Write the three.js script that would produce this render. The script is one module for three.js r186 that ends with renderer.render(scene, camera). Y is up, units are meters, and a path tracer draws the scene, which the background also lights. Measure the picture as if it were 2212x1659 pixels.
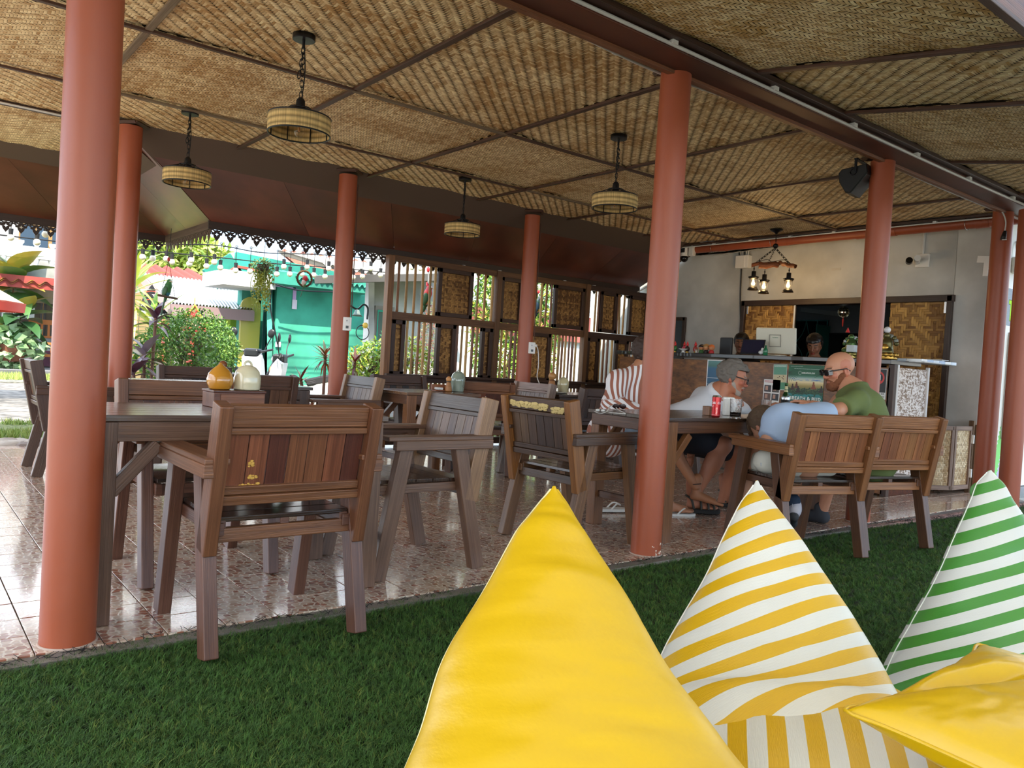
import * as THREE from 'three';
import { RoundedBoxGeometry } from 'three/addons/geometries/RoundedBoxGeometry.js';
import { mergeGeometries, mergeVertices, toCreasedNormals } from 'three/addons/utils/BufferGeometryUtils.js';
import { RectAreaLightUniformsLib } from 'three/addons/lights/RectAreaLightUniformsLib.js';
RectAreaLightUniformsLib.init();

// ---------- camera, sky, sun, exposure ----------
const scene = new THREE.Scene();
const V = (x, y, z) => new THREE.Vector3(x, y, z);
const renderer = new THREE.WebGLRenderer({ antialias: true });
renderer.toneMapping = THREE.LinearToneMapping;
renderer.toneMappingExposure = 3.5;
renderer.shadowMap.enabled = true;
const camera = new THREE.PerspectiveCamera(51.908, 2212 / 1659, 0.05, 400);
camera.position.set(0, 1.05, 0);
{ // yaw 38.5 deg to the right, 1.5 deg down, the phone rolled 3.4 deg
  const yaw = 0.671682, pitch = -0.0263876, roll = 0.0594865;
  const f = V(Math.sin(yaw) * Math.cos(pitch), Math.sin(pitch), -Math.cos(yaw) * Math.cos(pitch));
  const r = V(Math.cos(yaw), 0, Math.sin(yaw)), u = V(0, 0, 0).crossVectors(r, f);
  const c = Math.cos(roll), s = Math.sin(roll);
  const r2 = r.clone().multiplyScalar(c).addScaledVector(u, s), u2 = r.clone().multiplyScalar(-s).addScaledVector(u, c);
  camera.quaternion.setFromRotationMatrix(new THREE.Matrix4().makeBasis(r2, u2, f.clone().negate()));
}
// seeded random numbers and periodic noise
function rng(seed) { let a = seed >>> 0; return () => { a = (a + 0x6D2B79F5) >>> 0; let t = a; t = Math.imul(t ^ (t >>> 15), t | 1); t ^= t + Math.imul(t ^ (t >>> 7), t | 61); return ((t ^ (t >>> 14)) >>> 0) / 4294967296; }; }
const hash = (x, y, s) => { let h = Math.imul(x | 0, 374761393) ^ Math.imul(y | 0, 668265263) ^ Math.imul(s | 0, 2147483647 - 1274126177); h = Math.imul(h ^ (h >>> 13), 1274126177); return ((h ^ (h >>> 16)) >>> 0) / 4294967296; };
function pn(x, y, px, py, s) { // periodic value noise
  const xi = Math.floor(x), yi = Math.floor(y), fx = x - xi, fy = y - yi, m = (a, n) => ((a % n) + n) % n;
  const ux = fx * fx * (3 - 2 * fx), uy = fy * fy * (3 - 2 * fy), x0 = m(xi, px), x1 = m(xi + 1, px), y0 = m(yi, py), y1 = m(yi + 1, py);
  const a = hash(x0, y0, s), b = hash(x1, y0, s), c = hash(x0, y1, s), d = hash(x1, y1, s);
  return a + (b - a) * ux + (c - a) * uy + (a - b - c + d) * ux * uy;
}
function fbm(u, v, fx, fy, s, oct = 4) { let t = 0, a = 0.5, n = 0; for (let o = 0; o < oct; o++) { t += a * pn(u * fx, v * fy, fx, fy, s + o * 17); n += a; a *= 0.5; fx *= 2; fy *= 2; } return t / n; }
const clamp = (x, a = 0, b = 1) => Math.min(b, Math.max(a, x)), mix = (a, b, t) => a + (b - a) * t, sst = (a, b, x) => { const t = clamp((x - a) / (b - a)); return t * t * (3 - 2 * t); };

{ // bright tropical sky: pale blue with broken white cloud, the same all the way round
  const W = 1024, H = 512, d = new Float32Array(W * H * 4);
  for (let j = 0; j < H; j++) for (let i = 0; i < W; i++) {
    const el = ((j + 0.5) / H - 0.5) * Math.PI, e = Math.max(0, Math.sin(el)), k = (j * W + i) * 4;
    const t = Math.pow(e, 0.55);
    let r = mix(0.62, 0.16, t), g = mix(0.84, 0.40, t), b = mix(0.98, 0.86, t);
    const n = fbm(i / W, j / H, 16, 14, 5, 5), c = sst(0.44, 0.66, n);
    r = mix(r, 1.35, c); g = mix(g, 1.38, c); b = mix(b, 1.42, c);
    if (el < 0) { r = 0.5; g = 0.5; b = 0.46; }
    d[k] = r; d[k + 1] = g; d[k + 2] = b; d[k + 3] = 1;
  }
  const t = new THREE.DataTexture(d, W, H, THREE.RGBAFormat, THREE.FloatType);
  t.mapping = THREE.EquirectangularReflectionMapping; t.magFilter = THREE.LinearFilter; t.minFilter = THREE.LinearFilter; t.needsUpdate = true;
  scene.background = t; scene.environment = t;
  scene.backgroundIntensity = 1.0;
}
const sun = new THREE.DirectionalLight('#fff3dd', 3.4);
sun.position.set(-9, 26, 13); sun.target.position.set(4, 0, -6);
sun.castShadow = true; sun.shadow.mapSize.set(4096, 4096);
Object.assign(sun.shadow.camera, { left: -34, right: 34, top: 34, bottom: -34, near: 1, far: 90 });
scene.add(sun, sun.target);
// ---------- helpers ----------
const used = {};
function numbered(n) { const k = used[n] = (used[n] ?? -1) + 1; return k ? n + '_' + String(k).padStart(3, '0') : n; }
function tag(o, label, category, group, kind) { if (label) o.userData.label = label; if (category) o.userData.category = category; if (group) o.userData.group = group; if (kind) o.userData.kind = kind; return o; }
function grp(name, label, category, pos = [0, 0, 0], turn = 0, group) { const o = new THREE.Group(); o.name = numbered(name); o.position.set(...pos); o.rotation.y = turn; scene.add(o); return tag(o, label, category, group); }
function structG(name) { const o = new THREE.Group(); o.name = numbered(name); scene.add(o); o.userData.kind = 'structure'; return o; }
function shade(o) { o.castShadow = o.receiveShadow = true; return o; }
function part(name, geo, mat, parent, label, kind) { const o = shade(new THREE.Mesh(Array.isArray(geo) ? merge(geo) : geo, mat)); o.name = name; parent.add(o); if (label) o.userData.label = label; if (kind) o.userData.kind = kind; return o; }
function solo(name, geo, mat, label, category, group, kind) { const o = part(numbered(name), geo, mat, scene); return tag(o, label, category, group, kind); }
function struct(name, geo, mat, parent) { const o = part(parent ? name : numbered(name), geo, mat, parent ?? scene); if (!parent) o.userData.kind = 'structure'; return o; }
function copy(o, pos, turn, label) { const c = o.clone(); c.name = numbered(o.name.replace(/_\d{3}$/, '')); c.userData = { ...o.userData }; c.position.set(...pos); if (turn !== undefined) c.rotation.y = turn; if (label) c.userData.label = label; scene.add(c); return c; }
function merge(list) { const l = list.map(g => { let h = g.index ? g.toNonIndexed() : g; for (const k of Object.keys(h.attributes)) if (!['position', 'normal', 'uv', 'color'].includes(k)) h.deleteAttribute(k); if (!h.attributes.uv) h.setAttribute('uv', new THREE.BufferAttribute(new Float32Array(h.attributes.position.count * 2), 2)); return h; });
  if (l.some(h => h.attributes.color)) for (const h of l) if (!h.attributes.color) h.setAttribute('color', new THREE.BufferAttribute(new Float32Array(h.attributes.position.count * 3).fill(1), 3));
  return l.length > 1 ? mergeGeometries(l) : l[0]; }
let uvR = rng(77);
// box-projected uv in metres; u follows the grain (longest side unless given)
function buv(g, grain) {
  if (g.index) g = g.toNonIndexed();
  g.computeBoundingBox(); const s = V(0, 0, 0); g.boundingBox.getSize(s); const a = [s.x, s.y, s.z];
  const ga = grain ?? a.indexOf(Math.max(...a)), p = g.attributes.position, uv = new Float32Array(p.count * 2), ox = uvR() * 3, oy = uvR() * 3, A = V(0, 0, 0), B = V(0, 0, 0), C = V(0, 0, 0);
  for (let i = 0; i < p.count; i += 3) {
    A.fromBufferAttribute(p, i); B.fromBufferAttribute(p, i + 1).sub(A); C.fromBufferAttribute(p, i + 2).sub(A); B.cross(C);
    const n = [Math.abs(B.x), Math.abs(B.y), Math.abs(B.z)], d = n.indexOf(Math.max(...n));
    let ax = [0, 1, 2].filter(k => k !== d); if (ax[1] === ga) ax.reverse();
    for (let k = 0; k < 3; k++) { const q = [p.getX(i + k), p.getY(i + k), p.getZ(i + k)]; uv[(i + k) * 2] = q[ax[0]] + ox; uv[(i + k) * 2 + 1] = q[ax[1]] + oy + d * 0.37; }
  }
  g.setAttribute('uv', new THREE.BufferAttribute(uv, 2)); return g;
}
function xf(g, x = 0, y = 0, z = 0, rx = 0, ry = 0, rz = 0) { if (rx || ry || rz) g.applyMatrix4(new THREE.Matrix4().makeRotationFromEuler(new THREE.Euler(rx, ry, rz))); g.translate(x, y, z); return g; }
function box(w, h, d, x = 0, y = 0, z = 0, rx = 0, ry = 0, rz = 0, bev = 0.004) {
  const g = bev > 0 ? new RoundedBoxGeometry(w, h, d, 1, Math.min(bev, w / 3, h / 3, d / 3)) : new THREE.BoxGeometry(w, h, d);
  return xf(buv(g), x, y, z, rx, ry, rz);
}
// box whose long axis (local y) runs from a to b; w across x-ish, d across the other
function bar(a, b, w, d, bev = 0.004, roll = 0) {
  const A = V(...a), B = V(...b), L = A.distanceTo(B), dir = B.clone().sub(A).normalize();
  const g = bev > 0 ? new RoundedBoxGeometry(w, L, d, 1, Math.min(bev, w / 3, d / 3)) : new THREE.BoxGeometry(w, L, d); const h = buv(g, 1);
  if (roll) h.rotateY(roll);
  h.applyQuaternion(new THREE.Quaternion().setFromUnitVectors(V(0, 1, 0), dir)); h.translate((A.x + B.x) / 2, (A.y + B.y) / 2, (A.z + B.z) / 2); return h;
}
function cyl(r0, r1, h, x = 0, y = 0, z = 0, seg = 24, open = false) { const g = new THREE.CylinderGeometry(r1, r0, h, seg, 1, open); g.translate(x, y, z); return g; }
function rod(a, b, r, seg = 8, r2 = r) { const A = V(...a), B = V(...b), L = A.distanceTo(B), g = new THREE.CylinderGeometry(r2, r, L, seg); g.applyQuaternion(new THREE.Quaternion().setFromUnitVectors(V(0, 1, 0), B.clone().sub(A).normalize())); g.translate((A.x + B.x) / 2, (A.y + B.y) / 2, (A.z + B.z) / 2); return g; }
function sph(r, x = 0, y = 0, z = 0, sx = 1, sy = 1, sz = 1, n = 16) { const g = new THREE.SphereGeometry(r, n, Math.max(6, n * 0.7 | 0)); g.scale(sx, sy, sz); g.translate(x, y, z); return g; }
function lathe(pts, seg = 32) { return new THREE.LatheGeometry(pts.map(p => new THREE.Vector2(p[0], p[1])), seg); }
function tube(pts, r, n = 24, seg = 6) { return new THREE.TubeGeometry(new THREE.CatmullRomCurve3(pts.map(p => V(...p))), n, r, seg); }
function sag(a, b, drop, k = 8) { const o = []; for (let i = 0; i <= k; i++) { const t = i / k; o.push([mix(a[0], b[0], t), mix(a[1], b[1], t) - drop * 4 * t * (1 - t), mix(a[2], b[2], t)]); } return o; }
function extr(shape, depth, bev = 0, x = 0, y = 0, z = 0, rx = 0, ry = 0, rz = 0) { const g = new THREE.ExtrudeGeometry(shape, { depth, bevelEnabled: bev > 0, bevelSize: bev, bevelThickness: bev, bevelSegments: 1, curveSegments: 8 }); return xf(g, x, y, z, rx, ry, rz); }
function poly(pts) { const s = new THREE.Shape(); pts.forEach((p, i) => i ? s.lineTo(p[0], p[1]) : s.moveTo(p[0], p[1])); return s; }
// flat quad from four corners (counter-clockwise seen from its front), uv in metres along its edges
function quad(a, b, c, d, n = 1) { const g = new THREE.PlaneGeometry(1, 1, n, n), p = g.attributes.position, uv = g.attributes.uv, A = V(...a), B = V(...b), C = V(...c), D = V(...d), L = A.distanceTo(B), K = A.distanceTo(D);
  for (let i = 0; i < p.count; i++) { const u = p.getX(i) + 0.5, v = p.getY(i) + 0.5; const q = A.clone().multiplyScalar((1 - u) * (1 - v)).addScaledVector(B, u * (1 - v)).addScaledVector(C, u * v).addScaledVector(D, (1 - u) * v); p.setXYZ(i, q.x, q.y, q.z); uv.setXY(i, u * L, v * K); } g.computeVertexNormals(); return g; }
// solid slab: a quad given thickness t along its normal (away from its front)
function slab(a, b, c, d, t) { const A = V(...a), B = V(...b), D = V(...d), n = B.clone().sub(A).cross(D.clone().sub(A)).normalize().multiplyScalar(-t), P = [a, b, c, d].map(q => V(...q)), Q = P.map(q => q.clone().add(n)), arr = q => q.toArray();
  const l = [quad(...P.map(arr)), quad(arr(Q[1]), arr(Q[0]), arr(Q[3]), arr(Q[2]))]; for (let i = 0; i < 4; i++) { const j = (i + 1) % 4; l.push(quad(arr(P[j]), arr(P[i]), arr(Q[i]), arr(Q[j]))); } return merge(l); }

// ---------- textures ----------
function tex(w, h, fn, srgb = true) { const d = new Uint8Array(w * h * 4); for (let j = 0; j < h; j++) for (let i = 0; i < w; i++) { const c = fn((i + 0.5) / w, (j + 0.5) / h), k = (j * w + i) * 4; if (typeof c === 'number') d[k] = d[k + 1] = d[k + 2] = clamp(c) * 255; else { d[k] = clamp(c[0]) * 255; d[k + 1] = clamp(c[1]) * 255; d[k + 2] = clamp(c[2]) * 255; } d[k + 3] = 255; }
  const t = new THREE.DataTexture(d, w, h); t.wrapS = t.wrapT = THREE.RepeatWrapping; t.magFilter = THREE.LinearFilter; t.minFilter = THREE.LinearMipmapLinearFilter; t.generateMipmaps = true; if (srgb) t.colorSpace = THREE.SRGBColorSpace; t.needsUpdate = true; return t; }
function rep(t, x, y = x) { const c = t.clone(); c.repeat.set(x, y); c.needsUpdate = true; return c; }
function canvas(w, h, draw) { const c = document.createElement('canvas'); c.width = w; c.height = h; const g = c.getContext('2d'); draw(g, w, h); const t = new THREE.CanvasTexture(c); t.colorSpace = THREE.SRGBColorSpace; return t; }
const S = (color, rough = 0.7, o = {}) => new THREE.MeshStandardMaterial({ color, roughness: rough, ...o });
const P = (color, rough = 0.7, o = {}) => new THREE.MeshPhysicalMaterial({ color, roughness: rough, ...o });
// wood: 1 m of grain by 0.25 m
const woodF = (u, v) => { const w = fbm(u, v, 2, 6, 3, 3), g = fbm(u, v + w * 0.06, 3, 48, 9, 4), p = fbm(u, v, 6, 160, 21, 2), k = fbm(u, v, 5, 10, 31, 3); return [g, p, k]; };
const woodT = tex(768, 512, (u, v) => { const [g, p, k] = woodF(u, v); let t = 0.55 + (g - 0.5) * 0.75 + (p - 0.5) * 0.4 + (k - 0.5) * 0.5; t = clamp(t, 0.1, 1); return [mix(0.58, 1.0, t), mix(0.51, 0.98, t), mix(0.46, 0.95, t)]; });
const woodB = tex(512, 512, (u, v) => { const [g, p] = woodF(u, v); return 0.5 + (p - 0.5) * 0.8 + (g - 0.5) * 0.4; }, false);
const woodC = rep(woodT, 1, 4), woodBm = rep(woodB, 1, 4);
const wood = (color, rough = 0.45, bump = 0.0012) => P(color, rough, { map: woodC, bumpMap: woodBm, bumpScale: bump, clearcoat: 0.25, clearcoatRoughness: 0.35 });
const noiseB = tex(256, 256, (u, v) => fbm(u, v, 8, 8, 41, 5), false);
const noiseC = tex(512, 512, (u, v) => { const n = fbm(u, v, 6, 6, 51, 6), t = 0.84 + (n - 0.5) * 0.5; return [t, t, t]; });
const grainC = tex(512, 512, (u, v) => { const n = fbm(u, v, 40, 40, 61, 4), t = 0.8 + (n - 0.5) * 0.9; return [t, t, t]; });
// ---------- materials of the place ----------
const M = {
  column: P('#a04f30', 0.42, { bumpMap: rep(noiseB, 1.5, 6), bumpScale: 0.0012, clearcoat: 0.15, clearcoatRoughness: 0.4 }),
  soffit: P('#7d4431', 0.38, { map: rep(noiseC, 0.4), clearcoat: 0.2, clearcoatRoughness: 0.3 }),
  beam: P('#6a3826', 0.45, { map: rep(noiseC, 0.5) }),
  batten: wood('#5a3826', 0.6), battenOld: wood('#8d7c66', 0.75), dark: wood('#3d2a1f', 0.55), trim: wood('#4a2c1c', 0.5), grey: wood('#6f5d4c', 0.8),
  plaster: S('#d9d9d4', 0.85, { bumpMap: rep(noiseB, 0.8), bumpScale: 0.004, map: rep(noiseC, 0.25) }),
  white: S('#e8e8e4', 0.5), whiteP: P('#eceae4', 0.35), black: S('#15161a', 0.45), blackM: S('#1b1b1e', 0.35, { metalness: 0.4 }),
  strip: S('#ffffff', 0.55), stripD: S('#ffffff', 0.6), backing: S('#3a2a16', 0.9), steel: S('#b8b8b8', 0.25, { metalness: 1 }), conduit: P('#d9d9d6', 0.35),
};
// ---------- woven bamboo: every strip that shows is a curved strip of its own ----------
const stripG = (() => { const g = new THREE.PlaneGeometry(1, 1, 6, 2), p = g.attributes.position; for (let i = 0; i < p.count; i++) { const x = p.getX(i), y = p.getY(i); p.setZ(i, (Math.sqrt(Math.max(0, 1 - Math.pow(Math.abs(x) * 2, 2.4))) * 0.34 - y * y * 0.25)); } g.computeVertexNormals(); return g; })();
// mat w x h metres in its own xy plane, showing towards +z; s strip width; ph(i, j) twill phase; k strips over
function weave(name, w, h, s, ph, k, parent, mat, cols, sway, seed, place, dirt = 0.32) {
  const nu = Math.round(w / s), nv = Math.round(h / s), R = rng(seed), out = [], per = 2 * k, md = a => ((a % per) + per) % per;
  const sx = w / nu, sy = h / nv;
  const runs = (n, m, over, emit) => { for (let j = 0; j < m; j++) { let st = -1; for (let i = 0; i <= n; i++) { const on = i < n && over(i, j); if (on && st < 0) st = i; if (!on && st >= 0) { emit(st, i, j); st = -1; } } } };
  runs(nu, nv, (i, j) => md(ph(i, j)) < k, (a, b, j) => out.push([(a + b) / 2 * sx, (j + 0.5) * sy, (b - a + 0.55) * sx, 0]));
  runs(nv, nu, (j, i) => md(ph(i, j)) >= k, (a, b, i) => out.push([(i + 0.5) * sx, (a + b) / 2 * sy, (b - a + 0.55) * sy, 1]));
  const im = shade(new THREE.InstancedMesh(stripG, mat, out.length)); im.name = name; im.userData.kind = 'stuff';
  const m = new THREE.Matrix4(), q = new THREE.Quaternion(), q2 = new THREE.Quaternion(), c = new THREE.Color(), z90 = new THREE.Quaternion().setFromAxisAngle(V(0, 0, 1), Math.PI / 2);
  const row = {}, sc = Math.min(sx, sy);
  out.forEach(([x, y, L, d], n) => {
    const f = (a, b) => sway * (fbm(a / 4 + 9, b / 4 + 9, 14, 14, seed + 3, 2) - 0.5) * 2;
    const z = f(x, y), gx = (f(x + 0.03, y) - z) / 0.03, gy = (f(x, y + 0.03) - z) / 0.03;
    q.setFromUnitVectors(V(0, 0, 1), V(-gx, -gy, 1).normalize()); q2.setFromAxisAngle(V(0, 0, 1), (R() - 0.5) * 0.08); q.multiply(q2); if (d) q.multiply(z90);
    m.compose(V(x - w / 2, y - h / 2, z), q, V(L, sc * (0.86 + 0.12 * R()), sc)); im.setMatrixAt(n, m);
    const key = d + ':' + Math.round(d ? x / sx : y / sy) + ':' + Math.floor((d ? y : x) / 0.6); const tone = row[key] ??= R();
    const patch = fbm(x / 3 + 5, y / 3 + 5, 9, 9, seed + 11, 4);
    let t = clamp(0.52 + (tone - 0.5) * 0.75 + (R() - 0.5) * 0.35 - sst(0.48, 0.68, patch) * dirt);
    c.set(cols[0]).lerp(new THREE.Color(cols[1]), t); im.setColorAt(n, c);
  });
  if (place) im.applyMatrix4(place); parent.add(im); return im;
}
const twill = (i, j) => i + j, zig = n => (i, j) => i + Math.abs(((j % (2 * n)) + 2 * n) % (2 * n) - n), zag = n => (i, j) => j + Math.abs(((i % (2 * n)) + 2 * n) % (2 * n) - n);
const down = (x, y, z) => new THREE.Matrix4().makeRotationX(Math.PI / 2).setPosition(x, y, z);

// ---------- floor: grey slab with every tile on it ----------
const giraffe = (() => { // 2 x 2 tiles of printed pebble crackle
  const N = 13, pts = []; const r = rng(8); for (let j = 0; j < N; j++) for (let i = 0; i < N; i++) pts.push([(i + 0.15 + 0.7 * r()) / N, (j + 0.15 + 0.7 * r()) / N, r(), r()]);
  const cell = (u, v) => { const ci = Math.floor(u * N), cj = Math.floor(v * N); let a = 9, b = 9, id = 0; for (let dj = -2; dj <= 2; dj++) for (let di = -2; di <= 2; di++) { const i = ((ci + di) % N + N) % N, j = ((cj + dj) % N + N) % N, q = pts[j * N + i]; let dx = q[0] - u, dy = q[1] - v; dx -= Math.round(dx); dy -= Math.round(dy); const e = Math.hypot(dx, dy * 1.25); if (e < a) { b = a; a = e; id = j * N + i; } else if (e < b) b = e; } return [(b - a) * N, pts[id][2], pts[id][3]]; };
  return { c: tex(768, 768, (u, v) => { const n = fbm(u, v, 10, 10, 71, 4), [e, t, s] = cell(u + (n - 0.5) * 0.03, v + (fbm(u, v, 10, 10, 73, 3) - 0.5) * 0.03), l = sst(0.10, 0.22, e); const dk = t > 0.72 ? [0.66, 0.44, 0.36] : t > 0.42 ? [0.76, 0.64, 0.57] : [0.82, 0.74, 0.68], m = 0.86 + n * 0.28; return [mix(0.93, dk[0] * m, l), mix(0.90, dk[1] * m, l), mix(0.85, dk[2] * m, l)]; }),
    b: tex(512, 512, (u, v) => { const n = fbm(u, v, 10, 10, 71, 4), [e] = cell(u + (n - 0.5) * 0.03, v + (fbm(u, v, 10, 10, 73, 3) - 0.5) * 0.03); return 0.75 - 0.6 * sst(0.05, 0.3, e) + (n - 0.5) * 0.5; }, false) };
})();
M.tile = P('#f0e8e0', 0.22, { map: giraffe.c, bumpMap: giraffe.b, bumpScale: 0.0009, clearcoat: 0.9, clearcoatRoughness: 0.1 });
{
  const floor = structG('floor');
  part('floor_slab', box(10.6, 0.12, 5.62, 3.55, -0.066, -5.69, 0, 0, 0, 0), S('#8d837c', 0.9, { map: rep(noiseC, 0.5) }), floor);
  part('slab_edge', box(3.4, 0.05, 0.06, 7.3, -0.03, -2.86, 0, -0.03, 0, 0.008), S('#b98f86', 0.85, { map: rep(grainC, 1) }), floor, 'pinkish concrete edge of the tiled floor');
  const px = 0.2075, pz = 0.2036, x0 = 0.621 - 11 * px, z0 = -3.154 - 26 * pz, vars = [], rest = [], near = [], r = rng(5);
  for (let k = 0; k < 8; k++) { const g = new RoundedBoxGeometry(px - 0.004, 0.008, pz - 0.004, 1, 0.0016), p = g.attributes.position, uv = g.attributes.uv, q = k & 1, w = (k >> 1) & 1, f = k > 3 ? -1 : 1; for (let i = 0; i < p.count; i++) uv.setXY(i, (f * p.getX(i) / px + 0.5 + q) / 2, (p.getZ(i) / pz + 0.5 + w) / 2); vars.push(g); }
  for (let i = 0; i < 51; i++) for (let j = 0; j < 28; j++) { const x = x0 + (i + 0.5) * px, z = z0 + (j - 0.5) * pz; if (x > 8.86 || z > -2.9) continue;
    const dx = x, dz = z, f = dx * 0.6225 - dz * 0.7826, s = dx * 0.7826 + dz * 0.6225, vis = f > 1 && Math.abs(s) < f * 0.72; near.push([vis ? f : 99 + f, x, z]); }
  near.sort((a, b) => a[0] - b[0]);
  near.forEach(([f, x, z], n) => { const g = vars[r() * 8 | 0], y = -0.004 + (r() - 0.5) * 0.0012, tx = (r() - 0.5) * 0.004, tz = (r() - 0.5) * 0.004;
    if (n < 300) { const o = part('tile', g, M.tile, floor); o.position.set(x, y, z); o.rotation.set(tx, 0, tz); } else { const h = g.clone(); xf(h, x, y, z, tx, 0, tz); rest.push(h); } });
  part('tile', merge(rest), M.tile, floor, null, 'stuff');
}
// ---------- artificial turf ----------
{
  const base = S('#26331a', 0.95, { map: rep(grainC, 3) });
  struct('turf_base', box(16, 0.02, 8.5, 5.2, -0.033, 1.335, 0, 0, 0, 0), base);
  const blades = []; const r = rng(31);
  for (let k = 0; k < 9; k++) { const a = r() * 6.283, L = 0.017 + r() * 0.013, w = 0.0013, lean = 0.3 + r() * 0.75, ca = Math.cos(a), sa = Math.sin(a), ox = (r() - 0.5) * 0.02, oz = (r() - 0.5) * 0.02, pos = [], idx = [];
    for (let s = 0; s <= 3; s++) { const t = s / 3, o = lean * L * t * t * 1.1, y = L * t * (1 - 0.25 * lean * t), ww = w * (1 - t * 0.75); for (const q of [-1, 1]) pos.push(ox + ca * o - sa * ww * q, y, oz + sa * o + ca * ww * q); if (s) { const n = s * 2; idx.push(n - 2, n - 1, n, n - 1, n + 1, n); } }
    const g = new THREE.BufferGeometry(); g.setAttribute('position', new THREE.Float32BufferAttribute(pos, 3)); g.setIndex(idx); g.computeVertexNormals(); blades.push(g); }
  const tuft = merge(blades), spots = [], q = rng(32);
  const edge = x => -2.925 + 0.018 * Math.sin(x * 5.1) + 0.012 * Math.sin(x * 13.7) + 0.17 * sst(5.6, 7.4, x);
  for (let i = 0; i < 140000; i++) { const f = 1.2 + 8.6 * Math.pow(q(), 1.55), s = (q() - 0.5) * 1.5 * f, x = f * 0.6225 + s * 0.7826, z = -f * 0.7826 + s * 0.6225; if (z < edge(x) - q() * 0.012 || x > 9.5) continue; spots.push([x, z, f]); }
  const im = new THREE.InstancedMesh(tuft, S('#ffffff', 0.75, { side: THREE.DoubleSide }), spots.length), m = new THREE.Matrix4(), e = new THREE.Euler(), Q = new THREE.Quaternion(), c = new THREE.Color();
  spots.forEach(([x, z, f], n) => { const k = 0.75 + q() * 0.5 + Math.max(0, f - 4) * 0.06; e.set((q() - 0.5) * 0.3, q() * 6.283, (q() - 0.5) * 0.3); m.compose(V(x, -0.024, z), Q.setFromEuler(e), V(k, 0.8 + q() * 0.35, k)); im.setMatrixAt(n, m); const t = q(); c.set('#2c4a17').lerp(new THREE.Color(t > 0.86 ? '#6f7f35' : '#47702a'), q()); im.setColorAt(n, c); });
  im.name = 'artificial_turf'; shade(im); scene.add(im); tag(im, 'dark green artificial turf in front of the tiled floor', 'turf', null, 'stuff');
  const fr = []; for (let i = 0; i < 900; i++) { const x = -0.4 + q() * 9, z = edge(x) + (q() - 0.5) * 0.03, a = q() * 6.283, L = 0.015 + q() * 0.035; fr.push(rod([x, -0.004, z], [x + Math.cos(a) * L, 0.002 + q() * 0.012, z + Math.sin(a) * L * 0.6 - 0.006], 0.0011, 3)); }
  solo('turf_fringe', fr, S('#1c1a1a', 0.9), 'frayed black backing threads along the turf edge', 'turf edge', null, 'stuff');
}
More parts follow.
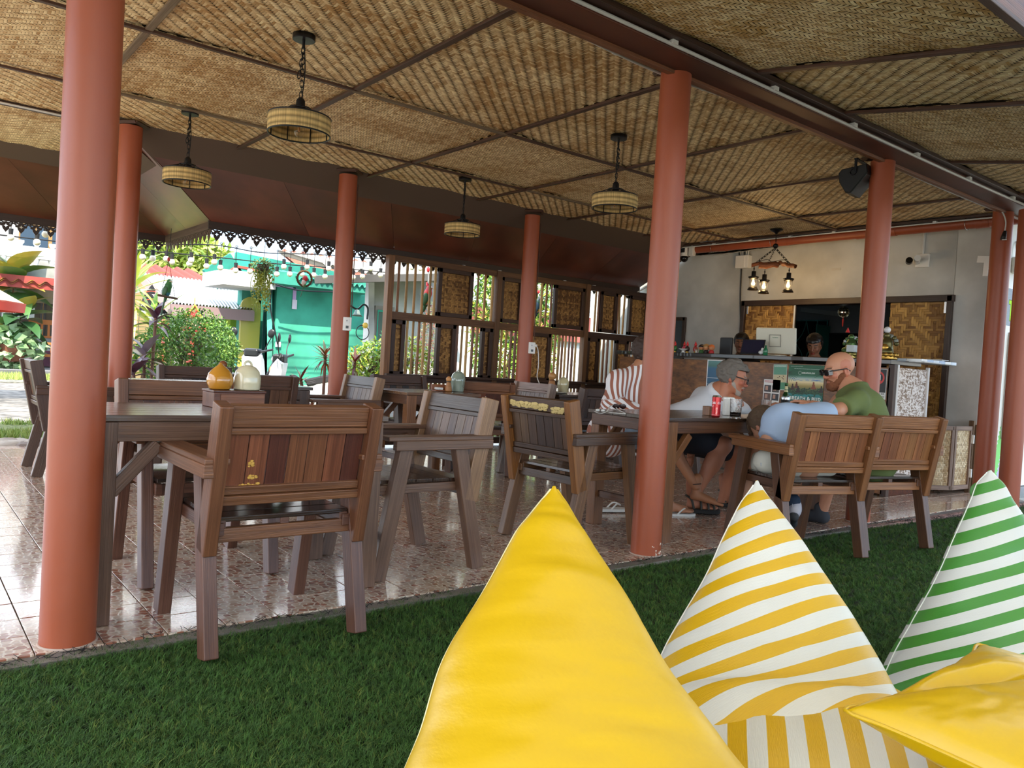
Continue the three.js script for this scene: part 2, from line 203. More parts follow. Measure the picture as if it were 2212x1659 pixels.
// ---------- ceiling ----------
const CY = 2.79;
{
  const ceil = structG('ceiling'), cols = ['#b98d55', '#ffe9b8'];
  const panel = (x0, x1, z0, z1, n, y = CY) => { const w = x1 - x0, h = z0 - z1; const p = part('ceiling_panel', box(w, 0.02, h, (x0 + x1) / 2, y + 0.034, (z0 + z1) / 2, 0, 0, 0, 0), M.backing, ceil); weave('bamboo_strips', w, h, 0.0165, n % 3 === 1 ? (i, j) => i - j : twill, 3, p, M.strip, cols, 0.012, 100 + n, down((x0 + x1) / 2, y + 0.014, (z0 + z1) / 2)); };
  const xs = [-1.45, -0.18, 1.09, 2.36, 3.63, 4.94, 6.26, 7.58, 8.42], zs = [-3.04, -4.81, -6.17, -7.16]; let n = 0;
  for (let i = 0; i < 8; i++) for (let j = 0; j < 3; j++) panel(xs[i], xs[i + 1], zs[j], zs[j + 1], n++);
  for (const [a, b] of [[-1.45, -0.18], [-0.18, 1.09], [1.09, 1.56]]) panel(a, b, -7.16, -8.8, n++);
  for (let i = 1; i < 8; i++) part('batten', box(0.042, 0.018, 4.12, xs[i], CY - 0.008, -5.1, 0, 0, (i % 2 - 0.5) * 0.004), i === 2 || i === 1 ? M.battenOld : M.batten, ceil);
  for (const z of [-4.81, -6.17]) for (let i = 0; i < 8; i++) part('batten', box(xs[i + 1] - xs[i] + 0.02, 0.016, 0.036, (xs[i] + xs[i + 1]) / 2, CY - 0.013 - (i % 2) * 0.002, z + (i % 3 - 1) * 0.003), (i + (z < -5 ? 1 : 0)) % 3 ? M.batten : M.battenOld, ceil);
  part('batten', box(10, 0.03, 0.05, 3.45, CY - 0.01, -7.15), M.trim, ceil); part('batten', box(0.05, 0.03, 1.65, 1.56, CY - 0.01, -7.98), M.trim, ceil); part('batten', box(3.05, 0.03, 0.05, 0.05, CY - 0.01, -8.8), M.trim, ceil);
  part('batten', box(0.045, 0.02, 4.1, 8.4, CY - 0.012, -5.1), M.trim, ceil);
  for (const [a, b] of [[3.46, -3.03], [0.52, -3.03], [5.86, -3.03], [8.17, -3.03], [1.49, -7], [3.415, -7], [5.72, -7]]) part('collar', [bar([a - 0.13, CY - 0.012, b + 0.02], [a, CY - 0.012, b + (b > -5 ? -0.16 : 0.16)], 0.03, 0.014), bar([a + 0.13, CY - 0.012, b + 0.02], [a, CY - 0.012, b + (b > -5 ? -0.16 : 0.16)], 0.03, 0.014)], M.batten, ceil);
  part('roof_deck', [box(11.2, 0.05, 4.5, 3.6, 2.98, -5.1, 0, 0, 0, 0), box(3.6, 0.05, 2.2, 0.2, 2.98, -8.2, 0, 0, 0, 0)], S('#6a5a4a', 0.9), ceil);
  // front bay sloping down to the eave
  const fs = -0.158, sl = z => CY + 0.012 + (z + 2.75) * fs, xf2 = [-2.4, -0.6, 0.9, 2.4, 3.84, 4.79, 6.34, 7.7, 9.2];
  for (let i = 0; i < 8; i++) { const w = xf2[i + 1] - xf2[i], L = 1.5 / Math.cos(Math.atan(fs)), a = Math.atan(fs); const p = part('ceiling_panel', xf(box(w, 0.02, L, 0, 0.034, 0, 0, 0, 0, 0), (xf2[i] + xf2[i + 1]) / 2, sl(-2), -2, -a), M.backing, ceil);
    weave('bamboo_strips', w, L, 0.0165, i % 2 ? (a2, b2) => a2 - b2 : twill, 3, p, M.strip, ['#bd985a', '#fff0c4'], 0.02, 160 + i, new THREE.Matrix4().makeRotationX(Math.PI / 2 - a).setPosition((xf2[i] + xf2[i + 1]) / 2, sl(-2) + 0.004, -2), 0.25); }
  for (let i = 1; i < 8; i++) part('batten', bar([xf2[i], sl(-2.76) - 0.016, -2.76], [xf2[i], sl(-1.26) - 0.016, -1.26], 0.042, 0.018), M.batten, ceil);
  part('roof_deck', slab([-2.5, sl(-1.2) + 0.12, -1.2], [9.4, sl(-1.2) + 0.12, -1.2], [9.4, sl(-2.9) + 0.14, -2.9], [-2.5, sl(-2.9) + 0.14, -2.9], 0.04), S('#6a5a4a', 0.9), ceil);
}
{ // painted beam over the front columns with its trims
  const b = structG('trim_1');
  part('beam', box(10.6, 0.22, 0.2, 3.6, 2.845, -2.9, 0, 0, 0, 0.006), M.beam, b);
  part('moulding', box(10.6, 0.03, 0.06, 3.6, 2.775, -3.025), M.trim, b); part('moulding', box(10.6, 0.035, 0.07, 3.6, 2.785, -2.775), M.trim, b); part('moulding', box(10.6, 0.05, 0.04, 3.6, 2.74, -3.0, 0, 0, 0, 0.004), wood('#9a6440', 0.5), b);
}
{ const b = structG('trim_2'); part('eave_board', box(12, 0.15, 0.035, 3.5, 2.53, -1.25), M.trim, b); part('eave_board', box(12, 0.03, 0.06, 3.5, 2.6, -1.26), M.battenOld, b); }
// ---------- eave soffits and fretwork ----------
{
  const s = structG('soffit'), ex = 2.485, ez = -8.08, wz = -9.7, ey = 2.29, iy = 2.75, e2 = 8.72;
  const sec = (a, b, c, d, n) => { for (let i = 0; i < n; i++) { const L = (p, q, t) => p.map((v, k) => mix(v, q[k], t)), g = 0.0016 / n; part('soffit_panel', slab(L(a, b, i / n + g), L(a, b, (i + 1) / n - g), L(d, c, (i + 1) / n - g), L(d, c, i / n + g), 0.012), M.soffit, s); } };
  sec([1.56, iy, -7.16], [1.56 + 7.2, iy, -7.16], [e2, ey, ez], [ex, ey, ez], 6);
  sec([1.56, iy, -8.8], [1.56, iy, -7.16], [ex, ey, ez], [ex, ey, wz], 2);
  sec([-1.6, iy, -8.8], [1.56, iy, -8.8], [ex, ey, wz], [-1.6, ey, wz], 4);
  part('roof_deck', [slab([1.3, iy + 0.1, -6.9], [8.8, iy + 0.1, -6.9], [8.8, ey + 0.06, ez - 0.1], [ex, ey + 0.06, ez - 0.1], 0.03), slab([1.3, iy + 0.1, -8.8], [1.3, iy + 0.1, -7.1], [ex + 0.05, ey + 0.06, ez], [ex + 0.05, ey + 0.06, wz], 0.03), slab([-1.7, iy + 0.1, -8.6], [1.5, iy + 0.1, -8.6], [ex, ey + 0.06, wz - 0.05], [-1.7, ey + 0.06, wz - 0.05], 0.03)], S('#5d4c40', 0.9), s);
  const f = structG('trim_3');
  part('fascia', box(e2 - ex + 0.04, 0.1, 0.03, (ex + e2) / 2, 2.255, ez - 0.012), M.dark, f); part('fascia', box(0.03, 0.1, ez - wz, ex + 0.012, 2.255, (ez + wz) / 2), M.grey, f); part('fascia', box(ex + 1.62, 0.1, 0.03, (ex - 1.6) / 2, 2.255, wz - 0.012), M.dark, f);
  const sh = new THREE.Shape(); sh.moveTo(-0.5, 0); sh.bezierCurveTo(-0.56, -0.1, -0.54, -0.26, -0.42, -0.3); sh.bezierCurveTo(-0.46, -0.46, -0.36, -0.5, -0.26, -0.47); sh.bezierCurveTo(-0.28, -0.66, -0.12, -0.78, 0, -0.96); sh.bezierCurveTo(0.12, -0.78, 0.28, -0.66, 0.26, -0.47); sh.bezierCurveTo(0.36, -0.5, 0.46, -0.46, 0.42, -0.3); sh.bezierCurveTo(0.54, -0.26, 0.56, -0.1, 0.5, 0); sh.lineTo(0.3, 0); sh.bezierCurveTo(0.3, -0.1, 0.12, -0.14, 0, -0.05); sh.bezierCurveTo(-0.12, -0.14, -0.3, -0.1, -0.3, 0); sh.closePath();
  const hole = pts => { const h = new THREE.Path(); pts.forEach((p, i) => i ? h.lineTo(...p) : h.moveTo(...p)); h.closePath(); sh.holes.push(h); };
  const star = []; for (let i = 0; i < 8; i++) { const a = i * Math.PI / 4, r = i % 2 ? 0.06 : 0.17; star.push([Math.sin(a) * r, -0.42 + Math.cos(a) * r]); } hole(star);
  for (const q of [-1, 1]) hole([[q * 0.38, -0.1], [q * 0.41, -0.2], [q * 0.3, -0.28], [q * 0.2, -0.24], [q * 0.28, -0.16]]);
  const mg = extr(sh, 0.08, 0); mg.scale(0.125, 0.125, 0.12);
  const put = (x, z, t, m) => { const o = part('fretwork', mg, m, f); o.position.set(x, 2.212, z); o.rotation.y = t; };
  for (let i = 0; i < 45; i++) put(ex + 0.07 + i * 0.135, ez - 0.02, 0, M.dark);
  for (let i = 0; i < 12; i++) put(ex + 0.005, ez - 0.07 - i * 0.135, Math.PI / 2, M.grey);
  for (let i = 0; i < 22; i++) put(ex - 0.07 - i * 0.135, wz - 0.02, 0, M.dark);
}
// white conduits with their clips
function conduit(pts, r, clip, label) { const o = grp('conduit', label, 'conduit'); part('pipe', tube(pts, r, pts.length * 6, 8), M.conduit, o); const c = new THREE.CatmullRomCurve3(pts.map(p => V(...p))), L = c.getLength(), n = Math.floor(L / clip), g = []; for (let i = 1; i < n; i++) { const p = c.getPointAt(i / n); part('clip', xf(new THREE.BoxGeometry(r * 4.2, r * 2.6, r * 4.2), p.x, p.y + r, p.z), M.white, o); } }
conduit([[-1.4, 2.765, -3.05], [2.2, 2.76, -3.045], [3.4, 2.745, -3.09], [4.4, 2.76, -3.05], [5.6, 2.755, -3.05], [6.6, 2.74, -3.06], [8.2, 2.745, -3.07]], 0.008, 0.7, 'white cable conduit under the back edge of the brown beam');
conduit([[-1.4, 2.75, -2.79], [2.4, 2.752, -2.79], [4.5, 2.745, -2.785], [6.6, 2.74, -2.79], [8.6, 2.75, -2.79]], 0.01, 0.85, 'thicker white conduit along the front edge of the brown beam');
conduit([[1.56, 2.745, -7.19], [3.3, 2.735, -7.19], [5.7, 2.735, -7.185], [8.3, 2.745, -7.19]], 0.006, 0.75, 'thin white conduit along the top of the brown soffit');
conduit([[8.43, 2.755, -7.1], [8.43, 2.755, -5], [8.42, 2.75, -3.2]], 0.008, 0.55, 'white conduit above the brown gutter pipe by the white wall');
conduit([[4.4, 2.19, -8.04], [6.2, 2.2, -8.04], [8.1, 2.19, -8.04], [8.55, 2.18, -8.0], [8.75, 2.35, -7.8]], 0.008, 0.5, 'white conduit over the top of the bamboo screen');
conduit([[-1.4, 2.77, -7.12], [0.4, 2.768, -7.11], [1.4, 2.77, -7.12]], 0.008, 0.8, 'white conduit crossing the ceiling left of the back corner column');

// ---------- columns ----------
const colG = h => { const g = new THREE.CylinderGeometry(0.087, 0.087, h, 48, 1); g.translate(0, h / 2, 0); return g; };
function column(x, z, h, label, r = 1) { const o = grp('column', label, 'column', [x, 0, z], 0); const s = part('shaft', colG(h), M.column, o); s.scale.set(r, 1, r); const ring = new THREE.TorusGeometry(0.088, 0.006, 6, 32); ring.rotateX(Math.PI / 2); const c = part('mortar_ring', ring, S('#b9a396', 0.95), o); c.position.y = 0.002; c.scale.set(r, 0.8, r); return o; }
column(0.52, -3.03, 2.75, 'thick rust red column nearest the camera at the left');
{ const c = column(3.465, -3.03, 2.75, 'rust red column standing in front of the long table, paint chipped at its foot'); const g = [], r = rng(12); for (let i = 0; i < 16; i++) { const a = r() * 2.6 - 0.5, y = 0.01 + r() * r() * 0.16; g.push(sph(0.0028 + r() * 0.003, Math.sin(a) * 0.087, y, Math.cos(a) * 0.087, 1, 1, 0.5, 6)); } g.push(sph(0.012, 0.086, 0.045, 0.02, 0.3, 1.3, 0.8, 8)); part('paint_chips', g, S('#e9dccb', 0.8), c, 'cream chips where the paint is gone'); }
column(5.865, -3.03, 2.74, 'rust red column behind the bald man, below the black loudspeaker');
column(8.175, -3.03, 2.75, 'brown red column at the right end of the white wall');
column(8.005, -2.75, 2.7, 'brown red column cut by the right edge of the picture');
column(1.485, -6.97, 2.76, 'slim brown red column at the back left corner of the floor');
const colB2 = column(3.415, -7, 2.75, 'slim brown red column before the turquoise house, with a white socket'); const colB3 = column(5.72, -7, 2.74, 'slim brown red column before the bamboo screen, with a plugged white cable');
// ---------- white wall with the bar opening (faces -x), building corner at the right ----------
{
  const w = structG('wall_right'), X = 8.85, t = 0.16;
  part('plaster', [box(t, 2.75, 2.9, X + t / 2, 1.375, -7.75, 0, 0, 0, 0), box(t, 2.75, 0.335, X + t / 2, 1.375, -3.545, 0, 0, 0, 0.01), box(t, 0.71, 2.6, X + t / 2, 2.395, -5.0, 0, 0, 0, 0)], M.plaster, w);
  part('patched_plaster', [box(0.006, 0.17, 0.05, X - 0.002, 2.32, -3.405, 0.03), box(0.004, 0.07, 0.13, X - 0.001, 2.41, -3.43, 0.1)], S('#eceae6', 0.9), w); part('scar', box(0.004, 0.03, 0.12, X - 0.001, 2.4, -5.05), S('#c9c6be', 0.9), w);
  const d = structG('door_1');
  part('door_frame', [box(0.2, 0.07, 2.64, X + 0.05, 2.015, -5.0), box(0.2, 2.05, 0.055, X + 0.05, 1.02, -3.72), box(0.2, 2.05, 0.055, X + 0.05, 1.02, -6.3)], M.dark, d);
  const shut = (z0, z1, y0, y1, name, zz, seed) => { const o = new THREE.Group(); o.name = name; d.add(o); const zc = (z0 + z1) / 2; part('shutter_frame', [box(0.03, y1 - y0, Math.abs(z1 - z0), X + 0.03, (y0 + y1) / 2, zc)], S('#77552c', 0.8), o); weave('bamboo_strips', Math.abs(z1 - z0), y1 - y0, 0.026, zz, 3, o, M.stripD, ['#6f4a1e', '#c89c55'], 0.004, seed, new THREE.Matrix4().makeRotationY(-Math.PI / 2).setPosition(X - 0.004, (y0 + y1) / 2, zc), 0.3); return o; };
  shut(-6.27, -5.57, 0.1, 2.01, 'shutter', zag(14), 301); const s2 = shut(-4.36, -3.75, 0.1, 1.98, 'shutter', zag(9), 302);
  for (const [z, y] of [[-6.25, 1.95], [-6.25, 0.6], [-3.77, 1.93]]) part('hinge', box(0.012, 0.15, 0.03, X - 0.012, y, z), M.steel, d);
  part('edge_strip', box(0.015, 1.9, 0.02, X - 0.01, 1.05, -5.56), M.conduit, d); part('bolt', box(0.02, 0.09, 0.018, X - 0.02, 1.37, -5.56), M.white, d); part('frayed_edge', (() => { const g = [], r = rng(44); for (let i = 0; i < 60; i++) { const y = 0.72 + r() * 0.75, z = -3.8 - r() * 0.03; g.push(rod([X - 0.012, y, z], [X - 0.03 - r() * 0.02, y - r() * 0.06, z + (r() - 0.4) * 0.07], 0.002, 4)); } return g; })(), S('#a57d42', 0.8), s2);
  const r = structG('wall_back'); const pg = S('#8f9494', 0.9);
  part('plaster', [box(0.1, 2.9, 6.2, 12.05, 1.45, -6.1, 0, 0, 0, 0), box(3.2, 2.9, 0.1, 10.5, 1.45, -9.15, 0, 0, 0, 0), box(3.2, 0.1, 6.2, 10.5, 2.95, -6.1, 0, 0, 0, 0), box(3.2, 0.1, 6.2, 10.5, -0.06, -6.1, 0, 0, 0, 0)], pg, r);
  const m = structG('wall_front'), Z = -3.38; // sunlit outer face with the mural, faces +z
  const mural = canvas(1024, 1400, (g, W, H) => { // 2.2 m x 3 m from the building corner
    g.fillStyle = '#efeee6'; g.fillRect(0, 0, W, H); const R = rng(9), sx = W / 2.2, sy = H / 3, Y = y => H - y * sy;
    g.fillStyle = '#9aa3aa'; g.fillRect(0.42 * sx, Y(2.17), 1.9 * sx, 0.4 * sy); for (let i = 0; i < 500; i++) { g.fillStyle = `rgba(${200 + R() * 40},${205 + R() * 40},${210},0.25)`; g.fillRect((0.42 + R() * 1.8) * sx, Y(2.17 - R() * 0.4), 3 + R() * 12, 2); }
    g.fillStyle = '#b9bcc8'; g.fillRect(0.38 * sx, Y(1.78), 0.1 * sx, 1.5 * sy);
    g.save(); g.font = 'bold ' + 0.3 * sy + 'px sans-serif'; g.fillStyle = '#6d7f2a'; g.lineWidth = 8; g.strokeStyle = '#5a6a3a'; g.scale(0.8, 1); g.strokeText('THE', 0.72 * sx, Y(1.83)); g.fillStyle = '#a9e326'; g.fillText('THE', 0.72 * sx, Y(1.83)); g.restore();
    for (let i = 0; i < 900; i++) { g.fillStyle = `rgba(${150 + R() * 60},${140 + R() * 60},${190 + R() * 40},0.16)`; const x = 0.3 + R() * 0.9; g.fillRect(x * sx, Y(0.45 - R() * 0.5), 6 + R() * 5, 30 + R() * 120); }
    g.fillStyle = '#8fdc7e'; for (let i = 0; i < 14; i++) { const t = i / 14, x = 0.44 + t * 0.22, y = -0.05 + t * 0.68; g.beginPath(); g.moveTo(x * sx, Y(y)); g.lineTo((x + 0.14) * sx, Y(y + 0.11)); g.lineTo((x + 0.05) * sx, Y(y + 0.13)); g.lineTo((x - 0.06) * sx, Y(y + 0.09)); g.fill(); }
  });
  part('plaster', [box(5, 3, 0.14, 8.86 + 2.5, 1.5, Z - 0.07, 0, 0, 0, 0)], M.plaster, m);
  part('mural', quad([8.862, 0, Z + 0.003], [11.06, 0, Z + 0.003], [11.06, 3, Z + 0.003], [8.862, 3, Z + 0.003]), S('#ffffff', 0.85, { map: mural }), m); { const g = m.children[m.children.length - 1].geometry.attributes.uv; for (let i = 0; i < g.count; i++) g.setXY(i, g.getX(i) / 2.198, g.getY(i) / 3); }
  const win = structG('window_1'); const wt = canvas(256, 640, (g, W, H) => { g.fillStyle = '#bfe4e2'; g.fillRect(0, 0, W, H); const R = rng(5); g.strokeStyle = '#5d6a72'; const br = (x, y, a, L, d) => { if (d < 0 || L < 8) return; const x2 = x + Math.cos(a) * L, y2 = y - Math.sin(a) * L; g.lineWidth = d * 0.8; g.beginPath(); g.moveTo(x, y); g.lineTo(x2, y2); g.stroke(); br(x2, y2, a + 0.35 + R() * 0.3, L * 0.76, d - 1); br(x2, y2, a - 0.3 - R() * 0.3, L * 0.72, d - 1); }; br(20, 560, 1.15, 120, 5); br(150, 640, 1.7, 110, 5); });
  part('pane', quad([9.53, 0.62, Z + 0.012], [10.4, 0.62, Z + 0.012], [10.4, 1.62, Z + 0.012], [9.53, 1.62, Z + 0.012]), P('#ffffff', 0.2, { map: wt }), win);
  { const g = win.children[0].geometry.attributes.uv; for (let i = 0; i < g.count; i++) g.setXY(i, g.getX(i) / 0.87, g.getY(i)); }
  part('window_frame', [box(0.98, 0.07, 0.06, 9.97, 1.665, Z + 0.03), box(0.98, 0.07, 0.06, 9.97, 0.585, Z + 0.03), box(0.05, 1.1, 0.06, 9.5, 1.12, Z + 0.03)], S('#a9a59f', 0.6), win);
  part('plaster', [box(0.14, 3, 3.2, 13.3, 1.5, -1.8, 0, 0, 0, 0)], M.plaster, m);
  const lb = grp('wall_lamp', 'small grey outdoor lamp box on the mural wall above the lettering', 'lamp', [9.47, 2.42, Z + 0.05]); part('junction_box', box(0.11, 0.17, 0.09, 0, 0, 0, 0, 0, 0, 0.012), S('#cfcabd', 0.6), lb); part('lamp_head', xf(lathe([[0, 0.06], [0.02, 0.05], [0.05, 0], [0.055, -0.01], [0, -0.01]], 20), 0.1, 0, 0.05, 0, 0, -1.3), S('#cfcabd', 0.5), lb); part('cable', tube([[-0.02, 0.08, 0], [-0.03, 0.2, -0.02], [0.02, 0.26, -0.04]], 0.008), M.conduit, lb);
}
{ // gutter pipe
  const g = grp('gutter_pipe', 'rust brown horizontal gutter pipe along the top of the white wall', 'pipe', [8.56, 2.738, -4.9]);
  part('pipe', xf(new THREE.CylinderGeometry(0.053, 0.053, 5.2, 28), 0, 0, 0, Math.PI / 2), M.column, g); for (const z of [0.62, 0.3, -0.7, -1.6, 1.55]) part('coupling', xf(new THREE.CylinderGeometry(0.0575, 0.0575, 0.13, 28), 0, 0, z, Math.PI / 2), M.column, g); for (const z of [0.4, -0.85, 1.4, -1.75]) part('hanger_wire', xf(new THREE.TorusGeometry(0.062, 0.0025, 6, 30), 0, 0, z, 0, 0, 0), M.steel, g);
  const w = structG('trim_4'); part('flashing', box(0.02, 0.07, 5.4, 8.66, 2.8, -4.9), S('#8d9a9d', 0.5, { metalness: 0.4 }), w); part('ledger', box(0.1, 0.1, 5.6, 8.78, 2.79, -5.9), M.dark, w);
  const p = grp('gutter_pipe', 'short rust brown gutter pipe end right of the rightmost wall column', 'pipe', [8.56, 2.738, -2.2]); part('pipe', xf(new THREE.CylinderGeometry(0.053, 0.053, 1.1, 28), 0.55, 0, 0, 0, 0, Math.PI / 2), M.column, p);
}
{ // bar counter
  const c = grp('bar_counter', 'long bar counter clad in brown stained chipboard with a black top', 'counter');
  const osb = tex(1024, 512, (u, v) => { const n = fbm(u + fbm(u, v, 9, 9, 3, 2) * 0.08, v, 22, 16, 81, 4), m = fbm(u, v, 30, 70, 83, 3), k = fbm(u, v, 5, 4, 87, 3), t = clamp((n - 0.5) * 0.9 + (m - 0.5) * 0.6 + (k - 0.5) * 0.7 + 0.45); return [mix(0.32, 0.62, t), mix(0.19, 0.40, t), mix(0.09, 0.2, t)]; });
  const om = P('#ffffff', 0.4, { map: rep(osb, 0.8, 1.6), clearcoat: 0.2, clearcoatRoughness: 0.4 });
  const osbW = tex(512, 512, (u, v) => { const n = fbm(u + fbm(u, v, 6, 6, 4, 2) * 0.1, v, 44, 18, 91, 4), m = fbm(u, v + fbm(u, v, 5, 5, 6, 2) * 0.12, 18, 50, 93, 3), t = sst(0.36, 0.6, n * 0.6 + m * 0.4); return [mix(0.52, 0.93, t), mix(0.42, 0.90, t), mix(0.34, 0.88, t)]; });
  part('front_panel', box(0.02, 1.2, 3.5, 7.41, 0.62, -5.36, 0, 0, 0, 0.002), om, c);
  part('counter_top', box(0.62, 0.045, 3.55, 7.66, 1.272, -5.36, 0, 0, 0, 0.006), P('#17110e', 0.3, { clearcoat: 0.4 }), c);
  part('corner_post', box(0.06, 1.25, 0.06, 7.43, 0.625, -3.6), M.trim, c); part('end_panel', box(0.64, 1.05, 0.02, 7.79, 0.7, -3.59, 0, 0, 0, 0.002), S('#ffffff', 0.6, { map: rep(osbW, 2.2) }), c, 'whitewashed chipboard end panel'); for (const x of [7.475, 8.105]) part('end_trim', box(0.035, 1.1, 0.03, x, 0.7, -3.58), S('#dcd9d6', 0.5), c); part('kick_board', box(0.66, 0.2, 0.02, 7.79, 0.1, -3.6), S('#b98e55', 0.7, { map: rep(osb, 2) }), c);
  part('bar_shelf', box(0.5, 0.03, 3.4, 7.7, 0.85, -5.36), M.dark, c);
  const ts = grp('tiled_shelf', 'small blue and white tiled ledge at the right end of the bar', 'shelf', [8.1, 1.295, -3.62]); part('board', box(0.78, 0.012, 0.3, 0, 0, 0, 0, 0.06), S('#cfd3d6', 0.6), ts);
  for (let i = 0; i < 6; i++) for (let j = 0; j < 2; j++) part('tile', box(0.126, 0.03, 0.146, -0.322 + i * 0.129, 0.012, -0.075 + j * 0.15, 0, 0, 0, 0.003), P((i + j) % 3 ? (i % 2 ? '#8fb3dc' : '#dfe6ea') : '#c3d6ea', 0.15), ts);
  const bs = solo('menu_sheets', [box(0.22, 0.006, 0.16, 8.28, 1.328, -3.6, 0, 0.3), box(0.21, 0.006, 0.15, 8.3, 1.336, -3.58, 0, 0.1)], M.white, 'white menu sheets lying on the tiled ledge', 'paper');
}
// flat prints pinned to the bar front
function poster(name, label, w, h, y, z, draw, tilt = 0, cw = 512) { const o = solo(name, box(w, h, 0.003, 0, 0, 0, 0, 0, 0, 0), S('#ffffff', 0.45), label, 'poster'); o.geometry = new THREE.BoxGeometry(w, h, 0.003); const t = canvas(cw, Math.round(cw * h / w), draw); const side = S('#eeeeee', 0.6); o.material = S('#ffffff', 0.4, { map: t }); const uv = o.geometry.attributes.uv; for (let i = 0; i < uv.count; i++) if (i < 16 || i >= 20) uv.setXY(i, 0.01, 0.01); o.position.set(7.396, y, z); o.rotation.set(0, -Math.PI / 2, tilt, 'YXZ'); return o; }
const lines = (g, x, y, w, n, dy, c, R) => { g.fillStyle = c; for (let i = 0; i < n; i++) for (let q = x; q < x + w;) { const l = 4 + R() * 14; g.fillRect(q, y + i * dy, Math.min(l, x + w - q), dy * 0.5); q += l + 4; } };
poster('event_poster', 'green event poster with white lettering about breath and bud', 0.4, 0.52, 0.95, -4.47, (g, W, H) => {
  const R = rng(3), gr = g.createLinearGradient(0, 0, 0, H); [[0, '#0d5a36'], [0.2, '#16603e'], [0.27, '#b7c7c0'], [0.34, '#efdca6'], [0.42, '#a58f4e'], [0.55, '#25522f'], [0.62, '#1c6a62'], [0.75, '#0f5a48'], [1, '#0c4a39']].forEach(s => gr.addColorStop(...s)); g.fillStyle = gr; g.fillRect(0, 0, W, H);
  g.fillStyle = 'rgba(60,110,190,0.6)'; for (let i = 0; i < 20; i++) g.fillRect(W * (0.1 + R() * 0.8), H * (0.27 + R() * 0.05), 20 + R() * 60, 6);
  g.fillStyle = '#173c22'; for (let i = 0; i < 260; i++) { const x = R() * W, y = H * (0.45 + R() * 0.16); g.beginPath(); g.ellipse(x, y, 4 + R() * 14, 3 + R() * 8, R() * 3, 0, 7); g.fill(); }
  g.strokeStyle = '#0a3a22'; g.lineWidth = 5; for (const [cx, cy, a0] of [[0, H * 0.15, -0.4], [W, H * 0.14, 2.6]]) for (let i = 0; i < 10; i++) { const a = a0 + i * 0.2; g.beginPath(); g.moveTo(cx, cy); g.lineTo(cx + Math.cos(a) * W * 0.3, cy + Math.sin(a) * H * 0.2); g.stroke(); }
  const fig = (x, y, s, c) => { g.fillStyle = c; g.beginPath(); g.ellipse(x, y, s * 0.42, s * 0.5, 0, 0, 7); g.fill(); g.beginPath(); g.ellipse(x, y + s * 1.3, s * 0.7, s, 0, 0, 7); g.fill(); g.beginPath(); g.ellipse(x, y + s * 2.2, s * 1.4, s * 0.5, 0, 0, 7); g.fill(); };
  fig(W * 0.14, H * 0.4, W * 0.05, '#3b2418'); fig(W * 0.25, H * 0.36, W * 0.05, '#6a3422'); fig(W * 0.3, H * 0.44, W * 0.055, '#241a14'); fig(W * 0.73, H * 0.35, W * 0.06, '#8a4a2c'); fig(W * 0.95, H * 0.42, W * 0.055, '#2c2018');
  g.fillStyle = 'rgba(40,140,140,0.8)'; for (let i = 0; i < 30; i++) { g.beginPath(); g.ellipse(R() * W, H * (0.58 + R() * 0.08), 18 + R() * 26, 8 + R() * 12, 0, 0, 7); g.fill(); }
  g.fillStyle = '#f4f4ee'; g.textAlign = 'center'; g.font = 'bold ' + W * 0.128 + 'px sans-serif'; g.fillText('BREATH & BUD', W / 2, H * 0.7, W * 0.96); g.font = W * 0.06 + 'px sans-serif'; g.fillText('A W A K E N I N G', W / 2, H * 0.76); g.font = 'bold ' + W * 0.055 + 'px sans-serif'; g.fillText('BREATHFLOW', W * 0.57, H * 0.175); g.strokeStyle = '#f4f4ee'; g.lineWidth = 3; g.beginPath(); g.arc(W * 0.33, H * 0.16, W * 0.045, 0, 7); g.stroke(); lines(g, W * 0.06, H * 0.03, W * 0.35, 1, 10, '#dfe9e0', R); lines(g, W * 0.16, H * 0.075, W * 0.72, 1, 10, '#dfe9e0', R); lines(g, W * 0.08, H * 0.83, W * 0.4, 3, 14, '#cfe0d4', R);
  g.fillStyle = '#4a1d14'; g.beginPath(); g.ellipse(W * 0.5, H * 0.9, W * 0.16, H * 0.06, 0, 0, 7); g.ellipse(W * 0.78, H * 0.93, W * 0.16, H * 0.05, 0, 0, 7); g.fill();
}, 0.01, 640);
poster('beach_flyer', 'small beach flyer left of the green event poster', 0.16, 0.27, 1.07, -4.77, (g, W, H) => { const R = rng(4); g.fillStyle = '#e9ece6'; g.fillRect(0, 0, W, H); g.fillStyle = '#5d9a80'; g.fillRect(8, 8, W - 16, H * 0.4); g.fillStyle = '#cdbf96'; g.fillRect(8, H * 0.4, W - 16, H * 0.3); g.fillStyle = '#4a8a66'; g.fillRect(8, H * 0.7, W - 16, H * 0.28); lines(g, 30, 30, W - 60, 3, 22, '#e8f2ea', R); g.fillStyle = '#4a3428'; for (let i = 0; i < 5; i++) { g.beginPath(); g.ellipse(W * (0.3 + R() * 0.5), H * (0.42 + R() * 0.15), 30, 12, R(), 0, 7); g.fill(); } }, 0.03);
poster('bulletin', 'white flyer with red heading and photos behind the bottle', 0.2, 0.36, 0.86, -4.86, (g, W, H) => { const R = rng(6); g.fillStyle = '#e7e4df'; g.fillRect(0, 0, W, H); lines(g, 20, 30, W - 40, 2, 34, '#b8323a', R); for (let i = 0; i < 4; i++) { g.fillStyle = ['#3d3438', '#4a4038', '#6a5048', '#2f3036'][i]; g.fillRect(24 + (i % 2) * W * 0.48, H * (0.17 + (i > 1 ? 0.24 : 0)), W * 0.42, H * 0.2); g.fillStyle = '#b98b76'; g.fillRect(60 + (i % 2) * W * 0.48, H * (0.2 + (i > 1 ? 0.24 : 0)), W * 0.16, H * 0.12); } lines(g, 20, H * 0.68, W - 40, 9, 26, '#8b8b8b', R); }, -0.01);
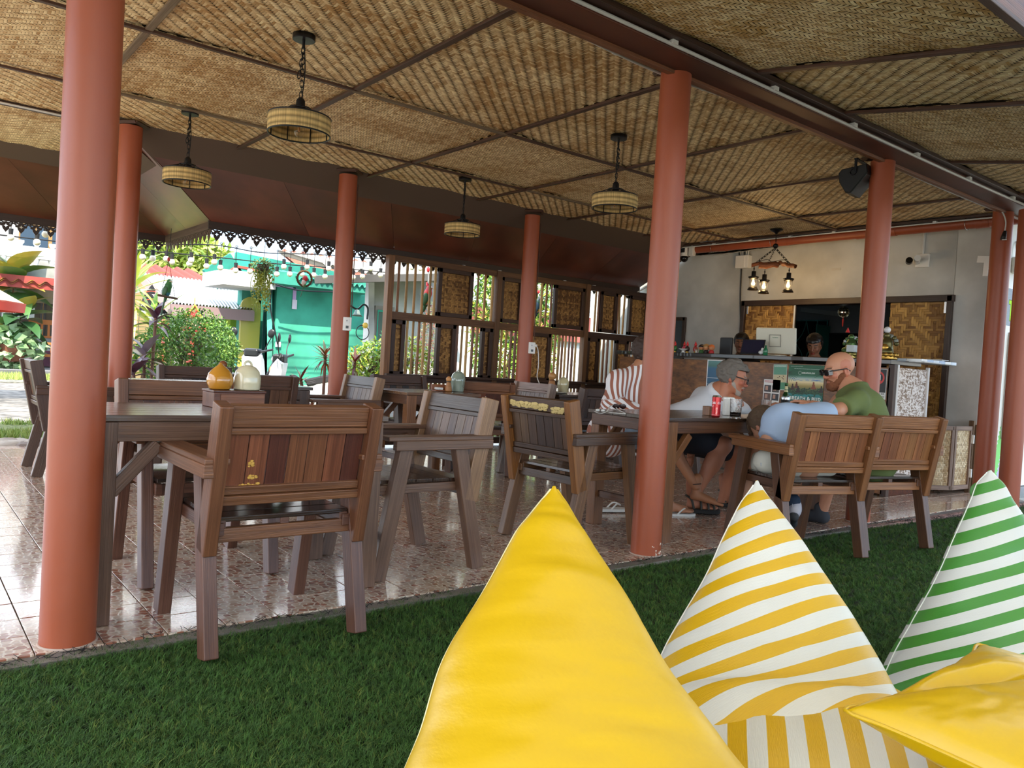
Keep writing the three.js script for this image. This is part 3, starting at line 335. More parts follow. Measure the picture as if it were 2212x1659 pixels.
poster('sea_print', 'blue sea view print behind the grey haired man', 0.44, 0.33, 1.06, -5.5, (g, W, H) => { g.fillStyle = '#eef0f0'; g.fillRect(0, 0, W, H); for (let i = 0; i < 2; i++) { const gr = g.createLinearGradient(0, 0, 0, H); gr.addColorStop(0, '#6fa0a0'); gr.addColorStop(0.2, '#4d7f78'); gr.addColorStop(0.3, '#3a6e92'); gr.addColorStop(1, '#2e5876'); g.fillStyle = gr; g.fillRect(14 + i * W / 2, 14, W / 2 - 24, H - 28); } g.fillStyle = '#dfe8ea'; g.fillRect(14, H * 0.62, W - 28, 6); g.fillRect(14, H * 0.84, W - 28, 4); });
poster('no_drinks_sign', 'black and white prohibition sign with a red circle on the bar', 0.17, 0.29, 1.06, -3.72, (g, W, H) => { g.fillStyle = '#dcdcd8'; g.fillRect(0, 0, W, H); g.fillStyle = '#111'; g.fillRect(14, 14, W - 28, H * 0.76); g.strokeStyle = '#d3302c'; g.lineWidth = 46; g.beginPath(); g.arc(W / 2, H * 0.3, W * 0.33, 0, 7); g.stroke(); g.fillStyle = '#eee'; g.fillRect(W * 0.34, H * 0.24, W * 0.14, H * 0.16); g.fillRect(W * 0.54, H * 0.2, W * 0.12, H * 0.2); g.beginPath(); g.moveTo(W * 0.28, H * 0.14); g.lineTo(W * 0.72, H * 0.46); g.stroke(); g.fillStyle = '#fff'; g.textAlign = 'center'; g.font = 'bold ' + W * 0.17 + 'px sans-serif'; g.fillText('ห้ามนำอาหาร', W / 2, H * 0.62, W * 0.86); g.font = W * 0.09 + 'px sans-serif'; g.fillText('และเครื่องดื่มเข้ามา', W / 2, H * 0.71, W * 0.8); g.fillStyle = '#111'; g.font = 'bold ' + W * 0.13 + 'px sans-serif'; g.fillText('NO FOOD OR', W / 2, H * 0.85, W * 0.86); g.fillText('DRINKS ALLOWED', W / 2, H * 0.94, W * 0.86); });
// ---------- folding woven half door by the wall end ----------
{
  const d = grp('half_door', 'low folding bamboo half door beside the bar end', 'door');
  const leaf = (a, b, seed) => { const A = V(...a), B = V(...b), L = A.distanceTo(B), o = new THREE.Group(); o.name = 'door_leaf'; d.add(o); o.position.set((a[0] + b[0]) / 2, 0.36, (a[2] + b[2]) / 2); o.rotation.y = -Math.atan2(b[2] - a[2], b[0] - a[0]); const fm = wood('#a08a7c', 0.75); part('leaf_frame', [box(L, 0.045, 0.035, 0, 0.3, 0), box(L, 0.045, 0.035, 0, -0.3, 0), box(0.035, 0.64, 0.035, L / 2 - 0.02, 0, 0), box(0.035, 0.64, 0.035, -L / 2 + 0.02, 0, 0), box(L - 0.04, 0.56, 0.008, 0, 0, -0.012, 0, 0, 0, 0)], fm, o); weave('bamboo_strips', L - 0.07, 0.56, 0.02, zag(5), 2, o, M.stripD, ['#a98a5e', '#ead6b0'], 0.003, seed, new THREE.Matrix4().makeTranslation(0, 0, -0.004), 0.4); };
  leaf([8.42, 0, -3.42], [8.78, 0, -3.4], 311); leaf([7.98, 0, -3.62], [8.42, 0, -3.42], 312);
  part('hinge_post', [box(0.05, 0.74, 0.05, 8.79, 0.37, -3.4), box(0.05, 0.7, 0.03, 8.83, 0.35, -3.36)], wood('#7a6248', 0.8), d); for (const y of [0.55, 0.2]) part('hinge', box(0.02, 0.09, 0.03, 8.76, y, -3.375), M.white, d);
  solo('dark_bin', [cyl(0.14, 0.16, 0.2, 8.3, 0.1, -3.8)], S('#16161a', 0.6), 'black bin in the shadow behind the bamboo half door', 'bin');
}
// ---------- bamboo screen along the back ----------
{
  const s = structG('wall_screen'), Z = -8.0, fr = wood('#7d5a38', 0.7), frD = wood('#4a3020', 0.6), bam = ['#a97d45', '#8a5a34', '#c0985c', '#7d5440', '#96743f'].map(c => P(c, 0.45)), r = rng(21);
  const rail = (y, h, d = 0.06, m = fr) => { for (let i = 0; i < 3; i++) part('rail', box([1.5, 1.5, 1.3][i], h, d, [5.26, 6.8, 8.2][i], y - i * 0.004, Z, 0, 0, (i - 1) * 0.003), i === 2 ? frD : m, s); };
  [4.475, 6.03, 7.58].forEach((x, i) => part('post', box(0.075, 2.2, 0.09, x, 1.1, Z + 0.01), i ? fr : wood('#9a6c40', 0.6), s));
  rail(2.17, 0.07); rail(1.515, 0.09); rail(0.79, 0.07, 0.08, frD); rail(0.64, 0.05, 0.06, frD); rail(0.06, 0.08, 0.06, frD); part('sill_board', box(4.3, 0.03, 0.16, 6.6, 0.835, Z + 0.03), frD, s);
  const slat = (x, y0, y1, t = 0) => { const g = [], n = 4, R = 0.0135 + r() * 0.005; let y = y0; const pts = [[0, 0]]; const ph = r() * 0.2; for (let k = 0; k <= 24; k++) { const q = k / 24, d = ((q * (y1 - y0) + ph) % 0.24) / 0.24; pts.push([R * (1 + 0.14 * Math.exp(-Math.pow((d - 0.5) * 26, 2))), q * (y1 - y0)]); } pts.push([0, y1 - y0]); const o = part('bamboo_slat', lathe(pts, 10), bam[r() * 5 | 0], s); o.position.set(x, y0, Z); o.rotation.z = t + (r() - 0.5) * 0.008; };
  const pan = (x0, x1, y0, y1, zz, sd) => { const o = new THREE.Group(); o.name = 'woven_panel'; s.add(o); const w = x1 - x0, h = y1 - y0, b = 0.05; part('panel_frame', [box(w, b, 0.05, (x0 + x1) / 2, y1 - b / 2, Z + 0.01), box(w, b, 0.05, (x0 + x1) / 2, y0 + b / 2, Z + 0.01), box(b, h, 0.05, x0 + b / 2, (y0 + y1) / 2, Z + 0.01), box(b, h, 0.05, x1 - b / 2, (y0 + y1) / 2, Z + 0.01), box(w, h, 0.006, (x0 + x1) / 2, (y0 + y1) / 2, Z - 0.012, 0, 0, 0, 0)], frD, o); weave('bamboo_strips', w - 2 * b, h - 2 * b, 0.02, zz, 2, o, M.stripD, ['#5d3c18', '#bd9050'], 0.003, sd, new THREE.Matrix4().makeTranslation((x0 + x1) / 2, (y0 + y1) / 2, Z - 0.005), 0.3); };
  const U = [1.56, 2.135], L = [0.83, 1.47];
  [4.6, 4.71, 4.82, 4.93, 5.03, 5.1, 5.73, 5.84, 6.46, 6.56, 6.67, 6.77, 6.86, 6.945, 7.77, 8.215].forEach(x => slat(x, ...U)); slat(8.27, ...U, 0.05); slat(8.34, ...U, -0.02); slat(5.955, ...U); slat(7.83, ...U);
  [4.75, 4.83, 4.91, 4.985, 5.07, 5.46, 5.53, 5.605, 5.69, 5.76, 6.145, 6.22, 6.3, 6.37, 6.99, 7.06, 7.13, 7.19, 7.25, 7.315, 7.38, 7.44, 7.9, 7.98, 8.06, 8.15, 8.52, 8.6, 8.69, 8.76].forEach(x => slat(x, ...L));
  pan(5.13, 5.64, ...U, zag(6), 401); pan(6.07, 6.43, ...U, zig(4), 402); pan(6.98, 7.53, ...U, zag(3), 403); pan(7.84, 8.18, ...U, zag(3), 404); pan(8.43, 8.84, ...U, zig(4), 405);
  pan(4.53, 4.71, ...L, zig(3), 406); pan(5.15, 5.42, ...L, zig(4), 407); pan(5.81, 5.98, ...L, zig(3), 408); pan(6.45, 6.96, ...L, zig(4), 409); pan(7.63, 7.87, ...L, zig(4), 410); pan(8.2, 8.46, ...L, zig(4), 411);
  for (let x = 4.56; x < 8.8; x += 0.085) slat(x + (r() - 0.5) * 0.012, 0.1, 0.62); for (let x = 4.58; x < 8.8; x += 0.06) if (r() > 0.15) slat(x, 0.665, 0.755);
}
// ---------- chairs ----------
const tones = { // post, leg, slat, rail, seat
  red: ['#84563a', '#775040', '#76432f', '#8d5f40', '#3e2c26'], grey: ['#a8835f', '#83634f', '#82695a', '#6d6460', '#4a352b'], honey: ['#95653c', '#6f4b33', '#9a6440', '#a8754a', '#46352b'], brown: ['#a06c35', '#84603f', '#5f4634', '#5d432e', '#5b4434'], dark: ['#5c4030', '#604635', '#523828', '#624331', '#3c2b24'], pale: ['#b29a8c', '#8f7868', '#a3918a', '#b09386', '#6d5a50'],
};
const toneM = {}; for (const k in tones) toneM[k] = tones[k].map((c, i) => i === 4 ? P(c, 0.22, { map: woodC, bumpMap: woodBm, bumpScale: 0.0006, clearcoat: 0.5, clearcoatRoughness: 0.15 }) : wood(c, 0.45));
for (const k in toneM) { const b = toneM[k][2]; toneM[k].slats = [0, 1, 2, 3].map(i => { const m = b.clone(); m.color.offsetHSL([0, 0.012, -0.008, 0.004][i], 0, [0, 0.035, -0.03, 0.055][i]); return m; }); }
const backF = y => 0.075 - 0.11 * (y - 0.345) / 0.515; // how far forward the back posts are at height y
const chairGeo = (() => { const B = Math.atan(0.11 / 0.515), G = {}, bx = (w, h, d, y, f) => box(w, h, d, 0, y, -backF(y) + (f ?? 0), B);
  G.frontLeg = s => bar([s * 0.275, 0, -0.57], [s * 0.275, 0.63, -0.45], 0.05, 0.075, 0.005); G.rearLeg = s => bar([s * 0.275, 0, 0], [s * 0.275, 0.625, -0.145], 0.05, 0.075, 0.005); G.post = s => bar([s * 0.276, 0.345, -0.07], [s * 0.276, 0.862, 0.035], 0.048, 0.085, 0.006);
  G.armTop = s => box(0.085, 0.022, 0.6, s * 0.285, 0.668, -0.27, 0, 0, 0, 0.005); G.armRail = s => box(0.036, 0.046, 0.56, s * 0.312, 0.636, -0.25);
  G.topRail = bx(0.505, 0.075, 0.036, 0.822); G.topStrip = bx(0.505, 0.022, 0.046, 0.772, 0.004); G.lowRail = bx(0.505, 0.03, 0.04, 0.566); G.lowStrip = bx(0.515, 0.034, 0.05, 0.532, 0.002);
  G.slats = []; for (let i = 0; i < 7; i++) { const x = -0.2145 + i * 0.0715; G.slats.push(box(0.069, 0.215, 0.014, x, 0.672, -backF(0.672), B, 0, 0, 0.0025)); }
  G.planks = []; for (let i = 0; i < 5; i++) G.planks.push(box(0.49, 0.018, 0.094, 0, 0.452 + i * 0.001, -0.12 - i * 0.097, 0, 0, 0, 0.003));
  G.apron = box(0.5, 0.05, 0.026, 0, 0.415, -0.535); G.side = s => box(0.03, 0.045, 0.5, s * 0.236, 0.42, -0.31); G.stretcher = box(0.505, 0.05, 0.03, 0, 0.398, -0.082); G.blocks = [[0, 0.05], [-0.23, 0.06], [0.23, 0.06]].map(([x, d]) => box(0.034, 0.03, d, x, 0.434, -0.1));
  for (const k of ['frontLeg', 'rearLeg', 'post', 'armTop', 'armRail', 'side']) { const f = G[k]; G[k] = [f(-1), f(1)]; } return G; })();
function chair(tone, label, x, z, turn, y = 0) {
  const o = grp('armchair', label, 'chair', [x, y, z], turn), T = toneM[tone], G = chairGeo, r = rng(Math.round(x * 971 - z * 331));
  for (const s of [0, 1]) { part('front_leg', G.frontLeg[s], T[1], o); part('rear_leg', G.rearLeg[s], T[1], o); part('back_post', G.post[s], T[0], o); part('armrest', [G.armTop[s].clone(), G.armRail[s].clone()], T[tone === 'grey' ? 1 : 3], o); part('seat_rail', G.side[s], T[1], o); }
  const seat = new THREE.Group(); seat.name = 'seat'; o.add(seat); G.planks.forEach(g => part('seat_plank', g, T[4], seat)); G.blocks.forEach(g => part('seat_block', g, T[1], seat));
  const back = new THREE.Group(); back.name = 'backrest'; o.add(back); part('top_rail', G.topRail, T[3], back); part('top_strip', G.topStrip, T[3], back); part('lower_rail', G.lowRail, T[3], back); part('lower_strip', G.lowStrip, T[3], back); G.slats.forEach(g => part('back_slat', g, T.slats[r() * 4 | 0], back));
  part('apron', G.apron, T[1], o); part('stretcher', G.stretcher, T[3], o); return o;
}
const H2 = Math.PI / 2, PI = Math.PI;
const chA = chair('red', 'large dark red brown armchair nearest the camera, its worn back towards us', 1.15, -2.645, 0);
{ const g = [], r = rng(71); for (const [x, y, n, w, h] of [[-0.16, 0.655, 14, 0.02, 0.02], [-0.152, 0.607, 14, 0.04, 0.012], [-0.155, 0.575, 26, 0.075, 0.018]]) for (let i = 0; i < n; i++) { const a = x + (r() - 0.5) * w, b = y + (r() - 0.5) * h; g.push(xf(sph(0.003 + r() * 0.003, 0, 0, 0, 1.3, 0.8, 0.12, 6), a, b, -backF(b) + 0.0085)); } part('bare_wood', g, S('#c99a45', 0.8), chA, 'bare yellow patches where the varnish is scraped off'); }
chair('red', 'dark red brown armchair on the far side of the left table, facing the camera', 1.17, -4.116, PI);
chair('grey', 'worn grey brown armchair at the right end of the left table, facing left', 2.385, -3.487, H2);
const chD = chair('brown', 'brown armchair with peeled yellow paint on its top rail, left end of the long table', 3.01, -3.49, -H2 + 0.03);
{ const g = [], r = rng(72), y0 = 0.803; for (let i = 0; i < 150; i++) { const t = r(), x = t < 0.66 ? mix(-0.235, 0.09, r()) : mix(0.135, 0.22, r()), y = y0 + (r() - 0.5) * 0.03 + (t < 0.66 ? 0.006 : -0.004) - x * 0.01; g.push(xf(sph(0.006 + r() * 0.008, 0, 0, 0, 1.8, 0.7, 0.08, 6), x, y, -backF(y) + 0.0205)); } part('peeled_paint', g, S('#d3bb7c', 0.85), chD, 'ragged strip of old yellow paint'); }
chair('honey', 'honey brown armchair with the light blue shirted person in it', 4.395, -2.455, -0.332);
chair('honey', 'honey brown armchair with the bald man in it, rightmost at the long table', 5.115, -2.38, -0.29);
chair('dark', 'dark armchair back with the table corner behind it, left of the slim column', 2.06, -5.52, 0);
chair('dark', 'dark armchair whose top rail shows below the round green bush', 2.05, -6.86, PI);
chair('grey', 'grey armchair seen at an angle between slim column and back table, facing left', 3.17, -6.06, H2);
chair('dark', 'dark armchair seen from its side left of the thick front column', 0.9, -7.0, -H2);
chair('red', 'red brown armchair with its back to us right of the green grey jar', 4.29, -5.83, -0.54);
chair('pale', 'pale bleached armchair half hidden behind the chair with peeled paint', 5.2, -6.2, H2);
chair('dark', 'dark armchair under the screen behind the back table with the green grey jar', 3.98, -6.78, PI);
chair('dark', 'dark armchair with its back to us below the doll shaped pepper mill', 5.33, -5.3, -0.05);
chair('dark', 'dark armchair behind the long table, left of the grey haired man', 6.15, -5.55, PI - 0.1);
// ---------- tables ----------
function table(label, x0, x1, z0, z1, H, tone, opt = {}) {
  const w = x1 - x0, d = z0 - z1, o = grp('table', label, 'table', [(x0 + x1) / 2, 0, (z0 + z1) / 2]), T = toneM[tone], top = new THREE.Group(); top.name = 'table_top'; o.add(top);
  const tm = P(opt.top ?? tones[tone][1], 0.25, { map: woodC, bumpMap: woodBm, bumpScale: 0.0007, clearcoat: 0.45, clearcoatRoughness: 0.18 }), n = opt.n ?? 6; for (let i = 0; i < n; i++) part('top_plank', box(w, 0.024, d / n - 0.003, 0, H - 0.012, -d / 2 + d / n * (i + 0.5), 0, 0, 0, 0.003), tm, top);
  const il = opt.inset ?? 0.06; for (const s of [-1, 1]) { part('apron', box(w - 0.06, 0.075, 0.03, 0, H - 0.062, s * (d / 2 - 0.03)), T[1], o); part('apron', box(0.03, 0.075, d - 0.06, s * (w / 2 - 0.03), H - 0.062, 0), T[1], o); for (const q of [-1, 1]) { part('table_leg', box(0.085, H - 0.026, 0.075, s * (w / 2 - il), (H - 0.026) / 2, q * (d / 2 - 0.05)), T[opt.leg ?? 1], o); part('brace', bar([s * (w / 2 - il - 0.03), H - 0.29, q * (d / 2 - 0.05)], [s * (w / 2 - il - 0.19), H - 0.11, q * (d / 2 - 0.05)], 0.05, 0.04), T[opt.leg ?? 1], o); } part('low_stretcher', box(0.03, 0.045, d - 0.1, s * (w / 2 - il), 0.21, 0), T[1], o); }
  return o;
}
table('brown dining table at the left holding the yellow and cream jars', 0.57, 1.785, -3.12, -3.77, 0.777, 'grey', { top: '#7a675c' });
table('long dark dining table with drinks where the men sit', 3.72, 5.62, -3.14, -3.84, 0.775, 'honey', { top: '#5c4a3f', inset: 0.07, leg: 0 });
table('dark dining table behind the left table, shiny top', 1.42, 2.62, -5.78, -6.44, 0.768, 'dark', { top: '#6b5a50' });
table('brown dining table holding the green grey jar by the bamboo screen', 3.3, 4.04, -5.5, -6.14, 0.765, 'honey', { top: '#8a6a52', leg: 0 });
table('dark dining table holding the cream jar by the bamboo screen', 5.35, 6.5, -5.95, -6.6, 0.76, 'dark');
table('dark low table at the foot of the white wall behind the bar end', 6.6, 7.3, -6.4, -7.0, 0.72, 'dark');
// ---------- bean bags and cushion ----------
const vinyl = (c, map) => P(c, 0.38, { ...(map ? { map } : {}), bumpMap: rep(noiseB, 9), bumpScale: 0.0005, sheen: 0.2, sheenRoughness: 0.5 });
const stripeT = (a, b) => { const A = new THREE.Color(a), B = new THREE.Color(b), s = c => c.clone().convertLinearToSRGB(); const x = s(A), y = s(B); return tex(8, 256, (u, v) => { const k = v < 0.5 ? x : y; return [k.r, k.g, k.b]; }); };
// sections [[centre], half width, half depth], swept into a stuffed skin; wd is its width direction
function bag(secs, wd, o) {
  const K = secs.length, cs = new THREE.CatmullRomCurve3(secs.map(s => V(...s[0]))), NT = o.nt ?? 90, NA = o.na ?? 96, pos = [], uv = [], idx = [], W = V(...wd).normalize();
  const at = (t, k) => { const f = t * (K - 1), i = Math.min(K - 2, Math.floor(f)), q = f - i, a = secs[Math.max(0, i - 1)][k], b = secs[i][k], c = secs[i + 1][k], d = secs[Math.min(K - 1, i + 2)][k]; return Math.max(0.001, 0.5 * (2 * b + (c - a) * q + (2 * a - 5 * b + 4 * c - d) * q * q + (3 * b - a - 3 * c + d) * q * q * q)); };
  let len = 0, prev = null; const ring = [];
  for (let i = 0; i <= NT; i++) { const t = i / NT, p = cs.getPoint(t), T = cs.getTangent(t), w0 = at(t, 1), d0 = at(t, 2); if (prev) len += p.distanceTo(prev); prev = p; const N = V(0, 0, 0).crossVectors(W, T).normalize();
    for (let j = 0; j <= NA; j++) { const a = j / NA * Math.PI * 2, ca = Math.cos(a), sa = Math.sin(a), e = o.e ?? 0.9, x = Math.sign(ca) * Math.pow(Math.abs(ca), e), y = Math.sign(sa) * Math.pow(Math.abs(sa), e); const u = x * w0; const cr = o.crease ? o.crease(t, x, y, len) : 0;
      const wr = (fbm(u * 0.9 + 7, len * 0.9 + 3 + u * 0.25 * (o.k ?? 0), 5, 26, o.seed, 3) - 0.5) * (o.wr ?? 0.012) * Math.min(1, w0 / 0.09) + (fbm(u + 5, len + 5, 6, 6, o.seed + 5, 2) - 0.5) * (o.lump ?? 0.015) * Math.min(1, w0 / 0.1) + cr;
      const q = p.clone().addScaledVector(W, x * w0).addScaledVector(N, y * (d0 + wr)); pos.push(q.x, q.y, q.z); uv.push(u * 1.0, (len + (o.k ?? 0) * u + (o.k2 ?? 0) * y * 0) / (o.per ?? 1)); if (i && j) { const s = NA + 1, c = i * s + j; idx.push(c - s - 1, c - s, c - 1, c - s, c, c - 1); } } }
  const g = new THREE.BufferGeometry(); g.setAttribute('position', new THREE.Float32BufferAttribute(pos, 3)); g.setAttribute('uv', new THREE.Float32BufferAttribute(uv, 2)); g.setIndex(idx); g.computeVertexNormals();
  const s = NA + 1, n = g.attributes.normal; for (let i = 0; i <= NT; i++) { const a = i * s, b = a + NA, v = V(n.getX(a) + n.getX(b), n.getY(a) + n.getY(b), n.getZ(a) + n.getZ(b)).normalize(); n.setXYZ(a, v.x, v.y, v.z); n.setXYZ(b, v.x, v.y, v.z); }
  const line = j => { const l = []; for (let i = 2; i <= NT; i += 3) { const k = (i * s + j) * 3; l.push([pos[k], pos[k + 1], pos[k + 2]]); } return l; };
  return { g, line };
}
const CW = [0.7826, 0, 0.6225];
{ // plain yellow, nearest
  const o = grp('bean_bag', 'plain yellow bean bag with a pointed back, nearest the camera', 'bean bag'), m = vinyl('#d6ac0e');
  const b = bag([[[1.189, 0.777, -1.321], 0.004, 0.004], [[1.172, 0.747, -1.301], 0.028, 0.018], [[1.134, 0.691, -1.259], 0.073, 0.045], [[1.077, 0.582, -1.172], 0.146, 0.085], [[1.014, 0.479, -1.091], 0.213, 0.12], [[0.98, 0.383, -1], 0.27, 0.15], [[0.945, 0.297, -0.923], 0.325, 0.19], [[0.896, 0.189, -0.844], 0.36, 0.24], [[0.842, 0.057, -0.767], 0.36, 0.27], [[0.822, -0.002, -0.742], 0.2, 0.2]], CW, { seed: 91, wr: 0.02, lump: 0.016, k: -0.25, crease: (t, x, y, l) => { const f = (cx, cl, w, h, d) => -d * Math.exp(-Math.pow((x - cx) / w, 2) - Math.pow((l - cl + (x - cx) * 0.03) / h, 2)); return y > 0 ? f(0.35, 0.145, 0.4, 0.007, 0.012) + f(0.55, 0.17, 0.3, 0.011, 0.016) - f(0.5, 0.158, 0.4, 0.01, 0.008) : 0; } });
  part('cover', b.g, m, o); for (const j of [0, 48]) part('seam', tube(b.line(j), 0.0035, 60, 6), j ? S('#efe4b0', 0.5) : m, o);
}
{ // yellow and white stripes
  const o = grp('bean_bag', 'yellow and white striped bean bag between the plain yellow and the green one', 'bean bag'), m = vinyl('#ffffff', stripeT('#d4d2c8', '#d0a312'));
  const b = bag([[[1.928, 0.76, -1.294], 0.004, 0.004], [[1.897, 0.699, -1.266], 0.048, 0.03], [[1.858, 0.61, -1.217], 0.108, 0.06], [[1.817, 0.523, -1.17], 0.16, 0.085], [[1.755, 0.423, -1.114], 0.227, 0.115], [[1.716, 0.355, -1.079], 0.268, 0.13], [[1.672, 0.281, -1.035], 0.298, 0.15], [[1.619, 0.216, -0.985], 0.315, 0.17], [[1.576, 0.132, -0.939], 0.3, 0.17], [[1.551, 0.078, -0.919], 0.16, 0.1]], CW, { seed: 95, wr: 0.012, lump: 0.02, k: 0.42, per: 0.0745, e: 0.92 });
  part('back', b.g, m, o); for (const j of [0, 48]) part('seam', tube(b.line(j), 0.003, 60, 6), S('#f0ece0', 0.5), o);
  const s = bag([[[1.415, 0.147, -1.196].map((v, i) => i === 1 ? 0.14 : v), 0.05, 0.02], [[1.436, 0.148, -1.179].map((v, i) => i === 1 ? 0.15 : v), 0.24, 0.13], [[1.538, 0.167, -1.074].map((v, i) => i === 1 ? 0.165 : v), 0.36, 0.17], [[1.711, 0.191, -0.911].map((v, i) => i === 1 ? 0.17 : v), 0.38, 0.18], [[1.85, 0.233, -0.802].map((v, i) => i === 1 ? 0.165 : v), 0.35, 0.165], [[1.933, 0.25, -0.737].map((v, i) => i === 1 ? 0.15 : v), 0.24, 0.1], [[1.945, 0.251, -0.727].map((v, i) => i === 1 ? 0.145 : v), 0.05, 0.02]], [0.6225, 0, -0.7826], { seed: 97, wr: 0.01, lump: 0.015, per: 0.0745, k: -0.25, e: 0.85 });
  part('seat', s.g, m, o); part('seam', tube(s.line(0), 0.003, 60, 6), S('#f0ece0', 0.5), o);
}
{ // green and white stripes
  const o = grp('bean_bag', 'green and white striped bean bag at the right edge of the picture', 'bean bag'), m = vinyl('#ffffff', stripeT('#d2d2ca', '#478a36'));
  const b = bag([[[3.364, 0.745, -1.226], 0.006, 0.006], [[3.355, 0.695, -1.218], 0.05, 0.035], [[3.341, 0.617, -1.201], 0.088, 0.055], [[3.314, 0.484, -1.167], 0.163, 0.09], [[3.285, 0.337, -1.134], 0.242, 0.13], [[3.235, 0.166, -1.092], 0.35, 0.2], [[3.188, 0.049, -1.061], 0.42, 0.28], [[3.127, -0.06, -1.029], 0.45, 0.33], [[3.088, -0.156, -1.006], 0.36, 0.3]], CW, { seed: 99, wr: 0.014, lump: 0.02, k: 0.35, per: 0.079, crease: (t, x, y, l) => y > 0 ? -0.02 * Math.exp(-Math.pow((x - 0.3 - (l - 0.1) * 2.4) / 0.16, 2)) * sst(0.05, 0.09, l) * (1 - sst(0.2, 0.3, l)) : 0 });
  part('cover', b.g, m, o); for (const j of [0, 48]) part('seam', tube(b.line(j), 0.003, 60, 6), S('#e8ece0', 0.5), o);
  part('handle_strap', tube([[3.373, 0.688, -1.242], [3.353, 0.674, -1.271], [3.35, 0.644, -1.272], [3.363, 0.64, -1.249]], 0.012, 20, 6), S('#5a8f4a', 0.6), o, 'green and white handle loop');
}
{ // loose cushion lying on the striped bag
  const o = grp('cushion', 'glossy yellow square cushion lying on the striped bean bag', 'cushion'), L = V(...[1.351, 0.47, -0.696]), T = V(...[1.952, 0.479, -0.704]), a = T.clone().sub(L), b = V(-a.z, -0.06, a.x).multiplyScalar(0.92), n = V(0, 0, 0).crossVectors(b, a).normalize(); if (n.y < 0) n.negate();
  const skin = s => { const N = 60, g = new THREE.PlaneGeometry(1, 1, N, N), p = g.attributes.position, uv = g.attributes.uv; for (let i = 0; i < p.count; i++) { const u = p.getX(i) * 2, v = p.getY(i) * 2, pu = u * (1 - 0.10 * (1 - v * v) * Math.abs(u)), pv = v * (1 - 0.10 * (1 - u * u) * Math.abs(v)); let h = 0.075 * Math.pow(Math.max(0, (1 - u * u) * (1 - v * v)), 0.42); const cr = Math.exp(-Math.pow((v + 0.62 - u * 0.55) / 0.13, 2)) * sst(-0.95, -0.3, -Math.abs(u + 0.35)) ; if (s > 0) h *= 1 - 0.55 * cr * sst(0.9, 0.2, Math.abs(u + 0.2)); h += (fbm(u * 0.3 + 2, v * 0.3 + 2, 14, 14, 33, 3) - 0.5) * 0.012 * Math.min(1, h / 0.03); const q = L.clone().addScaledVector(a, (pu + 1) / 2).addScaledVector(b, (pv + 1) / 2).addScaledVector(n, s * h); p.setXYZ(i, q.x, q.y, q.z); } g.computeVertexNormals(); return g; };
  const m = P('#d4ab0c', 0.3, { bumpMap: rep(noiseB, 3), bumpScale: 0.0006, clearcoat: 0.2, clearcoatRoughness: 0.3, side: THREE.DoubleSide }); part('front_cover', skin(1), m, o); part('back_cover', skin(-1), m, o);
  const E = []; for (let k = 0; k < 4; k++) for (let i = 0; i < 8; i++) { const t = i / 4 - 1, [u, v] = k === 0 ? [t, -1] : k === 1 ? [1, t] : k === 2 ? [-t, 1] : [-1, -t], pu = u * (1 - 0.10 * (1 - v * v) * Math.abs(u)), pv = v * (1 - 0.10 * (1 - u * u) * Math.abs(v)); E.push(L.clone().addScaledVector(a, (pu + 1) / 2).addScaledVector(b, (pv + 1) / 2)); }
  part('piping', new THREE.TubeGeometry(new THREE.CatmullRomCurve3(E, true), 140, 0.004, 6, true), m, o);
}
// ---------- people: one smooth skin from a distance field, clothes as shells ----------
const smin = (a, b, k) => { const h = clamp(0.5 + 0.5 * (b - a) / k); return b + (a - b) * h - k * h * (1 - h); };
const cap = (x, y, z, s) => { const [a, b, ra, rb] = s, bx = b[0] - a[0], by = b[1] - a[1], bz = b[2] - a[2], px = x - a[0], py = y - a[1], pz = z - a[2], l = bx * bx + by * by + bz * bz, t = l ? clamp((px * bx + py * by + pz * bz) / l) : 0; return Math.hypot(px - bx * t, py - by * t, pz - bz * t) - (ra + (rb - ra) * t); };
const ell = (x, y, z, c, r) => { const a = (x - c[0]) / r[0], b = (y - c[1]) / r[1], d = (z - c[2]) / r[2], k0 = Math.hypot(a, b, d), k1 = Math.hypot(a / r[0], b / r[1], d / r[2]); return k1 < 1e-9 ? -Math.min(...r) : k0 * (k0 - 1) / k1; };
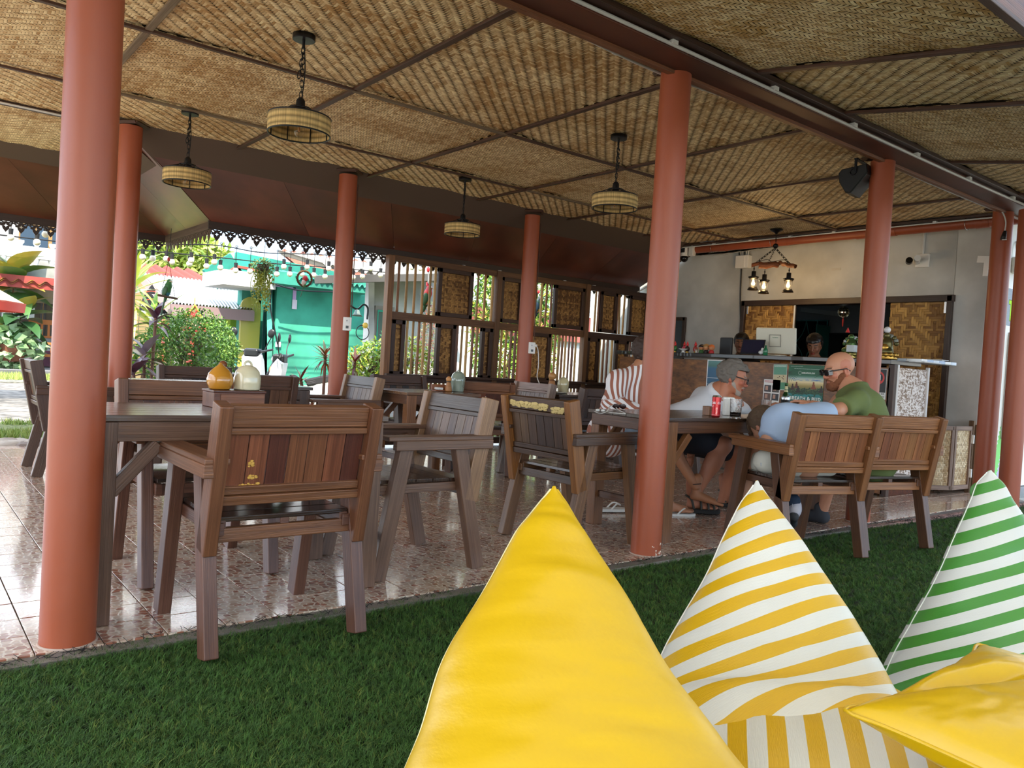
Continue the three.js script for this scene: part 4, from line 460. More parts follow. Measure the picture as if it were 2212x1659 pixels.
function surfNet(lo, hi, h, f, colF) {
  const n = [0, 1, 2].map(k => Math.ceil((hi[k] - lo[k]) / h) + 1), [X, Y, Z] = n, v = new Float32Array(X * Y * Z), id = new Int32Array(X * Y * Z).fill(-1), at = (i, j, k) => (k * Y + j) * X + i, pos = [], idx = [], col = [];
  for (let k = 0; k < Z; k++) for (let j = 0; j < Y; j++) for (let i = 0; i < X; i++) v[at(i, j, k)] = f(lo[0] + i * h, lo[1] + j * h, lo[2] + k * h);
  for (let k = 0; k < Z - 1; k++) for (let j = 0; j < Y - 1; j++) for (let i = 0; i < X - 1; i++) { let m = 0, sx = 0, sy = 0, sz = 0, c = 0; const g = []; for (let q = 0; q < 8; q++) { const w = v[at(i + (q & 1), j + ((q >> 1) & 1), k + (q >> 2))]; g.push(w); if (w < 0) m++; } if (!m || m === 8) continue;
    for (let a = 0; a < 8; a++) for (const d of [1, 2, 4]) { const b = a | d; if (b === a || (g[a] < 0) === (g[b] < 0)) continue; const t = g[a] / (g[a] - g[b]); sx += (a & 1) + (d === 1 ? t : 0); sy += ((a >> 1) & 1) + (d === 2 ? t : 0); sz += (a >> 2) + (d === 4 ? t : 0); c++; }
    id[at(i, j, k)] = pos.length / 3; pos.push(lo[0] + (i + sx / c) * h, lo[1] + (j + sy / c) * h, lo[2] + (k + sz / c) * h); }
  const quadI = (a, b, c, d, fl) => fl ? idx.push(a, b, c, a, c, d) : idx.push(a, c, b, a, d, c);
  for (let k = 1; k < Z - 1; k++) for (let j = 1; j < Y - 1; j++) for (let i = 1; i < X - 1; i++) { const s = v[at(i, j, k)] < 0; 
    if (s !== v[at(i + 1, j, k)] < 0) quadI(id[at(i, j - 1, k - 1)], id[at(i, j, k - 1)], id[at(i, j, k)], id[at(i, j - 1, k)], s);
    if (s !== v[at(i, j + 1, k)] < 0) quadI(id[at(i - 1, j, k - 1)], id[at(i - 1, j, k)], id[at(i, j, k)], id[at(i, j, k - 1)], s);
    if (s !== v[at(i, j, k + 1)] < 0) quadI(id[at(i - 1, j - 1, k)], id[at(i, j - 1, k)], id[at(i, j, k)], id[at(i - 1, j, k)], s); }
  const g = new THREE.BufferGeometry(); g.setAttribute('position', new THREE.Float32BufferAttribute(pos, 3)); g.setIndex(idx); g.computeVertexNormals();
  if (colF) { for (let i = 0; i < pos.length; i += 3) { const c = colF(pos[i], pos[i + 1], pos[i + 2]); col.push(c.r, c.g, c.b); } g.setAttribute('color', new THREE.Float32BufferAttribute(col, 3)); } return g;
}
const bound = (caps, pad) => { const lo = [9, 9, 9].map(() => 1e9), hi = [0, 0, 0].map(() => -1e9); for (const [a, b, ra, rb] of caps) for (let k = 0; k < 3; k++) { lo[k] = Math.min(lo[k], a[k] - ra, b[k] - rb); hi[k] = Math.max(hi[k], a[k] + ra, b[k] + rb); } return [lo.map(v => v - pad), hi.map(v => v + pad)]; };
function capsMesh(caps, k, h, o = {}) { const [lo, hi] = bound(caps, (o.grow ?? 0) + h * 2.5 + (o.wr ?? 0)); const f = (x, y, z) => { let d = 1e9; for (const c of caps) d = smin(d, cap(x, y, z, c), k); d -= o.grow ?? 0; if (o.wr) d += (fbm(x * 0.7 + 9, y * 0.7 + 9, 12, 12, o.seed ?? 1, 3) + fbm(z * 0.7 + 9, y * 0.5 + 9, 14, 9, (o.seed ?? 1) + 4, 2) - 1) * o.wr; for (const [p, n] of o.cut ?? []) d = Math.max(d, (x - p[0]) * n[0] + (y - p[1]) * n[1] + (z - p[2]) * n[2]); return d; }; return surfNet(lo, hi, h, f, o.col); }
const frame = (o, fwd, up = [0, 1, 0]) => { const z = V(...fwd).normalize(), x = V(...up).cross(z).normalize(), y = z.clone().cross(x); return new THREE.Matrix4().makeBasis(x, y, z).setPosition(...o); };
const skinM = P('#ffffff', 0.5, { vertexColors: true, sheen: 0.15 });
// head about its eye line, face to +z; returns geometry in the person's frame
function headGeo(F, skin, o = {}) {
  const base = new THREE.Color(skin), lip = base.clone().lerp(new THREE.Color(o.lip ?? '#8a3a34'), 0.55), red = base.clone().lerp(new THREE.Color('#b04a38'), o.flush ?? 0.25), brow = new THREE.Color(o.brow ?? '#3a2a20'), s = o.slim ?? 1;
  const f = (x, y, z) => { const X = Math.abs(x) / s; let d = ell(X, y, z, [0, 0.035, -0.015], [0.075, 0.086, 0.098]); d = smin(d, ell(X, y, z, [0, -0.03, 0.03], [0.058, 0.085, 0.066]), 0.03); d = smin(d, cap(X, y, z, [[0.05, -0.05, -0.005], [0.018, -0.102, 0.062], 0.022, 0.02]), 0.025); d = smin(d, cap(X, y, z, [[0, -0.103, 0.068], [0, -0.103, 0.07], 0.018, 0.018]), 0.02); d = smin(d, cap(X, y, z, [[0.012, 0.022, 0.086], [0.04, 0.02, 0.072], 0.01, 0.009]), 0.014); d = smin(d, cap(X, y, z, [[0.042, -0.028, 0.066], [0.042, -0.028, 0.066], 0.018, 0.018]), 0.025);
    d = Math.max(d, -(cap(X, y, z, [[0.031, 0, 0.105], [0.031, 0, 0.105], 0.0165, 0.0165]))); d = smin(d, cap(X, y, z, [[0.031, 0.001, 0.081], [0.031, 0.001, 0.081], 0.0135, 0.0135]), 0.006);
    d = smin(d, cap(X, y, z, [[0, 0.008, 0.09], [0, -0.034, 0.11], 0.0075, 0.0115]), 0.012); d = smin(d, cap(X, y, z, [[0.011, -0.04, 0.1], [0.011, -0.04, 0.1], 0.008, 0.008]), 0.008); d = smin(d, cap(X, y, z, [[0, -0.064, 0.094], [0.02, -0.067, 0.084], 0.0055, 0.003]), 0.006); d = smin(d, cap(X, y, z, [[0, -0.075, 0.092], [0.017, -0.073, 0.084], 0.0065, 0.003]), 0.006);
    d = smin(d, ell(X, y, z, [0.077, -0.012, -0.012], [0.011, 0.033, 0.02]), 0.008); d = Math.max(d, -ell(X, y, z, [0.089, -0.008, -0.006], [0.009, 0.02, 0.011])); return smin(d, cap(x, y, z, [[0, -0.09, -0.03], [0, -0.19, -0.045], o.neck ?? 0.05, (o.neck ?? 0.05) * 1.12]), 0.03); };
  const g = surfNet([-0.11, -0.2, -0.13], [0.11, 0.14, 0.135], 0.0042, f, (x, y, z) => { const X = Math.abs(x); if (z > 0.07 && y < -0.058 && y > -0.082 && X < 0.021) return lip; if (!o.noBrow && z > 0.06 && y > 0.019 && y < 0.029 && X > 0.012 && X < 0.048) return brow; if (z > 0.076 && y > -0.0035 && y < 0.003 && X > 0.019 && X < 0.043) return new THREE.Color('#2a1c18'); return (z > 0.09 && y < -0.01) || X > 0.068 || (z > 0.05 && Math.abs(y + 0.03) < 0.02 && X > 0.025) ? red : base; });
  return g.applyMatrix4(F);
}
// hair as a shell over the skull: keep(x, y, z) > 0 where it grows
function hairGeo(F, keep, thick, seed, rough = 0.006) { const f = (x, y, z) => { const k = keep(x, y, z); const d = ell(x, y, z, [0, 0.035, -0.015], [0.077, 0.088, 0.1]); const n = (fbm(x * 2 + 5, y * 2 + 5, 34, 34, seed, 3) + fbm(z * 2 + 5, y * 2 + 5, 34, 34, seed + 3, 3) - 1) * rough * 2; return Math.max(d - thick + n, -k * 0.4, -(d + 0.012)); }; return surfNet([-0.14, -0.16, -0.17], [0.14, 0.19, 0.15], 0.0055, f).applyMatrix4(F); }
function glasses(F, color, parent, name, o = {}) { const m = P(color, 0.2, { clearcoat: 0.5 }), g = new THREE.Group(); g.name = name; parent.add(g); const parts = []; for (const s of [-1, 1]) { const rim = new THREE.TorusGeometry(0.024, 0.0032, 8, 24); rim.scale(1.08, 0.85, 1); xf(rim, s * 0.032, -0.003, 0.112, 0, s * 0.15); part('rim', rim.applyMatrix4(F), m, g); part('temple', rod([s * 0.058, 0.006, 0.104], [s * 0.083, 0.008, -0.01], 0.0042, 6).applyMatrix4(F), m, g); part('temple_tip', rod([s * 0.083, 0.008, -0.01], [s * 0.082, -0.012, -0.035], 0.004, 6).applyMatrix4(F), m, g); const L = new THREE.CircleGeometry(0.024, 20); L.scale(1.08, 0.85, 1); xf(L, s * 0.032, -0.003, 0.112, 0, s * 0.15); part('lens', L.applyMatrix4(F), o.dark ? P('#0c0c0e', 0.05, { side: THREE.DoubleSide }) : P('#ffffff', 0.02, { transmission: 1, thickness: 0, side: THREE.DoubleSide }), g); } part('bridge', rod([-0.01, 0.002, 0.116], [0.01, 0.002, 0.116], 0.003, 6).applyMatrix4(F), m, g); if (o.dark) for (const s of [-1, 1]) part('side_lens', xf(new THREE.BoxGeometry(0.002, 0.034, 0.03), s * 0.06, -0.003, 0.096).applyMatrix4(F), m, g); }
// hand: wrist at origin, fingers along +z, palm facing -y; thumb on the +x side times side
function handGeo(F, skin, side = 1, curl = 0.5) { const caps = [[[-0.022 * side, 0, 0.03], [-0.026 * side, 0, 0.075], 0.013, 0.011], [[0, 0.002, 0.02], [0, 0.002, 0.082], 0.015, 0.012], [[0.02 * side, 0, 0.03], [0.024 * side, 0, 0.08], 0.014, 0.011], [[0, 0, -0.06], [0, 0, 0.03], 0.025, 0.022]]; const fin = [[0.028, 0.08, 0.042, 0.026, 0.02], [0.01, 0.085, 0.047, 0.03, 0.021], [-0.009, 0.083, 0.043, 0.028, 0.02], [-0.027, 0.074, 0.033, 0.021, 0.018]]; for (const [x, z, a, b, c] of fin) { let p = [x * side, 0, z], an = curl * 0.5; for (const [L, r] of [[a, 0.0095], [b, 0.0085], [c, 0.0078]]) { const q = [p[0] + x * side * 0.12 * L / 0.03 * 0.2, p[1] - Math.sin(an) * L, p[2] + Math.cos(an) * L]; caps.push([p, q, r, r * 0.9]); p = q; an += curl; } } let p = [0.03 * side, -0.004, 0.025]; for (const [dx, dy, dz, r] of [[0.022, -0.01, 0.028, 0.011], [0.01, -0.012, 0.026, 0.009]]) { const q = [p[0] + dx * side, p[1] + dy * (1 + curl), p[2] + dz]; caps.push([p, q, r, r * 0.88]); p = q; } const c = new THREE.Color(skin); return capsMesh(caps, 0.008, 0.004, { col: () => c }).applyMatrix4(F); }
// bare foot: heel at the origin, toes along +z, ankle above
function footGeo(F, skin, side = 1, leg = 0.14) { const caps = [[[0, 0.03, 0], [0, 0.032, 0.02], 0.028, 0.03], [[0, 0.035, 0.02], [0.012 * side, 0.024, 0.15], 0.03, 0.024], [[0, 0.05, 0.035], [0.004, 0.03, 0.13], 0.03, 0.02], [[-0.016 * side, 0.02, 0.1], [-0.022 * side, 0.016, 0.16], 0.02, 0.016], [[0, 0.06, 0.01], [0, 0.06 + leg, 0], 0.033, 0.042], [[0.024, 0.07, 0.012], [0.026, 0.07, 0.012], 0.01, 0.012]]; [[0.024, 0.165, 0.05, 0.0135], [0.005, 0.172, 0.04, 0.01], [-0.011, 0.168, 0.035, 0.0092], [-0.025, 0.16, 0.03, 0.0085], [-0.037, 0.148, 0.026, 0.008]].forEach(([x, z, L, r]) => caps.push([[x * side, 0.017, z - 0.012], [x * side * 1.05, 0.012, z + L], r, r * 0.9])); const c = new THREE.Color(skin); return capsMesh(caps, 0.012, 0.005, { col: () => c }).applyMatrix4(F); }
function body(caps, k, skin, parent, extra = [], label) { const c = new THREE.Color(skin); return part('body', [capsMesh(caps, k, 0.012, { col: () => c }), ...extra], skinM, parent, label); }
const cloth = (c, o = {}) => P(c, 0.85, { bumpMap: rep(noiseB, 60), bumpScale: 0.0004, sheen: 0.25, sheenRoughness: 0.8, ...o });
const dirOf = (a, b) => V(...b).sub(V(...a)).normalize().toArray(), L3 = (a, b, t) => a.map((v, i) => mix(v, b[i], t)), add = (a, b) => a.map((v, i) => v + b[i]);
{ // bald man in olive shirt
  const o = grp('person', 'bald bearded man in olive green shirt and dark sunglasses leaning over the table', 'person'), sk = '#c48a6c';
  const hd = [5.154, 1.138, -2.87], F = frame(hd, [-0.86, -0.22, -0.52]), nk = [5.186, 0.988, -2.776], ch = [5.133, 0.861, -2.686], pe = [5.17, 0.56, -2.6], sl = [4.981, 0.931, -2.643], sr = [5.329, 0.914, -2.941], el = [4.77, 0.867, -2.656], wr = [4.791, 0.895, -2.832], kn = [5.25, 0.52, -3.05], kn2 = [5.45, 0.52, -3.0];
  const caps = [[L3(hd, nk, 0.55), nk, 0.055, 0.062], [nk, ch, 0.1, 0.13], [ch, pe, 0.13, 0.15], [sl, el, 0.05, 0.042], [el, wr, 0.041, 0.03], [sl, nk, 0.055, 0.06], [sr, nk, 0.055, 0.06], [sr, [5.316, 0.815, -3.05], 0.05, 0.04], [pe, kn, 0.085, 0.06], [pe, kn2, 0.085, 0.06], [kn, [5.2, 0.1, -3.12], 0.055, 0.038], [kn2, [5.48, 0.1, -3.1], 0.055, 0.038]];
  body(caps, 0.04, sk, o, [headGeo(F, sk, { flush: 0.4, brow: '#6a4630', neck: 0.054 }), handGeo(frame(wr, dirOf(el, wr), [0.1, 1, 0]), sk, 1, 0.35)]);
  part('beard', surfNet([-0.1, -0.16, -0.05], [0.1, 0.02, 0.14], 0.005, (x, y, z) => { const X = Math.abs(x); let d = smin(cap(X, y, z, [[0.06, -0.035, 0.012], [0.02, -0.108, 0.066], 0.021, 0.03]), ell(X, y, z, [0, -0.1, 0.062], [0.034, 0.036, 0.036]), 0.02); d = smin(d, cap(X, y, z, [[0, -0.054, 0.096], [0.024, -0.064, 0.084], 0.007, 0.008]), 0.01); d += (fbm(x * 3 + 5, y * 3 + 5, 60, 60, 5, 2) + fbm(z * 3 + 5, y * 3 + 5, 60, 60, 8, 2) - 1) * 0.008; return Math.max(d, -(cap(X, y, z, [[0, -0.071, 0.1], [0.016, -0.071, 0.094], 0.009, 0.007]))); }).applyMatrix4(F), S('#7a4a30', 0.95, { bumpMap: rep(noiseB, 40), bumpScale: 0.003 }), o, 'short reddish brown beard'); glasses(F, '#101012', o, 'sunglasses', { dark: true });
  const sh = [[nk, ch, 0.105, 0.14], [ch, pe, 0.142, 0.16], [sl, L3(sl, el, 0.85), 0.068, 0.07], [sr, [5.323, 0.834, -3.02], 0.065, 0.062], [sl, nk, 0.066, 0.07], [sr, nk, 0.066, 0.07], [[5.185, 0.896, -2.646], [5.214, 0.743, -2.618], 0.09, 0.11]];
  part('shirt', capsMesh(sh, 0.045, 0.012, { grow: 0.006, wr: 0.012, seed: 3, cut: [[L3(sl, el, 0.72), dirOf(sl, el)], [add(nk, [-0.02, 0.03, -0.01]), dirOf(ch, hd)]] }), cloth('#64713f'), o); part('shorts', capsMesh([[pe, L3(pe, kn, 0.8), 0.11, 0.085], [pe, L3(pe, kn2, 0.8), 0.11, 0.085]], 0.03, 0.014, { grow: 0.006 }), cloth('#2c3038'), o); for (const [x, z] of [[5.19, -3.15], [5.48, -3.13]]) part('shoe', capsMesh([[[x, 0.045, z + 0.04], [x - 0.01, 0.04, z - 0.17], 0.045, 0.042], [[x, 0.06, z + 0.03], [x, 0.11, z + 0.01], 0.042, 0.045]], 0.02, 0.01), cloth('#3a3c42'), o);
}
{ // grey haired man in white
  const o = grp('person', 'grey haired man in white shirt and black glasses leaning towards the others', 'person'), sk = '#b9785a';
  const hd = [5.09, 1.039, -3.685], F = frame(hd, [0.55, -0.22, 0.85], [0.12, 1, 0]), nk = [5.074, 0.908, -3.783], ch = [5.115, 0.778, -3.873], pe = [4.86, 0.55, -4.22], sl = [5.155, 0.86, -4.011], sr = [5.082, 0.843, -3.646], el = [5.11, 0.615, -4.038], hw = [4.973, 0.405, -3.948], el2 = [5.231, 0.726, -3.651], wr2 = [5.297, 0.794, -3.576], kn = [5.019, 0.52, -3.685], an = [4.819, 0.141, -3.768], kn2 = [5.251, 0.463, -3.729], an2 = [5.303, 0.033, -3.865];
  const caps = [[L3(hd, nk, 0.5), nk, 0.055, 0.062], [nk, ch, 0.1, 0.13], [ch, pe, 0.13, 0.15], [sl, el, 0.052, 0.042], [el, hw, 0.04, 0.03], [sr, el2, 0.05, 0.04], [el2, wr2, 0.038, 0.029], [sl, nk, 0.055, 0.06], [sr, nk, 0.055, 0.06], [pe, kn, 0.09, 0.064], [pe, kn2, 0.09, 0.064], [kn, L3(kn, an, 0.4), 0.062, 0.06], [L3(kn, an, 0.3), an, 0.062, 0.04], [kn2, an2, 0.06, 0.04]];
  const F1 = frame([an[0] - 0.02, 0.03, an[2] - 0.02], [0.62, 0, 0.42]), F2 = frame([an2[0], 0.03, an2[2]], [0.5, 0, 0.5]);
  body(caps, 0.035, sk, o, [headGeo(F, sk, { flush: 0.45, brow: '#6f655c', neck: 0.054 }), handGeo(frame(wr2, dirOf(el2, wr2)), sk, -1, 0.4), handGeo(frame(hw, dirOf(el, hw), [1, 0, 0]), sk, 1, 0.4), footGeo(F1, sk, 1), footGeo(F2, sk, -1)]);
  part('hair', hairGeo(F, (x, y, z) => Math.max(Math.min(y - 0.055 - z * 0.15, 9), -z * 0.9 + Math.abs(x) * 0.35 - 0.012 + Math.min(0, (y + 0.075) * 3)), 0.024, 11, 0.009), S('#6f6860', 0.8, { bumpMap: rep(noiseB, 12), bumpScale: 0.006 }), o, 'wavy grey hair'); part('beard', surfNet([-0.09, -0.15, -0.02], [0.09, -0.03, 0.13], 0.005, (x, y, z) => { const X = Math.abs(x); let d = smin(cap(X, y, z, [[0.05, -0.05, 0.012], [0.016, -0.106, 0.066], 0.022, 0.0225]), cap(X, y, z, [[0, -0.053, 0.097], [0.024, -0.062, 0.085], 0.005, 0.006]), 0.008); return Math.max(d, -cap(X, y, z, [[0, -0.071, 0.1], [0.014, -0.071, 0.094], 0.01, 0.008])); }).applyMatrix4(F), S('#a89c90', 0.95), o, 'short grey stubble'); glasses(F, '#15161a', o, 'glasses');
  const sh = [[nk, ch, 0.105, 0.145], [ch, pe, 0.145, 0.17], [sl, L3(sl, el, 0.75), 0.075, 0.075], [sr, L3(sr, el2, 0.9), 0.072, 0.064], [sl, nk, 0.075, 0.075], [sr, nk, 0.066, 0.07], [[5.134, 0.784, -4.025], [5.133, 0.685, -4.086], 0.09, 0.1]];
  part('shirt', capsMesh(sh, 0.045, 0.012, { grow: 0.006, wr: 0.014, seed: 7, cut: [[L3(sr, el2, 0.75), dirOf(sr, el2)], [add(nk, [0.04, 0.035, 0.03]), dirOf(ch, hd)]] }), cloth('#e4e6ea'), o); part('shorts', capsMesh([[pe, L3(pe, kn, 0.85), 0.12, 0.092], [pe, L3(pe, kn2, 0.85), 0.12, 0.092]], 0.03, 0.014, { grow: 0.008, wr: 0.01, seed: 9 }), cloth('#20242f'), o);
  const sm = S('#4c4a44', 0.8); for (const [n, f] of [['sandal', F1], ['sandal', F2]]) { const s = new THREE.Group(); s.name = n; o.add(s); const sole = new THREE.Shape(); sole.moveTo(-0.04, -0.04); sole.quadraticCurveTo(0, -0.07, 0.04, -0.04); sole.quadraticCurveTo(0.045, 0.08, 0.055, 0.16); sole.quadraticCurveTo(0.045, 0.235, 0, 0.235); sole.quadraticCurveTo(-0.055, 0.225, -0.055, 0.14); sole.closePath(); part('sole', xf(extr(sole, 0.022, 0.004), 0, 0, 0, Math.PI / 2).applyMatrix4(f), S('#2c2b2a', 0.9), s); for (const [z, h, w] of [[0.13, 0.062, 0.056], [0.175, 0.045, 0.054], [0.075, 0.09, 0.046]]) part('strap', tube([[-w, 0.005, z], [-w * 0.8, h * 0.75, z - 0.004], [0, h, z - 0.01], [w * 0.8, h * 0.75, z - 0.004], [w, 0.005, z]], 0.009, 18, 6).applyMatrix4(f), sm, s); part('strap', tube([[-0.04, 0.01, 0.02], [-0.038, 0.08, -0.005], [0, 0.1, -0.035], [0.038, 0.08, -0.005], [0.04, 0.01, 0.02]], 0.009, 18, 6).applyMatrix4(f), sm, s); }
}
{ // woman behind the column
  const o = grp('person', 'woman in white and brown striped shirt half hidden by the front column', 'person'), sk = '#a9714f';
  const nk = [4.571, 1.032, -4.161], hd = [4.59, 1.181, -4.125], ch = [4.551, 0.862, -4.235], pe = [4.42, 0.55, -4.3], sl = [4.402, 0.965, -4.229], sr = [4.842, 0.963, -4.263], el = [4.297, 0.769, -4.179], wr = [4.395, 0.752, -3.972], kn = [4.603, 0.611, -3.93], an = [4.769, 0.207, -3.72], kn2 = [4.705, 0.516, -3.973], an2 = [4.542, 0.015, -3.792], F = frame(hd, [0.75, -0.25, 0.5]);
  const caps = [[hd, nk, 0.05, 0.05], [nk, ch, 0.08, 0.105], [ch, pe, 0.1, 0.14], [sl, el, 0.042, 0.036], [el, wr, 0.035, 0.026], [sl, nk, 0.045, 0.05], [sr, nk, 0.045, 0.05], [sr, [4.769, 0.808, -4.123], 0.042, 0.034], [pe, kn, 0.09, 0.058], [pe, kn2, 0.09, 0.058], [kn, L3(kn, an, 0.35), 0.052, 0.05], [L3(kn, an, 0.3), an, 0.052, 0.032], [kn2, an2, 0.052, 0.034]];
  const ff = dirOf([4.771, 0.124, -3.715], [4.926, 0.09, -3.54]), F1 = frame([4.761, 0.108, -3.736], ff, [0.25, 1, 0.1]), F2 = frame([an2[0], 0.02, an2[2]], [0.75, 0, 0.35]);
  body(caps, 0.03, sk, o, [headGeo(F, sk, { slim: 0.94, neck: 0.045 }), footGeo(F1, sk, -1, 0.1), footGeo(F2, '#b98060', 1), handGeo(frame(wr, dirOf(el, wr)), sk, 1, 0.5)]);
  part('hair', hairGeo(F, (x, y, z) => Math.max(y - 0.06, -z + 0.01), 0.022, 17), S('#3a2a22', 0.7), o); const ank = new THREE.TorusGeometry(0.037, 0.0035, 6, 24); ank.rotateX(Math.PI / 2 - 0.25); part('anklet', xf(ank, an[0], an[1] + 0.02, an[2]), S('#2a1a1a', 0.8), o);
  const sh = [[nk, ch, 0.09, 0.13], [ch, pe, 0.135, 0.175], [sl, L3(sl, el, 0.9), 0.075, 0.08], [L3(sl, el, 0.95), L3(el, wr, 0.75), 0.07, 0.055], [sl, nk, 0.072, 0.07], [sr, nk, 0.06, 0.065], [sr, [4.769, 0.808, -4.123], 0.06, 0.06]];
  const g = capsMesh(sh, 0.04, 0.012, { grow: 0.006, wr: 0.02, seed: 13 }).toNonIndexed(), p = g.attributes.position, uv = new Float32Array(p.count * 2), ar = dirOf(el, wr); g.computeVertexNormals && 0;
  for (let i = 0; i < p.count; i++) { const x = p.getX(i), y = p.getY(i), z = p.getZ(i), onArm = cap(x, y, z, [L3(sl, el, 1), L3(el, wr, 0.9), 0.06, 0.05]) < 0.028; uv[i * 2] = (onArm ? y * 0.8 + z * 0.5 : (x * 0.8 + z * 0.42) + 0.02 * Math.sin(y * 9)) / 0.034; uv[i * 2 + 1] = y; } g.setAttribute('uv', new THREE.BufferAttribute(uv, 2));
  const stT = tex(64, 8, (u) => u < 0.52 ? [0.91, 0.9, 0.9] : [0.62, 0.39, 0.31]); part('shirt', g, cloth('#ffffff', { map: stT, side: THREE.DoubleSide, }), o); const cl = [L3(nk, sl, 0.2), add(nk, [0.02, 0.035, 0.0])]; part('collar', capsMesh([[[4.484, 1, -4.165], [4.523, 1.052, -4.148], 0.02, 0.022], [[4.523, 1.052, -4.148], [4.567, 1.028, -4.1], 0.02, 0.016]], 0.01, 0.006), cloth('#c7a79a'), o); part('shorts', capsMesh([[pe, L3(pe, kn, 0.45), 0.125, 0.095], [pe, L3(pe, kn2, 0.4), 0.125, 0.095]], 0.03, 0.014, { grow: 0.004 }), cloth('#7a8a9a'), o);
  const fl = (f, parent) => { const s = new THREE.Shape(); s.moveTo(-0.03, -0.02); s.quadraticCurveTo(0, -0.05, 0.03, -0.02); s.quadraticCurveTo(0.035, 0.1, 0.048, 0.16); s.quadraticCurveTo(0.03, 0.23, -0.01, 0.225); s.quadraticCurveTo(-0.05, 0.2, -0.042, 0.12); s.closePath(); part('sole', xf(extr(s, 0.016, 0.003), 0, 0.005, 0, Math.PI / 2).applyMatrix4(f), S('#d8d6d0', 0.7), parent); for (const q of [-1, 1]) part('thong', tube([[q * 0.036, 0.004, 0.07], [q * 0.03, 0.045, 0.12], [0.004, 0.03, 0.165]], 0.006, 10, 6).applyMatrix4(f), S('#e6e4de', 0.6), parent); };
  const f1 = new THREE.Group(); f1.name = 'flip_flop'; o.add(f1); fl(frame([an2[0], 0.008, an2[2]], [0.75, 0, 0.35]), f1);
  const lone = grp('flip_flop', 'white flip flop left lying under the chair with peeled paint', 'flip flop'); fl(frame([4.12, 0.022, -4.06], [0.9, 0, 0.3]), lone);
}
{ // person in light blue, bent forward
  const o = grp('person', 'person in light blue shirt bent forward over the table edge, face hidden', 'person'), sk = '#c99477';
  const a = [4.63, 0.785, -2.665], b = [4.46, 0.77, -2.82], pe = [4.5, 0.56, -2.7], hd = [4.52, 0.73, -3.0], s = [4.42, 0.74, -2.84], el = [4.335, 0.66, -2.85], wr = [4.43, 0.6, -2.98], kn = [4.5, 0.52, -3.02], an = [4.361, 0.312, -2.668];
  const caps = [[a, b, 0.09, 0.09], [a, pe, 0.1, 0.12], [b, pe, 0.1, 0.12], [b, hd, 0.07, 0.05], [s, el, 0.045, 0.04], [el, wr, 0.038, 0.03], [pe, kn, 0.075, 0.055], [kn, an, 0.05, 0.038], [pe, [4.4, 0.5, -3.02], 0.075, 0.055], [[4.4, 0.5, -3.02], [4.4, 0.14, -3.05], 0.05, 0.036]];
  body(caps, 0.04, sk, o, [headGeo(frame(hd, [0.2, -0.95, -0.4], [0.3, 0.3, -0.9]), sk), handGeo(frame(wr, [0.05, -1, -0.2], [1, 0, 0]), sk, 1, 0.5)]); part('hair', hairGeo(frame(hd, [0.2, -0.95, -0.4], [0.3, 0.3, -0.9]), (x, y, z) => Math.max(y - 0.06, -z + 0.01), 0.02, 19), S('#5a4634', 0.8), o);
  part('shirt', capsMesh([[a, b, 0.122, 0.118], [a, pe, 0.12, 0.12], [b, pe, 0.12, 0.13], [s, el, 0.075, 0.066], [b, hd, 0.08, 0.05]], 0.05, 0.011, { grow: 0.006, wr: 0.016, seed: 23, cut: [[L3(s, el, 0.95), dirOf(s, el)], [[4.66, 0.8, -2.6], dirOf(b, a)], [[4.5, 0.62, -2.72], [0, -1, 0]]] }), cloth('#a9bfdc', { side: THREE.DoubleSide }), o); part('trousers', capsMesh([[[4.31, 0.535, -2.84], [4.44, 0.55, -2.72], 0.075, 0.09], [[4.44, 0.55, -2.72], [4.6, 0.52, -2.58], 0.09, 0.05], [pe, L3(pe, kn, 0.7), 0.09, 0.075], [pe, [4.42, 0.51, -2.95], 0.09, 0.07]], 0.03, 0.011, { grow: 0.004, wr: 0.01, seed: 27 }), cloth('#d9d8cc'), o); part('care_tag', xf(new THREE.BoxGeometry(0.03, 0.022, 0.003), ...[4.248, 0.52, -2.816], 0.2, -0.6, 0.3), S('#c9d0da', 0.7), o);
  part('sock', capsMesh([[L3(kn, an, 0.72), an, 0.044, 0.042], [an, add(an, [0.01, -0.05, -0.01]), 0.042, 0.04]], 0.02, 0.008), cloth('#16263a'), o, 'navy sock with a white tick'); const tk = new THREE.Shape(); tk.moveTo(-0.02, 0.004); tk.quadraticCurveTo(-0.012, -0.01, 0.022, 0.012); tk.quadraticCurveTo(-0.008, 0, -0.02, 0.004); part('tick', extr(tk, 0.002, 0, ...[4.306, 0.288, -2.634], 0, 0.65, 0.1), M.white, o);
  const sf = frame(add(an, [0.0, -0.085, 0.01]), [0.55, -0.42, -0.5], [0.3, 1, 0]); part('shoe', capsMesh([[[0, 0.01, -0.04], [0, 0, 0.12], 0.038, 0.036], [[0, 0.04, -0.03], [0, 0.06, -0.02], 0.038, 0.036]], 0.02, 0.008).applyMatrix4(sf), cloth('#a9a6ae'), o); part('shoe_sole', capsMesh([[[0, -0.03, -0.05], [0, -0.036, 0.14], 0.03, 0.03], [[0.012, -0.03, 0.05], [-0.012, -0.03, 0.05], 0.03, 0.03]], 0.02, 0.008).applyMatrix4(sf), S('#2c2d30', 0.8), o);
}
